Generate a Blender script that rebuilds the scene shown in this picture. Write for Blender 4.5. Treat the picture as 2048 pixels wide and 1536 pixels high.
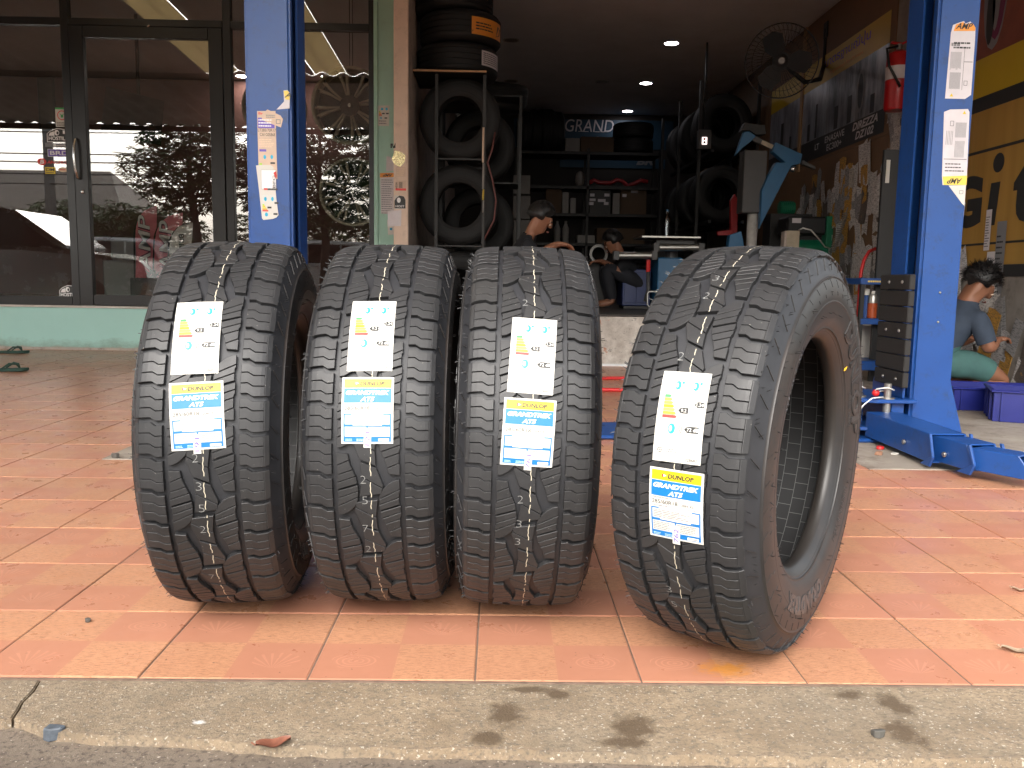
import bpy, bmesh, math, random
import numpy as np
from mathutils import Vector, Matrix
random.seed(11)
S = bpy.context.scene
for _o in list(bpy.data.objects): bpy.data.objects.remove(_o)
COL = S.collection
# ------------------------------------------------------------------ camera
F_PX, PITCH, YAW, ROLL, CAM_H = 1691.06, .12024, .01686, .01633, .70989
cy_, sy_, cp_, sp_ = math.cos(YAW), math.sin(YAW), math.cos(PITCH), math.sin(PITCH)
FW = Vector((sy_*cp_, cy_*cp_, -sp_)); _r = Vector((cy_, -sy_, 0)); _u = _r.cross(FW)
RT = math.cos(ROLL)*_r + math.sin(ROLL)*_u; UP = -math.sin(ROLL)*_r + math.cos(ROLL)*_u
CAM = Vector((0, 0, CAM_H))
cam = bpy.data.cameras.new('camera'); cam.sensor_width = 36; cam.lens = F_PX/2048*36
cam.clip_start = .05; cam.clip_end = 400
camo = bpy.data.objects.new('camera', cam); COL.objects.link(camo)
camo.matrix_world = Matrix(((RT.x, UP.x, -FW.x, 0), (RT.y, UP.y, -FW.y, 0), (RT.z, UP.z, -FW.z, CAM_H), (0, 0, 0, 1)))
S.camera = camo
# ------------------------------------------------------------------ sky, sun, exposure
SUN_EL, SUN_AZ = math.radians(38), math.radians(200)      # from behind the camera, overcast
W = bpy.data.worlds.new('World'); S.world = W; W.use_nodes = True
nt = W.node_tree; nt.nodes.clear()
sky = nt.nodes.new('ShaderNodeTexSky'); sky.sky_type = 'NISHITA'; sky.sun_disc = False
sky.sun_elevation = SUN_EL; sky.sun_rotation = SUN_AZ; sky.air_density = 1.5; sky.dust_density = 5; sky.ozone_density = 1
hsv = nt.nodes.new('ShaderNodeHueSaturation'); hsv.inputs['Saturation'].default_value = .3
bg = nt.nodes.new('ShaderNodeBackground'); bg.inputs['Strength'].default_value = .15
wo = nt.nodes.new('ShaderNodeOutputWorld')
nt.links.new(sky.outputs[0], hsv.inputs['Color']); nt.links.new(hsv.outputs[0], bg.inputs['Color']); nt.links.new(bg.outputs[0], wo.inputs['Surface'])
sl = bpy.data.lights.new('sun', 'SUN'); sl.energy = .5; sl.angle = math.radians(60); sl.color = (1, .97, .93)
so = bpy.data.objects.new('sun', sl); COL.objects.link(so)
_d = Vector((math.sin(SUN_AZ)*math.cos(SUN_EL), math.cos(SUN_AZ)*math.cos(SUN_EL), math.sin(SUN_EL)))
so.rotation_euler = _d.to_track_quat('Z', 'Y').to_euler(); so.location = (0, -10, 20)
S.view_settings.view_transform = 'Standard'; S.view_settings.look = 'None'; S.view_settings.gamma = 1
S.view_settings.use_curve_mapping = False; S.view_settings.exposure = 1.8
S.cycles.max_bounces = 8; S.cycles.diffuse_bounces = 4; S.cycles.glossy_bounces = 4; S.cycles.transparent_max_bounces = 12
S.cycles.caustics_reflective = False; S.cycles.caustics_refractive = False; S.cycles.use_denoising = True
# ------------------------------------------------------------------ helpers
def ray(px, py): return FW + (px-1024)/F_PX*RT - (py-768)/F_PX*UP
def at(px, py, Y):
    d = ray(px, py); return CAM + d*(Y/d.y)          # point at the given depth
def atz(px, py, Z=0):
    d = ray(px, py); return CAM + d*((Z-CAM_H)/d.z)  # point at the given height
def atx(px, py, X):
    d = ray(px, py); return CAM + d*(X/d.x)
def proj(p):
    q = Vector(p)-CAM; z = q.dot(FW); return 1024+F_PX*q.dot(RT)/z, 768-F_PX*q.dot(UP)/z
MWI = {}
class MB:
    def __init__(s): s.v = []; s.f = []; s.uv = None
    def add(s, vs, fs):
        n = len(s.v); s.v += [tuple(v) for v in vs]; s.f += [tuple(i+n for i in f) for f in fs]; return s
    def box(s, x0, x1, y0, y1, z0, z1, m=None):
        c = [Vector((x, y, z)) for x in (x0, x1) for y in (y0, y1) for z in (z0, z1)]
        if m is not None: c = [m @ p for p in c]
        return s.add(c, [(0,1,3,2),(4,6,7,5),(0,4,5,1),(2,3,7,6),(0,2,6,4),(1,5,7,3)])
    def cyl(s, p0, p1, r0, r1=None, n=16, caps=True):
        r1 = r0 if r1 is None else r1; p0 = Vector(p0); p1 = Vector(p1); d = (p1-p0).normalized()
        a = d.orthogonal().normalized(); b = d.cross(a)
        vs = [p+r*(math.cos(t)*a+math.sin(t)*b) for p, r in ((p0, r0), (p1, r1)) for t in [2*math.pi*i/n for i in range(n)]]
        fs = [(i, (i+1) % n, n+(i+1) % n, n+i) for i in range(n)]
        if caps: fs += [tuple(range(n))[::-1], tuple(range(n, 2*n))]
        return s.add(vs, fs)
    def tube(s, path, r, n=8, caps=True):
        path = [Vector(p) for p in path]; k = len(path); rr = r if isinstance(r, (list, tuple)) else [r]*k
        vs = []; prev = None
        for i, p in enumerate(path):
            d = (path[min(i+1, k-1)]-path[max(i-1, 0)]).normalized()
            a = d.orthogonal().normalized() if prev is None else (prev-d*prev.dot(d)).normalized()
            prev = a; b = d.cross(a)
            vs += [p+rr[i]*(math.cos(2*math.pi*j/n)*a+math.sin(2*math.pi*j/n)*b) for j in range(n)]
        fs = [(i*n+j, i*n+(j+1) % n, (i+1)*n+(j+1) % n, (i+1)*n+j) for i in range(k-1) for j in range(n)]
        if caps: fs += [tuple(range(n))[::-1], tuple(range((k-1)*n, k*n))]
        return s.add(vs, fs)
    def lathe(s, prof, n=32, m=None, closed=False):
        # prof: (radius, z) pairs about local Z
        m = m or Matrix(); k = len(prof)
        vs = [m @ Vector((r*math.cos(2*math.pi*j/n), r*math.sin(2*math.pi*j/n), z)) for r, z in prof for j in range(n)]
        fs = [(i*n+j, i*n+(j+1) % n, ((i+1) % k)*n+(j+1) % n, ((i+1) % k)*n+j) for i in range(k if closed else k-1) for j in range(n)]
        return s.add(vs, fs)
    def prism(s, poly, h0, h1, mp):
        n = len(poly); vs = [mp(x, y, h0) for x, y in poly]+[mp(x, y, h1) for x, y in poly]
        return s.add(vs, [tuple(range(n))[::-1], tuple(range(n, 2*n))]+[(i, (i+1) % n, n+(i+1) % n, n+i) for i in range(n)])
    def ball(s, c, rx, ry=None, rz=None, nu=16, nv=10):
        ry = ry or rx; rz = rz or rx; c = Vector(c); vs = [c+Vector((0, 0, -rz))]
        for i in range(1, nv):
            t = math.pi*i/nv
            vs += [c+Vector((rx*math.sin(t)*math.cos(2*math.pi*j/nu), ry*math.sin(t)*math.sin(2*math.pi*j/nu), -rz*math.cos(t))) for j in range(nu)]
        vs.append(c+Vector((0, 0, rz))); fs = []
        for j in range(nu):
            fs.append((0, 1+(j+1) % nu, 1+j)); fs.append((len(vs)-1, 1+(nv-2)*nu+j, 1+(nv-2)*nu+(j+1) % nu))
            for i in range(nv-2): fs.append((1+i*nu+j, 1+i*nu+(j+1) % nu, 1+(i+1)*nu+(j+1) % nu, 1+(i+1)*nu+j))
        return s.add(vs, fs)
    def mesh(s, name, bevel=0, smooth=False, fix=True):
        me = bpy.data.meshes.new(name); me.from_pydata([tuple(v) for v in s.v], [], s.f)
        if bevel or fix:
            bm = bmesh.new(); bm.from_mesh(me)
            if fix: bmesh.ops.recalc_face_normals(bm, faces=bm.faces)
            if bevel:
                es = [e for e in bm.edges if len(e.link_faces) == 2 and e.calc_face_angle(0) > .5]
                bmesh.ops.bevel(bm, geom=es, offset=bevel, segments=1, affect='EDGES', clamp_overlap=True, profile=.5)
            bm.to_mesh(me); bm.free()
        if smooth is True: me.polygons.foreach_set('use_smooth', [True]*len(me.polygons))
        elif smooth:
            me.polygons.foreach_set('use_smooth', [True]*len(me.polygons)); me.set_sharp_from_angle(angle=smooth)
        return me
    def build(s, name, mat, parent=None, bevel=0, smooth=False, world=True, fix=True):
        if parent is not None and world and parent.name in MWI:
            mi = MWI[parent.name]; s.v = [tuple(mi @ Vector(v)) for v in s.v]
        return obj(name, s.mesh(name, bevel, smooth, fix), mat, parent)
def obj(name, me, mat, parent=None):
    if mat is not None and not me.materials: me.materials.append(mat)
    o = bpy.data.objects.new(name, me); COL.objects.link(o)
    if parent is not None:
        o.parent = parent
        if parent.name in MWI: MWI[o.name] = MWI[parent.name]
    return o
def tag(o, label=None, cat=None, group=None, kind=None):
    if label: o['label'] = label
    if cat: o['category'] = cat
    if group: o['group'] = group
    if kind: o['kind'] = kind
    return o
def thing(name, label, cat, loc=(0, 0, 0), rz=0, group=None):
    o = bpy.data.objects.new(name, None); COL.objects.link(o); o.empty_display_size = .05
    o.location = loc; o.rotation_euler = (0, 0, rz)
    MWI[o.name] = (Matrix.Translation(loc) @ Matrix.Rotation(rz, 4, 'Z')).inverted()
    return tag(o, label, cat, group)
def copy_tree(o, parent=None):
    c = o.copy(); COL.objects.link(c); c.parent = parent
    for ch in list(o.children): copy_tree(ch, c)
    return c
# text as flat geometry
_tc = {}
def text2d(body, bold=0, shear=0, extrude=0):
    k = (body, bold, shear, extrude)
    if k not in _tc:
        c = bpy.data.curves.new('lettering', 'FONT'); c.body = body; c.shear = shear; c.offset = bold; c.resolution_u = 3; c.extrude = extrude
        t = bpy.data.objects.new('lettering', c); me = bpy.data.meshes.new_from_object(t)
        vs = [tuple(v.co) for v in me.vertices]; fs = [tuple(p.vertices) for p in me.polygons]
        bpy.data.objects.remove(t); bpy.data.curves.remove(c); bpy.data.meshes.remove(me)
        x0 = min(v[0] for v in vs); x1 = max(v[0] for v in vs); y0 = min(v[1] for v in vs); y1 = max(v[1] for v in vs)
        _tc[k] = ([(v[0]-x0, v[1]-y0, v[2]) for v in vs], fs, x1-x0, y1-y0)
    return _tc[k]
class Deco:
    """flat print on a surface: mp(x, y, h) maps label coordinates to space"""
    def __init__(s, mp, h=.0004): s.mp = mp; s.h = h; s.m = {}
    def mb(s, c): return s.m.setdefault(c, MB())
    def rect(s, x0, y0, x1, y1, c, lay=1, nx=1, ny=1):
        vs = [s.mp(x0+(x1-x0)*i/nx, y0+(y1-y0)*j/ny, s.h*lay) for j in range(ny+1) for i in range(nx+1)]
        s.mb(c).add(vs, [(j*(nx+1)+i, j*(nx+1)+i+1, (j+1)*(nx+1)+i+1, (j+1)*(nx+1)+i) for j in range(ny) for i in range(nx)]); return s
    def frame(s, x0, y0, x1, y1, t, c, lay=1, ny=4):
        s.rect(x0, y0, x1, y0+t, c, lay); s.rect(x0, y1-t, x1, y1, c, lay)
        s.rect(x0, y0+t, x0+t, y1-t, c, lay, 1, ny); s.rect(x1-t, y0+t, x1, y1-t, c, lay, 1, ny); return s
    def poly(s, pts, c, lay=1): s.mb(c).add([s.mp(x, y, s.h*lay) for x, y in pts], [tuple(range(len(pts)))]); return s
    def ell(s, x, y, rx, ry, c, lay=1, n=16): return s.poly([(x+rx*math.cos(2*math.pi*i/n), y+ry*math.sin(2*math.pi*i/n)) for i in range(n)], c, lay)
    def ring(s, x, y, rx, ry, t, c, lay=1, n=24, a0=0, a1=2*math.pi):
        vs = []
        for i in range(n+1):
            a = a0+(a1-a0)*i/n
            vs += [s.mp(x+rx*math.cos(a), y+ry*math.sin(a), s.h*lay), s.mp(x+(rx-t)*math.cos(a), y+(ry-t)*math.sin(a), s.h*lay)]
        s.mb(c).add(vs, [(2*i, 2*i+1, 2*i+3, 2*i+2) for i in range(n)]); return s
    def text(s, body, x, y, h, c, lay=2, width=None, al='L', bold=0, shear=0, rot=0):
        vs, fs, w, hh = text2d(body, bold, shear); sy = h/hh; sx = sy if width is None else width/w
        ww = w*sx; ox = {'L': 0, 'C': -ww/2, 'R': -ww}[al]; cr, sr = math.cos(rot), math.sin(rot)
        out = []
        for a, b, _ in vs:
            X, Y = a*sx+ox, b*sy; out.append(s.mp(x+X*cr-Y*sr, y+X*sr+Y*cr, s.h*lay))
        s.mb(c).add(out, fs); return s
    def lines(s, x0, y0, x1, y1, n, c, lay=2, fill=.45, rag=.25):
        d = (y1-y0)/n
        for i in range(n):
            x = x0
            xe = x1-(x1-x0)*random.uniform(0, rag)
            while x < xe:
                l = min(random.uniform(.06, .2)*(x1-x0), xe-x); s.rect(x, y0+d*(i+.5-fill/2), x+l, y0+d*(i+.5+fill/2), c, lay); x += l+.025*(x1-x0)
        return s
    def build(s, parent, names, world=True):
        out = []
        for c, mb in s.m.items():
            o = mb.build(names.get(c, names.get('*', 'print')), MAT[c], parent, world=world, fix=False); out.append(o)
            if o.name.split('.')[0] in ('lettering', 'small_print', 'picture_shape', 'frame_lines', 'rating_bar', 'tyre_icon', 'chalk_mark', 'white_lettering', 'knocked_out_lettering', 'print'): o['kind'] = 'stuff'
        return out
def plane_map(o, ux, uy):
    o = Vector(o); ux = Vector(ux).normalized(); uy = Vector(uy).normalized(); n = ux.cross(uy)
    return lambda x, y, h: o+ux*x+uy*y+n*h
# ------------------------------------------------------------------ materials
MAT = {}
def NN(nt, t, **k):
    n = nt.nodes.new(t)
    for a, b in k.items():
        if a in n.inputs.keys() if hasattr(n.inputs, 'keys') else False: n.inputs[a].default_value = b
        else: setattr(n, a, b)
    return n
def mat(name, col, rough=.5, metal=0, var=.12, vs=6, bump=0, bs=80, spec=.5, dirt=None, dirt_s=3, dirt_a=.5, coords='Object', emis=0, coat=0):
    m = bpy.data.materials.new(name); m.use_nodes = True; nt = m.node_tree; L = nt.links.new
    p = nt.nodes['Principled BSDF']; p.inputs['Roughness'].default_value = rough; p.inputs['Metallic'].default_value = metal
    p.inputs['Specular IOR Level'].default_value = spec; p.inputs['Coat Weight'].default_value = coat
    c4 = (*col, 1); tc = nt.nodes.new('ShaderNodeTexCoord'); out = None
    if var:
        nz = nt.nodes.new('ShaderNodeTexNoise'); nz.inputs['Scale'].default_value = vs; nz.inputs['Detail'].default_value = 6; nz.inputs['Roughness'].default_value = .65
        L(tc.outputs[coords], nz.inputs['Vector'])
        rp = nt.nodes.new('ShaderNodeValToRGB'); rp.color_ramp.elements[0].position = .3; rp.color_ramp.elements[1].position = .7
        rp.color_ramp.elements[0].color = (*[c*(1-var) for c in col], 1); rp.color_ramp.elements[1].color = (*[min(1, c*(1+var)) for c in col], 1)
        L(nz.outputs['Fac'], rp.inputs['Fac']); out = rp.outputs['Color']
        mr = nt.nodes.new('ShaderNodeMapRange'); mr.inputs['To Min'].default_value = max(.02, rough-.08); mr.inputs['To Max'].default_value = min(1, rough+.1)
        L(nz.outputs['Fac'], mr.inputs['Value']); L(mr.outputs[0], p.inputs['Roughness'])
    if dirt:
        n2 = nt.nodes.new('ShaderNodeTexNoise'); n2.inputs['Scale'].default_value = dirt_s; n2.inputs['Detail'].default_value = 9; n2.inputs['Roughness'].default_value = .75
        L(tc.outputs[coords], n2.inputs['Vector'])
        r2 = nt.nodes.new('ShaderNodeValToRGB'); r2.color_ramp.elements[0].position = .52; r2.color_ramp.elements[1].position = .72
        r2.color_ramp.elements[0].color = (0, 0, 0, 1); r2.color_ramp.elements[1].color = (dirt_a, dirt_a, dirt_a, 1)
        L(n2.outputs['Fac'], r2.inputs['Fac'])
        mx = nt.nodes.new('ShaderNodeMix'); mx.data_type = 'RGBA'; mx.inputs[7].default_value = (*dirt, 1); mx.inputs[6].default_value = c4
        L(r2.outputs['Color'], mx.inputs[0])
        if out: L(out, mx.inputs[6])
        out = mx.outputs[2]
    if out: L(out, p.inputs['Base Color'])
    else: p.inputs['Base Color'].default_value = c4
    if bump:
        nb = nt.nodes.new('ShaderNodeTexNoise'); nb.inputs['Scale'].default_value = bs; nb.inputs['Detail'].default_value = 5
        L(tc.outputs[coords], nb.inputs['Vector']); b = nt.nodes.new('ShaderNodeBump'); b.inputs['Strength'].default_value = bump; b.inputs['Distance'].default_value = .004
        L(nb.outputs['Fac'], b.inputs['Height']); L(b.outputs[0], p.inputs['Normal'])
    if emis:
        p.inputs['Emission Color'].default_value = c4; p.inputs['Emission Strength'].default_value = emis
    MAT[name] = m; return m
class G:
    """small node-graph helper"""
    def __init__(s, name):
        s.m = bpy.data.materials.new(name); s.m.use_nodes = True; s.t = s.m.node_tree; s.p = s.t.nodes['Principled BSDF']; MAT[name] = s.m
    def n(s, t, **k):
        x = s.t.nodes.new(t)
        for a, b in k.items(): setattr(x, a, b)
        return x
    def put(s, sock, v):
        if hasattr(v, 'is_linked'): s.t.links.new(v, sock)
        elif v is not None: sock.default_value = v
    def math(s, op, a, b=None, c=None, clamp=False):
        x = s.n('ShaderNodeMath', operation=op, use_clamp=clamp)
        for i, v in enumerate((a, b, c)):
            if v is not None: s.put(x.inputs[i], v)
        return x.outputs[0]
    def mix(s, f, a, b):
        x = s.n('ShaderNodeMix', data_type='RGBA'); s.put(x.inputs[0], f)
        for i, v in ((6, a), (7, b)): s.put(x.inputs[i], (*v, 1) if isinstance(v, tuple) and len(v) == 3 else v)
        return x.outputs[2]
    def noise(s, vec, scale, detail=5, rough=.6, out='Fac'):
        x = s.n('ShaderNodeTexNoise'); s.put(x.inputs['Vector'], vec); x.inputs['Scale'].default_value = scale; x.inputs['Detail'].default_value = detail; x.inputs['Roughness'].default_value = rough
        return x.outputs[out]
    def ramp(s, f, stops):
        x = s.n('ShaderNodeValToRGB'); s.put(x.inputs[0], f); e = x.color_ramp.elements
        while len(e) < len(stops): e.new(.5)
        for i, (p, c) in enumerate(stops): e[i].position = p; e[i].color = (*c, 1) if isinstance(c, tuple) else (c, c, c, 1)
        return x.outputs['Color']
    def scale(s, vec, sc, loc=(0, 0, 0)):
        x = s.n('ShaderNodeMapping'); s.put(x.inputs['Vector'], vec); x.inputs['Scale'].default_value = sc; x.inputs['Location'].default_value = loc; return x.outputs[0]
    def bump(s, h, strength=.3, dist=.002):
        x = s.n('ShaderNodeBump'); x.inputs['Strength'].default_value = strength; x.inputs['Distance'].default_value = dist; s.put(x.inputs['Height'], h); s.t.links.new(x.outputs[0], s.p.inputs['Normal'])
    def col(s, c): s.put(s.p.inputs['Base Color'], c)
    def rough(s, r): s.put(s.p.inputs['Roughness'], r)
# terracotta tile: four quarters, two smooth with a faint embossed shell, two combed and speckled
g = G('terracotta'); uv = g.n('ShaderNodeUVMap').outputs[0]; oi = g.n('ShaderNodeObjectInfo'); geo = g.n('ShaderNodeNewGeometry').outputs['Position']
sx = g.n('ShaderNodeSeparateXYZ'); g.put(sx.inputs[0], uv); U, V = sx.outputs[0], sx.outputs[1]
a = g.math('GREATER_THAN', U, .5); b = g.math('GREATER_THAN', V, .5)
sm = g.math('ABSOLUTE', g.math('SUBTRACT', a, b))                       # 1 = smooth quarter
fu = g.math('SUBTRACT', g.math('FRACT', g.math('MULTIPLY', U, 2)), .5); fv = g.math('SUBTRACT', g.math('FRACT', g.math('MULTIPLY', V, 2)), .5)
rr = g.math('SQRT', g.math('ADD', g.math('MULTIPLY', fu, fu), g.math('MULTIPLY', g.math('MULTIPLY', fv, fv), 2.2)))
ang = g.math('ARCTAN2', g.math('ADD', fv, .22), fu)
fan = g.math('SINE', g.math('MULTIPLY', ang, 22)); ringw = g.math('SINE', g.math('MULTIPLY', rr, 85))
sel = g.math('GREATER_THAN', g.math('FRACT', g.math('ADD', g.math('MULTIPLY', oi.outputs['Random'], 7), g.math('MULTIPLY', a, .37))), .5)
shell = g.math('ADD', g.math('MULTIPLY', fan, sel), g.math('MULTIPLY', ringw, g.math('SUBTRACT', 1, sel)))
inside = g.math('LESS_THAN', g.math('ADD', rr, g.math('MULTIPLY', g.noise(uv, 9, 2), .12)), .36)
shell = g.math('MULTIPLY', g.math('MULTIPLY', g.math('GREATER_THAN', shell, .55), inside), sm)
streak = g.noise(g.scale(geo, (60, 260, 60)), 1, 6, .75)
speck = g.noise(g.scale(geo, (90, 160, 90)), 1, 3, .8)
rough_c = g.mix(g.ramp(streak, [(.34, 0.0), (.52, 1.0)]), (.31, .135, .073), (.56, .28, .16))
rough_c = g.mix(g.math('MULTIPLY', g.ramp(speck, [(.57, 0.0), (.68, 1.0)]), .55), rough_c, (.20, .08, .045))
sm_c = g.mix(g.noise(geo, 30, 6), (.45, .20, .123), (.505, .225, .141))
sm_c = g.mix(g.math('MULTIPLY', shell, .4), sm_c, (.66, .31, .2))
c = g.mix(sm, rough_c, sm_c)
c = g.mix(g.math('MULTIPLY', g.ramp(g.noise(geo, 1.1, 8, .7), [(.45, 0.0), (.75, 1.0)]), .35), c, (.33, .15, .10))
c = g.mix(g.math('MULTIPLY', g.ramp(g.noise(geo, 55, 2, .9), [(.70, 0.0), (.74, 1.0)]), .7), c, (.10, .05, .03))   # crumbs of dirt
hue = g.n('ShaderNodeHueSaturation'); g.put(hue.inputs['Color'], c); g.put(hue.inputs['Value'], g.math('ADD', .93, g.math('MULTIPLY', oi.outputs['Random'], .12)))
# a small ochre spill in front of the last tyre
dst = g.n('ShaderNodeVectorMath', operation='DISTANCE'); g.put(dst.inputs[0], g.scale(geo, (1, 1.6, 1))); dst.inputs[1].default_value = (.43, 1.495*1.6, 0)
spill = g.math('MULTIPLY', g.ramp(g.math('ADD', g.math('MULTIPLY', dst.outputs['Value'], 6), g.math('MULTIPLY', g.noise(g.scale(geo, (50, 90, 1)), 1, 4), .9)), [(.55, 1.0), (.80, 0.0)]), .7)
g.col(g.mix(spill, hue.outputs[0], (.62, .24, .02)))
g.rough(g.ramp(g.noise(geo, 14, 6), [(.3, .24), (.7, .42)]))
h = g.math('ADD', g.math('MULTIPLY', g.math('MULTIPLY', streak, g.math('SUBTRACT', 1, sm)), 1.0), g.math('MULTIPLY', shell, .3)); g.bump(h, .35, .0016)
g.p.inputs['Specular IOR Level'].default_value = .5
# kerb concrete with damp stains
g = G('kerb_concrete'); geo = g.n('ShaderNodeNewGeometry').outputs['Position']
c = g.mix(g.ramp(g.noise(geo, 9, 9, .7), [(.32, 0.0), (.68, 1.0)]), (.20, .145, .092), (.35, .265, .175))
c = g.mix(g.math('MULTIPLY', g.ramp(g.noise(geo, 2.3, 7, .7), [(.42, 0.0), (.66, 1.0)]), .55), c, (.19, .16, .12))
c = g.mix(g.ramp(g.noise(g.scale(geo, (120, 190, 120)), 1, 4, .7), [(.36, 1.0), (.52, 0.0)]), c, (.15, .12, .09))
c = g.mix(g.math('MULTIPLY', g.ramp(g.noise(geo, 170, 2), [(.62, 0.0), (.72, 1.0)]), .6), c, (.68, .62, .52))
def spots(g, c, geo, lst, colr, amt):
    for (x, y, rx, ry) in lst:
        d = g.n('ShaderNodeVectorMath', operation='LENGTH'); g.put(d.inputs[0], g.scale(geo, (1/rx, 1/ry, 0), (-x/rx, -y/ry, 0)))
        f = g.math('ADD', d.outputs['Value'], g.math('MULTIPLY', g.math('SUBTRACT', g.noise(geo, 26, 6, .7), .5), 2.0))
        c = g.mix(g.math('MULTIPLY', g.ramp(f, [(.45, 1.0), (1.05, 0.0)]), amt), c, colr)
    return c
sp = []
for px, py, rx, ry in ((1010, 1425, .035, .05), (975, 1470, .03, .03), (1270, 1450, .045, .045), (1245, 1480, .05, .02), (1790, 1405, .03, .05), (1810, 1460, .035, .06), (1700, 1385, .04, .02), (1065, 1375, .05, .015), (1120, 1385, .03, .02)):
    q = atz(px, py); sp.append((q.x, q.y, rx, ry))
c = spots(g, c, geo, sp, (.085, .055, .03), .85)
q = atz(400, 1440); c = spots(g, c, geo, [(q.x, q.y, .012, .008)], (.75, .75, .75), .7)
g.col(c); g.rough(.85); g.bump(g.math('ADD', g.noise(geo, 60, 8, .7), g.noise(geo, 300, 2)), .5, .004)
g = G('road_surface'); geo = g.n('ShaderNodeNewGeometry').outputs['Position']
c = g.mix(g.ramp(g.noise(geo, 5, 9, .7), [(.3, 0.0), (.7, 1.0)]), (.13, .10, .075), (.22, .178, .138))
c = g.mix(g.ramp(g.noise(geo, 90, 4, .7), [(.3, 1.0), (.5, 0.0)]), c, (.06, .045, .035))
c = g.mix(g.math('MULTIPLY', g.ramp(g.noise(geo, 140, 2), [(.64, 0.0), (.72, 1.0)]), .7), c, (.55, .48, .40))
g.col(c); g.rough(.9); g.bump(g.noise(geo, 120, 6, .7), .7, .005)
g = G('floor_concrete'); geo = g.n('ShaderNodeNewGeometry').outputs['Position']
c = g.mix(g.ramp(g.noise(geo, 2.2, 9, .7), [(.3, 0.0), (.7, 1.0)]), (.20, .16, .13), (.42, .37, .31))
c = g.mix(g.math('MULTIPLY', g.ramp(g.noise(geo, 5, 8, .75), [(.5, 0.0), (.68, 1.0)]), .75), c, (.10, .065, .05))
g.col(c); g.rough(.75); g.bump(g.noise(geo, 60, 6, .7), .3, .003)
# turquoise plinth: paint with damp, mould and scuffs along its foot
g = G('turquoise_paint'); geo = g.n('ShaderNodeNewGeometry').outputs['Position']; sz = g.n('ShaderNodeSeparateXYZ'); g.put(sz.inputs[0], geo)
c = g.mix(g.noise(geo, 4, 7), (.37, .66, .60), (.44, .73, .67))
low = g.math('ADD', g.math('MULTIPLY', sz.outputs[2], 4.2), g.math('MULTIPLY', g.noise(g.scale(geo, (4, 4, 7)), 1, 8, .75), 1.1))
c = g.mix(g.math('MULTIPLY', g.ramp(low, [(.62, 1.0), (1.05, 0.0)]), .62), c, (.15, .19, .14))
c = g.mix(g.ramp(g.math('ADD', g.math('MULTIPLY', sz.outputs[2], 14), g.noise(geo, 8, 5)), [(.6, 1.0), (1.0, 0.0)]), c, (.42, .35, .27))
g.col(c); g.rough(.55); g.bump(g.noise(geo, 25, 6), .15, .003)
# peeling whitewash of the garage step
g = G('peeling_plaster'); geo = g.n('ShaderNodeNewGeometry').outputs['Position']
c = g.mix(g.ramp(g.noise(geo, 7, 8, .7), [(.35, 0.0), (.65, 1.0)]), (.42, .37, .32), (.72, .68, .62))
c = g.mix(g.ramp(g.noise(g.scale(geo, (5, 5, 6), (3.1, 0, .7)), 1, 5, .6), [(.60, 0.0), (.64, 1.0)]), c, (.52, .24, .15))
c = g.mix(g.ramp(g.noise(g.scale(geo, (16, 16, 30)), 1, 7, .8), [(.58, 0.0), (.66, 1.0)]), c, (.10, .085, .07))
g.col(c); g.rough(.8); g.bump(g.noise(geo, 20, 8, .7), .4, .006)
mat('grout', (.17, .115, .085), .9, var=.3, vs=30)
mat('step_nosing', (.045, .04, .035), .6, var=.3)
mat('marble', (.62, .58, .53), .35, var=.15)
mat('dark_aluminium', (.009, .008, .008), .34, var=.25, vs=3, spec=.5)
mat('mint_paint', (.40, .66, .56), .55, var=.06, vs=3, dirt=(.2, .25, .2), dirt_s=6, dirt_a=.25, bump=.1, bs=40)
mat('beige_paint', (.74, .58, .46), .6, var=.07, vs=4, dirt=(.2, .15, .1), dirt_s=9, dirt_a=.35, bump=.1, bs=40)
mat('grey_beige', (.46, .39, .34), .65, var=.15, vs=5, dirt=(.08, .06, .05), dirt_s=7, dirt_a=.8, bump=.2, bs=30)
mat('ceiling_white', (.77, .77, .79), .8, var=.06, vs=2, dirt=(.62, .60, .60), dirt_s=1.3, dirt_a=.4)
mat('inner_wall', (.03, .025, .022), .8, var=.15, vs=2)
mat('brown_board', (.20, .115, .06), .6, var=.12, vs=2, dirt=(.12, .06, .03), dirt_s=1.7, dirt_a=.5)
mat('red_wall', (.13, .055, .045), .7, var=.08, vs=1.5)
mat('wall_white', (.58, .55, .51), .7, var=.1, vs=4, dirt=(.25, .2, .16), dirt_s=5, dirt_a=.6)
mat('dirty_wall', (.30, .27, .24), .75, var=.2, vs=4, dirt=(.1, .09, .08), dirt_s=7, dirt_a=.7)
# ------------------------------------------------------------------ ground, tiles, kerb, road
T = .3; GX, GY = -.63322, 1.44156
RWX = 3.40          # right-hand wall
tag(MB().box(-60, 60, -60, 1.425, -.12, -.021).build('road', MAT['road_surface']), kind='structure')
floor = tag(MB().box(-9.6, RWX, GY-.004, 8.3, -.3, -.0025).build('floor', MAT['grout']), kind='structure')
def tile_mesh(mir):
    mb = MB(); t = T/2-.0017; bv = .0022
    lv = [(t, -.012), (t, -bv*.6), (t-bv, 0)]
    vs = [(sx*r, sy*r, z) for r, z in lv for sx, sy in ((-1, -1), (1, -1), (1, 1), (-1, 1))]
    fs = [(8, 9, 10, 11)]+[(k*4+i, k*4+(i+1) % 4, (k+1)*4+(i+1) % 4, (k+1)*4+i) for k in range(2) for i in range(4)]
    mb.add(vs, fs); me = mb.mesh('tile', fix=False); ul = me.uv_layers.new(name='UVMap')
    for l in me.loops:
        v = me.vertices[l.vertex_index].co; u = v.x/T+.5; ul.data[l.index].uv = ((1-u) if mir else u, v.y/T+.5)
    me.materials.append(MAT['terracotta']); return me
TM = [tile_mesh(False), tile_mesh(True)]
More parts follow.
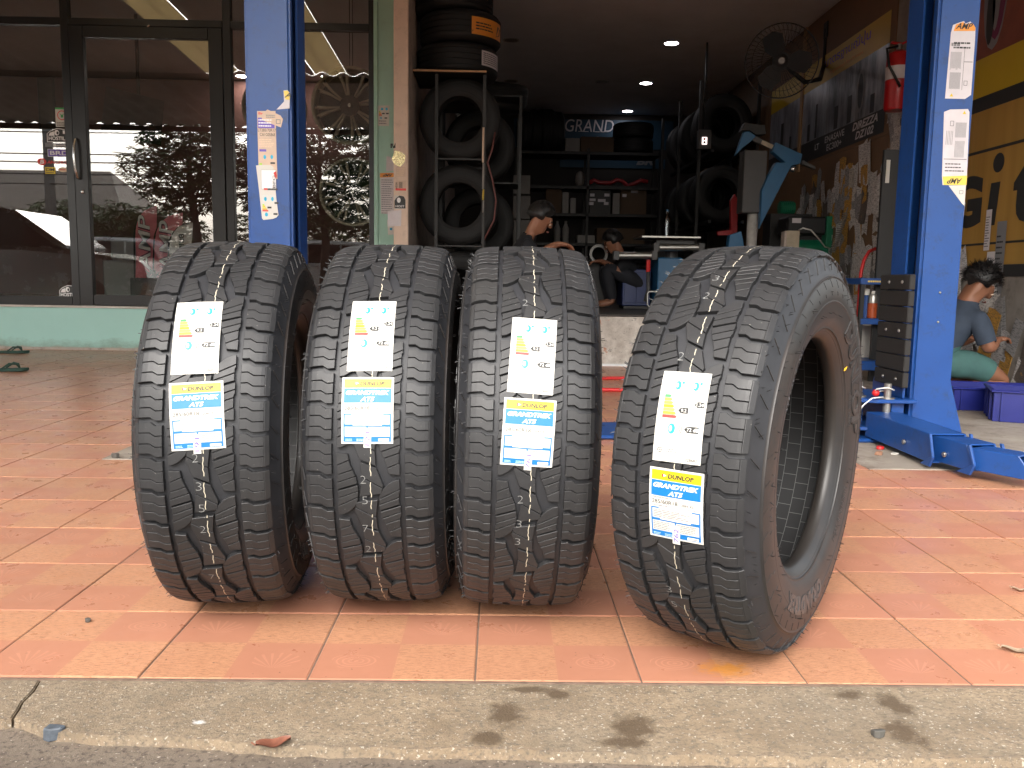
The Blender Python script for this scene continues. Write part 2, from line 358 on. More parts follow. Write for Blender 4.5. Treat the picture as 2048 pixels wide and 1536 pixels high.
def patch(cx, cy):
    return (-1.54 < cx < -.6 and 3.24 < cy < 4.45) or (cx > 1.467 and cy > 3.24)
cells = []
for i in range(-29, 15):
    for j in range(0, 23):
        cx, cy = GX+(i+.5)*T, GY+(j+.5)*T
        if patch(cx, cy) or (cx > -.95 and cy > 7.4) or cy > 8.2 or cx > RWX: continue
        cs = [proj((cx+sx*T/2, cy+sy*T/2, 0)) for sx in (-1, 1) for sy in (-1, 1)]
        vis = any(-20 < p[0] < 2068 and p[1] < 1560 for p in cs)
        hid = any(l < min(p[0] for p in cs) and max(p[0] for p in cs) < r and tp < min(p[1] for p in cs) and max(p[1] for p in cs) < bt
                  for l, r, tp, bt in ((330, 560, 500, 1150), (650, 880, 500, 1150), (950, 1160, 500, 1150), (1290, 1520, 500, 1200)))
        ar = (max(p[0] for p in cs)-min(p[0] for p in cs))*(max(p[1] for p in cs)-min(p[1] for p in cs))
        cells.append((vis and not hid, ar, i, j, cx, cy))
cells.sort(key=lambda c: (not c[0], -c[1]))
for n, (vis, ar, i, j, cx, cy) in enumerate(cells):
    if vis and n < 296:
        o = obj('tile', TM[i % 2], None, floor); o.location = (cx, cy, random.uniform(-.0006, .0006)); o.rotation_euler = (random.uniform(-.002, .002), random.uniform(-.002, .002), 0)
rest = [c for n, c in enumerate(cells) if not (c[0] and n < 296)]
mb = MB(); uvs = []
for vis, ar, i, j, cx, cy in rest:
    t = T/2-.0014; mb.add([(cx-t, cy-t, 0), (cx+t, cy-t, 0), (cx+t, cy+t, 0), (cx-t, cy+t, 0)], [(0, 1, 2, 3)])
    q = [(0, 0), (1, 0), (1, 1), (0, 1)]; uvs += [((1-u), v) if i % 2 else (u, v) for u, v in q]
me = mb.mesh('distant_tiles', fix=False); ul = me.uv_layers.new(name='UVMap')
for k, u in enumerate(uvs): ul.data[k].uv = u
tag(obj('distant_tiles', me, MAT['terracotta'], floor), kind='stuff')
# concrete footings of the vehicle lift, let into the tiles
tag(MB().box(GX-3*T, GX, GY+6*T+.002, GY+10*T, -.02, .003).build('footing_patch', MAT['floor_concrete'], bevel=.003), kind='structure')
tag(MB().box(GX+7*T, RWX-.004, GY+6*T+.002, 7.36, -.02, .003).build('concrete_patch', MAT['floor_concrete'], bevel=.003), kind='structure')
# kerb: two pieces split by a crack, with a broken front edge
def broken(px0, px1, edge, n):
    out = []
    for k in range(n+1):
        px = px0+(px1-px0)*k/n
        py = np.interp(px, [e[0] for e in edge], [e[1] for e in edge]); q = atz(px, float(py)); out.append((q.x+random.uniform(-.004, .004), q.y+random.uniform(-.004, .004)))
    return out
edge = [(-500, 1425), (0, 1432), (60, 1436), (110, 1458), (210, 1466), (330, 1470), (420, 1476), (560, 1489), (800, 1492), (1100, 1498), (1400, 1506), (1750, 1514), (2048, 1511), (2600, 1512)]
ck = [atz(78, 1357.5), atz(66, 1378), atz(45, 1398), atz(36, 1415), atz(24, 1432)]
def kerb_piece(back, crack, front, close, name):
    poly = back+crack+front+close; mb = MB(); mb.prism(poly, -.10, -.004, lambda x, y, h: (x, y, h)); bm = bmesh.new(); bm.from_mesh(mb.mesh(name)); 
    bmesh.ops.triangulate(bm, faces=[f for f in bm.faces if len(f.verts) > 4])
    es = [e for e in bm.edges if len(e.link_faces) == 2 and all(v.co.z > -.05 for v in e.verts) and e.calc_face_angle(0) > .8]
    bmesh.ops.bevel(bm, geom=es, offset=.006, segments=2, affect='EDGES', clamp_overlap=True)
    me = bpy.data.meshes.new(name); bm.to_mesh(me); bm.free(); return me
yb = GY-.0045
kerb = tag(obj('kerb', kerb_piece([(ck[0].x+.0015, yb)], [(p.x+.0025, p.y) for p in ck[1:]], broken(34, 2600, edge, 70), [(2.2, yb)], 'kerb'), MAT['kerb_concrete']), kind='structure')
obj('kerb_fragment', kerb_piece([(-2.2, yb), (ck[0].x-.0015, yb)], [(p.x-.0015, p.y) for p in ck[1:]], broken(10, -700, edge, 16), [], 'kerb_fragment'), MAT['kerb_concrete'], kerb)
# ------------------------------------------------------------------ building shell
GLY = 8.12           # glazing plane
sh = .42
pl = thing('showroom_plinth', 'turquoise painted plinth wall with mouldy foot under the dark glazed shopfront', 'wall', (-4, 8.1, 0))
MB().box(-9.5, -.96, 8.10, 8.35, 0, sh-.022).build('plinth_wall', MAT['turquoise_paint'], pl)
MB().box(-9.5, -.96, 8.085, 8.35, sh-.02, sh).build('marble_cap', MAT['marble'], pl, bevel=.003)
MB().box(-9.5, -.96, 8.088, 8.098, 0, .022).build('skirting', MAT['grey_beige'], pl)
tag(MB().box(-9.5, -.93, 8.36, 13, .1, sh-.001).build('showroom_floor', MAT['floor_concrete']), kind='structure')
tag(MB().box(-9.5, -.93, 12.6, 12.8, sh+.002, 3.5).build('showroom_back_wall', MAT['red_wall']), kind='structure')
tag(MB().box(-9.7, -9.52, 8.12, 12.6, sh+.002, 3.5).build('showroom_side_wall', MAT['red_wall']), kind='structure')
tag(MB().box(-9.7, -.93, 8.2, 12.8, 3.52, 3.6).build('showroom_ceiling', MAT['ceiling_white']), kind='structure')
st = thing('garage_step', 'dirty peeling white step up into the dark garage', 'step', (1.2, 7.3, 0))
MB().box(-.79, RWX-.004, 7.30, 7.42, 0, .425).build('riser', MAT['peeling_plaster'], st)
MB().box(-.79, RWX-.004, 7.29, 7.42, .427, .449).build('nosing', MAT['step_nosing'], st, bevel=.006)
MB().box(-.79, RWX-.004, 7.285, 7.299, 0, .018).build('metal_strip', mat('dull_metal', (.55, .55, .55), .35, 1, var=.1), st)
BKY, CEIL = 14.9, 3.58
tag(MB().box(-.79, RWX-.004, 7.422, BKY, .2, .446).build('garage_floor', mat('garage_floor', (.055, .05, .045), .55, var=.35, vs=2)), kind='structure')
tag(MB().box(-.79, RWX+.2, 7.4, BKY+.2, CEIL, CEIL+.12).build('garage_ceiling', MAT['ceiling_white']), kind='structure')
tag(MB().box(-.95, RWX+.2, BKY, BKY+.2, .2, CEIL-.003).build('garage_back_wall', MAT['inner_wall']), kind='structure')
pw = thing('partition_wall', 'beige painted wall end with scuffed grey edge beside the mint pillar', 'wall', (-.85, 7.4, 0))
MB().box(-.916, -.792, 7.40, 7.44, 0, 3.8).build('wall_end', MAT['beige_paint'], pw, bevel=.004)
MB().box(-.92, -.79, 7.442, BKY, 0, 3.57).build('wall_side', MAT['grey_beige'], pw)
mp_ = thing('mint_pillar', 'mint green painted pillar with paper labels stuck on it', 'pillar', (-1.05, 8.08, 0))
MB().box(-1.178, -.93, 8.06, 8.4, .002, 3.9).build('shaft', MAT['mint_paint'], mp_, bevel=.006)
MB().box(-1.178, -1.14, 8.045, 8.058, sh, 3.9).build('edge_strip', MAT['mint_paint'], mp_, bevel=.004)
rw = tag(MB().box(RWX, RWX+.2, 4.6, BKY, 0, 3.9).build('right_wall', MAT['dirty_wall']), kind='structure')
# ------------------------------------------------------------------ the four off-road tyres
g = G('rubber'); tcn = g.n('ShaderNodeTexCoord').outputs['Object']; geo = g.n('ShaderNodeNewGeometry').outputs['Position']
c = g.mix(g.ramp(g.noise(geo, 14, 7, .7), [(.3, 0.0), (.7, 1.0)]), (.0175, .0175, .0185), (.029, .0285, .030))
c = g.mix(g.math('MULTIPLY', g.ramp(g.noise(geo, 4, 8, .7), [(.5, 0.0), (.75, 1.0)]), .5), c, (.038, .036, .034))
c = g.mix(g.math('MULTIPLY', g.ramp(g.noise(geo, 260, 2, .6), [(.72, 0.0), (.76, 1.0)]), .8), c, (.30, .28, .25))
g.col(c); g.rough(g.ramp(g.noise(geo, 9, 6), [(.3, .42), (.7, .62)])); g.bump(g.noise(geo, 240, 3), .12, .001); g.p.inputs['Specular IOR Level'].default_value = .5
mat('rubber_groove', (.024, .0245, .028), .52, var=.15, vs=20)
mat('rubber_side', (.024, .0225, .0225), .44, var=.3, vs=7, dirt=(.065, .045, .034), dirt_s=2.2, dirt_a=.6)
mat('rubber_bead', (.022, .019, .017), .42, var=.3, vs=6)
mat('rubber_liner', (.014, .014, .015), .6, var=.2)
mat('liner_ridge', (.13, .13, .13), .45, var=0)  # same rubber as the liner; the ridges' sheen is painted in as paler grey
mat('raised_rubber', (.042, .042, .043), .34, var=.1)
mat('cream_line', (.60, .54, .42), .6, var=.1, vs=40)
mat('chalk', (.30, .30, .29), .8, var=.2, vs=60)
mat('paper', (.64, .62, .57), .5, var=.03, vs=12)
mat('ink', (.03, .03, .03), .5, var=0); mat('ink_grey', (.22, .22, .23), .5, var=0); mat('ink_cyan', (.02, .40, .62), .45, var=0); mat('ink_pale', (.55, .78, .85), .5, var=0)
mat('ink_blue', (.008, .165, .48), .4, var=.03); mat('ink_yellow', (.72, .52, .01), .4, var=.03); mat('ink_red', (.72, .05, .04), .45, var=0); mat('ink_white', (.85, .85, .85), .45, var=0)
mat('ink_green', (.08, .45, .12), .45, var=0); mat('ink_lime', (.42, .70, .08), .45, var=0); mat('ink_orange', (.85, .33, .04), .45, var=0); mat('ink_gold', (.85, .62, .1), .45, var=0); mat('pen_violet', (.16, .10, .50), .5, var=0); mat('ink_tan', (.80, .62, .45), .5, var=.05)
R0 = .393
_pr = [(0, 0), (.0288, .0005), (.0576, .0018), (.0864, .0042), (.1056, .0078), (.1155, .0145), (.1240, .033), (.1335, .060), (.1380, .085), (.1370, .105), (.1305, .135), (.117, .159), (.1085, .168)]
_P = []
for i in range(len(_pr)-1):
    p0 = np.array(_pr[i-1]) if i else np.array((-_pr[1][0], _pr[1][1])); p1 = np.array(_pr[i]); p2 = np.array(_pr[i+1]); p3 = np.array(_pr[min(i+2, len(_pr)-1)])
    for t in np.linspace(0, 1, 12, endpoint=False): _P.append(.5*((2*p1)+(-p0+p2)*t+(2*p0-5*p1+4*p2-p3)*t*t+(-p0+3*p1-3*p2+p3)*t**3))
_P.append(np.array(_pr[-1])); _P = np.array(_P); _W = np.r_[0, np.cumsum(np.linalg.norm(np.diff(_P, axis=0), axis=1))]
_TG = np.gradient(_P, _W, axis=0); WMAX = _W[-1]
def surf(w, s, h):
    """tyre surface: w across (m from the centre line, along the profile), s round the tread (m), h outwards"""
    q = abs(w); sg = 1 if w >= 0 else -1
    v = np.interp(q, _W, _P[:, 0]); d = np.interp(q, _W, _P[:, 1]); tv = np.interp(q, _W, _TG[:, 0]); td = np.interp(q, _W, _TG[:, 1]); l = math.hypot(tv, td)
    nv, nr = td/l, tv/l
    a = s/R0; r = R0-d+nr*h; v = sg*(v+nv*h)
    return Vector((v, -r*math.cos(a), r*math.sin(a)))
def w_of_r(r): # profile coordinate of a sidewall radius
    k = int(np.argmax(_P[:, 1] > .03)); return float(np.interp(R0-r, _P[k:, 1], _W[k:]))
def depth(w): return float(np.interp(abs(w), [0, .110, .122, .150, .158], [.0088, .0088, .006, .0032, .0012]))
def block_mesh(polys, cuts=(), bev=.0006):
    bm = bmesh.new()
    for poly in polys:
        bm.faces.new([bm.verts.new((x/1000, y/1000, 0)) for x, y in poly])
    for (x0, y0, x1, y1, gap) in cuts:       # sipes: remove a thin strip along a line
        d = Vector((x1-x0, y1-y0, 0)).normalized(); n = Vector((-d.y, d.x, 0)); c = Vector((x0/1000, y0/1000, 0))
        for sgn in (-1, 1):
            bmesh.ops.bisect_plane(bm, geom=bm.verts[:]+bm.edges[:]+bm.faces[:], plane_co=c+n*sgn*gap/2000, plane_no=n)
        kill = [f for f in bm.faces if abs((f.calc_center_median()-c).dot(n)) < gap/2000]
        bmesh.ops.delete(bm, geom=kill, context='FACES')
    bmesh.ops.recalc_face_normals(bm, faces=bm.faces)
    for f in bm.faces:
        if f.normal.z < 0: f.normal_flip()
    r = bmesh.ops.extrude_face_region(bm, geom=bm.faces[:])
    up = [e for e in r['geom'] if isinstance(e, bmesh.types.BMVert)]
    for v in up: v.co.z = 1
    bmesh.ops.delete(bm, geom=[f for f in bm.faces if all(v.co.z == 0 for v in f.verts)], context='FACES')
    # chamfer the rim of every piece
    es = [e for e in bm.edges if all(v.co.z == 1 for v in e.verts) and len(e.link_faces) == 2 and e.calc_face_angle(0) > .8]
    for v in bm.verts:
        if v.co.z == 1: v.co.z = .0
        else: v.co.z = -.02
    bmesh.ops.bevel(bm, geom=es, offset=bev, segments=1, affect='EDGES', clamp_overlap=True)
    for x in range(-160, 161, 9): bmesh.ops.bisect_plane(bm, geom=bm.verts[:]+bm.edges[:]+bm.faces[:], plane_co=(x/1000, 0, 0), plane_no=(1, 0, 0))
    for y in (-40, -20, 0, 20, 40, 60, 80, 100): bmesh.ops.bisect_plane(bm, geom=bm.verts[:]+bm.edges[:]+bm.faces[:], plane_co=(0, y/1000, 0), plane_no=(0, 1, 0))
    bmesh.ops.recalc_face_normals(bm, faces=bm.faces)
    for v in bm.verts:
        w, s, z = v.co
        v.co = surf(w, s, -(depth(w)+.0015) if z < -.01 else z)
    me = bpy.data.meshes.new('tread_block'); bm.to_mesh(me); bm.free(); me.materials.append(MAT['rubber']); return me
NP = 19; L = 2*math.pi*R0*1000/NP        # one pattern period in mm
def mir(poly): return [(-x, L-y) for x, y in poly]
def mirc(cs): return [(-a, L-b, -c2, L-d, e) for a, b, c2, d, e in cs]
ctr = [(16, .972), (12, .72), (14, .46), (26.5, .2), (23, .07), (-16, .028), (-12, .28), (-14, .54), (-26.5, .8), (-23, .93)]
ctr = [(x, y*L) for x, y in ctr]
CEN = block_mesh([ctr], [(-25, .585*L, 25, .43*L, 4.2), (-22, .36*L, 24, .16*L, 1.4), (-22, .84*L, 24, .64*L, 1.4)])
inter = [(56, .975), (57, .80), (55, .77), (55, .62), (57.5, .60), (57.5, .42), (55.5, .39), (55.5, .22), (57, .2), (57, .05), (37, .06), (33, .2), (22, .40), (18.5, .58), (20, .74), (26.5, .84), (36, .915), (47, .965)]
inter = [(x, y*L) for x, y in inter]
icut = [(20, .495*L, 60, .60*L, 3.6), (20, .60*L, 58, .72*L, 1.4), (20, .69*L, 58, .84*L, 1.4), (24, .38*L, 58, .48*L, 1.4), (27, .28*L, 58, .37*L, 1.4), (34, .145*L, 58, .23*L, 1.4)]
INR = block_mesh([inter], icut); INL = block_mesh([mir(inter)], mirc(icut))
# shoulder block: three bars between zigzag sipes, running over the shoulder on to the sidewall
def zz(y, amp=1.0): return [(66, y+1), (78, y+2), (88, y-4.2*amp), (108, y-3.4*amp)]
def bar(y0, y1, xa=66): 
    lo = zz(y0); hi = zz(y1)
    return lo+hi[::-1]
p2 = L/2; y1, y2, y3, y4 = 4.6, p2*.36, p2*.665, p2-4.2
sipe = .7
bars = [bar(y1, y2-sipe), bar(y2+sipe, y3-sipe), bar(y3+sipe, y4)]
ext = [(108, y1-3.4), (108, y4-3.4), (119, y4-2.2), (120.5, y4-6), (119.5, y4-20), (121.5, y4-22), (121.5, y1+3), (119, y1-2.2)]
SHR = block_mesh(bars+[ext]); SHL = block_mesh([[(-x, p2-y) for x, y in b] for b in bars+[ext]])
# small lug filling the step of the main groove wall
LUG = block_mesh([[(59.2, 4), (64.6, 4), (64.6, 7.5), (59.2, 7.5)]], bev=.0003)
def revolve(ws, h, n=184, closed=False):
    mb = MB(); k = len(ws)
    for i, w in enumerate(ws):
        mb.v += [tuple(surf(w, 2*math.pi*R0*j/n, h(w))) for j in range(n)]
    mb.f += [(i*n+j, i*n+(j+1) % n, (i+1)*n+(j+1) % n, (i+1)*n+j) for i in range(k-1) for j in range(n)]
    return mb
wt = list(np.linspace(-.158, .158, 61)); GRV = revolve(wt, lambda w: -depth(w)).mesh('tread_base', smooth=True)
SIDES = []
for sgn in (1, -1):
    ws = [sgn*w for w in np.linspace(.1582, WMAX, 30)]
    rg = {}
    def hh(w):
        q = abs(w); r = 0
        for c, wd, ht in ((.163, .0016, .0022), (.209, .0015, .0008), (.262, .002, .0018), (.268, .0015, .0008)):
            r += ht*max(0, 1-abs(q-c)/wd)
        return r-.0012*max(0, 1-(q-.1582)/.004)
    ws = sorted(set(list(ws)+[sgn*x for c in (.163, .209, .262, .268) for x in (c-.002, c-.001, c, c+.001, c+.002)]), key=abs)
    SIDES.append(revolve(ws, hh).mesh('sidewall', smooth=True))
def ringmesh(prof, n=120, name='ring', smooth=True):   # prof: (axial x, radius)
    mb = MB(); k = len(prof)
    for x, r in prof: mb.v += [(x, -r*math.cos(2*math.pi*j/n), r*math.sin(2*math.pi*j/n)) for j in range(n)]
    mb.f += [(i*n+j, i*n+(j+1) % n, (i+1)*n+(j+1) % n, (i+1)*n+j) for i in range(k-1) for j in range(n)]
    return mb.mesh(name, smooth=smooth)
bx, br = _P[-1][0], R0-_P[-1][1]
BEAD = [ringmesh([(sg*bx, br), (sg*(bx-.004), br-.0035), (sg*(bx-.014), br-.0045), (sg*(bx-.024), br-.0015), (sg*(bx-.028), br+.006), (sg*(bx-.022), br+.02)], name='bead') for sg in (1, -1)]
lin = [(-(bx-.022), br+.02), (-.105, br+.045), (-.119, .31), (-.118, .335), (-.108, .356), (-.09, .3675), (-.05, .372), (0, .373), (.05, .372), (.09, .3675), (.108, .356), (.118, .335), (.119, .31), (.105, br+.045), (bx-.022, br+.02)]
LINER = ringmesh(lin, name='inner_liner')
mb = MB(); lp = np.array(lin); lw = np.r_[0, np.cumsum(np.linalg.norm(np.diff(lp, axis=0), axis=1))]
def lpt(w, a, off=.0012):
    x = np.interp(w, lw, lp[:, 0]); r = np.interp(w, lw, lp[:, 1]); 
    x *= 1-.012; r -= off
    return (x, -r*math.cos(a), r*math.sin(a))
nw = 13; wsl = np.linspace(.05, lw[-1]-.05, nw)
for w in wsl:
    for j in range(96):
        a0, a1 = 2*math.pi*j/96, 2*math.pi*(j+1)/96; mb.add([lpt(w-.0007, a0), lpt(w+.0007, a0), lpt(w+.0007, a1), lpt(w-.0007, a1)], [(0, 1, 2, 3)])
for k in range(nw-1):
    for j in range(64):
        a = 2*math.pi*(j+(.5 if k % 2 else 0))/64; da = .0007/.37
        mb.add([lpt(wsl[k], a-da), lpt(wsl[k+1], a-da), lpt(wsl[k+1], a+da), lpt(wsl[k], a+da)], [(0, 1, 2, 3)])
RIDGE = mb.mesh('liner_ridges', fix=False)
# sidewall lettering (raised rubber), reading clockwise seen from outside
def side_text(mb, body, ang, rbase, hgt, sg=1, bold=.03, lift=.0014, spread=1.0, shear=0):
    vs, fs, w, h0 = text2d(body, bold, shear, .1); sc = hgt/h0
    def f(x, y, z):
        r = rbase+y*sc; ph = ang+(x-w/2)*sc*spread/(rbase+hgt/2)          # clockwise from the top
        wv = w_of_r(r); p = surf(wv, 0, -.002+(lift+.002 if z > 0 else 0)); rr = math.hypot(p.y, p.z)
        return (sg*p.x, sg*rr*math.sin(ph), rr*math.cos(ph))
    mb.add([f(*v) for v in vs], fs)
lt = []
for sg in (1, -1):
    m1 = MB(); m2 = MB()
    for ang in (math.radians(60),):
        side_text(m1, 'DUNLOP', ang, .258, .036, sg, .05, .0020, 1.5); side_text(m2, 'DUNLOP', ang, .2605, .031, sg, -.006, .0026, 1.6)
    for ang in (math.radians(190),):
        side_text(m1, 'GRANDTREK', ang, .270, .034, sg, .05, .0016, .95, .25)
    for ang in (math.radians(128), math.radians(308)):
        side_text(m1, '285/60R18 120H', ang, .262, .012, sg, 0, .001, 1.1); side_text(m1, 'TUBELESS  RADIAL', ang-.9, .250, .007, sg, 0, .0008)
    lt.append((m1.mesh('raised_lettering', fix=False), m2.mesh('raised_lettering', fix=False)))
# serrations along the outer sidewall
mb = MB()
for k in range(46):
    for sg in (1, -1):
        s0 = 2*math.pi*R0*k/46
        for (wa, wb, da, wd) in ((.126, .150, -.018, .0013), (.168, .182, .010, .0012), (.190, .197, .004, .001)):
            q = [(wa, s0), (wb, s0+da*sg), (wb, s0+da*sg+wd), (wa, s0+wd)]
            mb.add([surf(sg*a_, b_, .0007) for a_, b_ in q]+[surf(sg*a_, b_, -.001) for a_, b_ in q], [(0, 1, 2, 3), (0, 4, 5, 1), (1, 5, 6, 2), (2, 6, 7, 3), (3, 7, 4, 0)])
SERR = mb.mesh('sidewall_serrations')
# vent hairs left by the mould
mb = MB(); rs = random.Random(4)
for k in range(420):
    sg = rs.choice((-1, 1)); w = sg*rs.choice((.118, .126, .140, .166, .19, .23)); s = rs.uniform(0, 2*math.pi*R0); b = rs.uniform(-.003, .003)
    l = rs.uniform(.003, .009); p0 = surf(w, s, -.001); p1 = surf(w+b*.4, s+b, l*.6); p2_ = surf(w+b, s+b*2, l)
    mb.tube([p0, p1, p2_], [.0008, .0007, .0004], 3)
HAIR = mb.mesh('rubber_hairs')
# cream marking line on the tread
mb = MB(); n = 420; vs = []
off = .0045
for j in range(n):
    s = 2*math.pi*R0*j/n; o_ = off+.0009*math.sin(j*.9)+.0006*math.sin(j*2.7)
    vs += [surf(o_-.0007, s, .0005), surf(o_+.0007, s, .0005)]
mb.add(vs, [(2*j, 2*j+1, (2*j+3) % (2*n), (2*j+2) % (2*n)) for j in range(n) if j % 7 not in (0,) and (j*j) % 11 != 3]); LINE = mb.mesh('marking_line', fix=False)
YDOT = MB().add([surf(w_of_r(.246+.004*math.sin(t)), 0, .0012) + Vector((0, .009*math.cos(t), 0)) for t in [2*math.pi*i/12 for i in range(12)]], [tuple(range(12))])
def label_map(v0, s0, shift):
    # sticker coordinates (m) bent on to the tread; shift = sideways drift from top to bottom
    def f(x, y, h): return surf(v0+x-y*shift, s0+y+x*shift, .0011+h)
    return f
def white_label(parent, v0, s0, shift):
    d = Deco(label_map(v0, s0, shift)); w, h = .041, .0745
    d.rect(-w, -h, w, h, 'paper', 0, 6, 10); paper = d.build(parent, {'*': 'size_label'})[0]
    d = Deco(label_map(v0, s0, shift), .0005); Dm = .001
    for x in (-9, 21):
        d.frame((x-10)*Dm, 42*Dm, (x+11)*Dm, 63*Dm, .0005, 'ink_pale'); d.ell((x-2)*Dm, 51*Dm, .005, .0075, 'ink_cyan'); d.ell((x-3.5)*Dm, 51*Dm, .0022, .004, 'paper', 2)
        d.rect((x+4)*Dm, 54*Dm, (x+8)*Dm, 58*Dm, 'ink_cyan')
    cols = ['ink_green', 'ink_lime', 'ink_lime', 'ink_yellow', 'ink_gold', 'ink_orange', 'ink_red']
    for i, c_ in enumerate(cols):
        y = 35-i*5.6; x1 = -22+i*2.3; d.poly([(-.031, (y-4.9)*Dm), (x1*Dm, (y-4.9)*Dm), ((x1+3)*Dm, (y-2.5)*Dm), (x1*Dm, y*Dm), (-.031, y*Dm)], c_)
    def arrow(x, y, w_, h_, t):
        d.poly([(x, y), (x+h_*.5, y-h_*.5), (x+w_, y-h_*.5), (x+w_, y+h_*.5), (x+h_*.5, y+h_*.5)], 'ink', 1); d.text(t, x+w_*.58, y-h_*.3, h_*.6, 'paper', 2, al='C', bold=.02)
    arrow(-.005, .010, .017, .0095, '9.2'); arrow(.021, .021, .0165, .0095, '1.24')
    for i in range(7): d.rect(.012, (35-i*5.6)*Dm, .0135, (36.5-i*5.6)*Dm, 'ink_grey')
    d.frame(-.021, -.0325, .034, -.009, .0007, 'ink_pale'); d.ell(-.0125, -.0205, .0062, .0085, 'ink_cyan'); d.ell(-.014, -.0205, .0028, .005, 'paper', 2)
    for k in range(3): d.ring(-.003, -.0205, .003+k*.0028, .004+k*.003, .001, 'ink', 1, 8, -.9, .9)
    arrow(.009, -.0200, .025, .0105, '72 dB')
    d.frame(-.036, -.043, .037, .066, .0003, 'ink_pale', ny=8)
    d.text('Tyre class C1', -.033, -.0405, .0042, 'ink_grey', 1, .027); d.text('52WR2', .034, -.0405, .0042, 'ink_grey', 1, al='R')
    d.ring(-.029, -.056, .0045, .0045, .0008, 'ink', 1, 16); d.rect(-.0335, -.0563, -.0245, -.0557, 'ink'); d.rect(-.0293, -.0605, -.0287, -.0515, 'ink')
    d.lines(-.021, -.0595, .004, -.0525, 2, 'ink_grey', 1); d.text('228682', .035, -.0705, .0048, 'ink', 1, al='R')
    d.build(paper, {'ink': 'lettering', 'ink_grey': 'small_print', 'paper': 'knocked_out_lettering', 'ink_pale': 'frame_lines', 'ink_cyan': 'tyre_icon', '*': 'rating_bar'})
def brand_label(parent, v0, s0, shift, digits):
    d = Deco(label_map(v0, s0, shift)); w, h = .0465, .0600
    d.rect(-w, -h, w, h, 'paper', 0, 6, 9); paper = d.build(parent, {'*': 'brand_label'})[0]
    d = Deco(label_map(v0, s0, shift), .0005); e = .0425
    d.rect(-e, .0405, e, .0565, 'ink_yellow', 1, 5, 1); d.rect(-e, .0135, e, .0395, 'ink_blue', 1, 5, 2)
    d.text('DUNLOP', -.014, .0445, .0072, 'ink', 2, .044, bold=.035, shear=.12)
    for x_ in (-.0135, -.004, .0035, .0110, .0180, .0245): d.rect(x_-.0005, .0443, x_+.004, .0451, 'ink', 2)
    d.ell(-.0215, .0483, .0032, .0032, 'ink_red', 2); d.poly([(-.0215, .0462), (-.0155, .0483), (-.0215, .0504)], 'ink_white', 3)
    d.text('GRANDTREK', 0, .0275, .0082, 'ink_white', 2, .078, 'C', .045, .28); d.text('AT5', 0, .0158, .0080, 'ink_white', 2, .026, 'C', .045, .28)
    d.lines(-.040, .0095, .0, .0125, 1, 'ink_grey', 1)
    d.text('285/60R18', -.041, .0005, .0068, 'ink', 1, .045, bold=.004); d.text('120H XL', .008, .0005, .0048, 'ink', 1, .024)
    d.lines(-.041, -.0045, -.005, -.0015, 1, 'ink_grey', 1); d.lines(.022, -.0045, .041, -.0020, 1, 'ink_grey', 1)
    d.frame(-e, -.0275, e, -.0062, .0022, 'ink_blue', 1); d.lines(-.038, -.024, .036, -.0095, 5, 'ink_grey', 1, .4, .5)
    d.frame(-e, -.0495, .001, -.0273, .0022, 'ink_blue', 1); d.frame(-.001, -.0495, e, -.0273, .0022, 'ink_blue', 2)
    d.lines(-.039, -.046, -.003, -.031, 5, 'ink_grey', 1, .4, .3); d.lines(.003, -.046, .039, -.031, 5, 'ink_grey', 1, .4, .3)
    d.rect(-e, -.0565, e, -.0492, 'ink_blue', 1, 5, 1); d.rect(.020, -.0553, .039, -.0507, 'ink_white', 2); d.lines(.024, -.0548, .038, -.0512, 1, 'ink_grey', 3)
    d.lines(-.039, -.0555, -.026, -.0505, 2, 'ink_pale', 2); d.lines(-.019, -.0555, .0, -.0505, 2, 'ink_pale', 2)
    d.build(paper, {'ink': 'lettering', 'ink_grey': 'small_print', 'ink_white': 'white_lettering', 'ink_blue': 'blue_panel', 'ink_yellow': 'yellow_band', '*': 'emblem'})
    d = Deco(label_map(v0+.0015, s0-.050, shift-.04), .0012)
    d.rect(-.0065, -.017, .0065, .017, 'paper', 1, 1, 4); tg = d.build(parent, {'*': 'price_tag'})[0]
    d = Deco(label_map(v0+.0015, s0-.050, shift-.04), .0017); d.text(digits, .004, -.013, .008, 'pen_violet', 1, .024, rot=math.pi/2); d.build(tg, {'*': 'handwriting'})
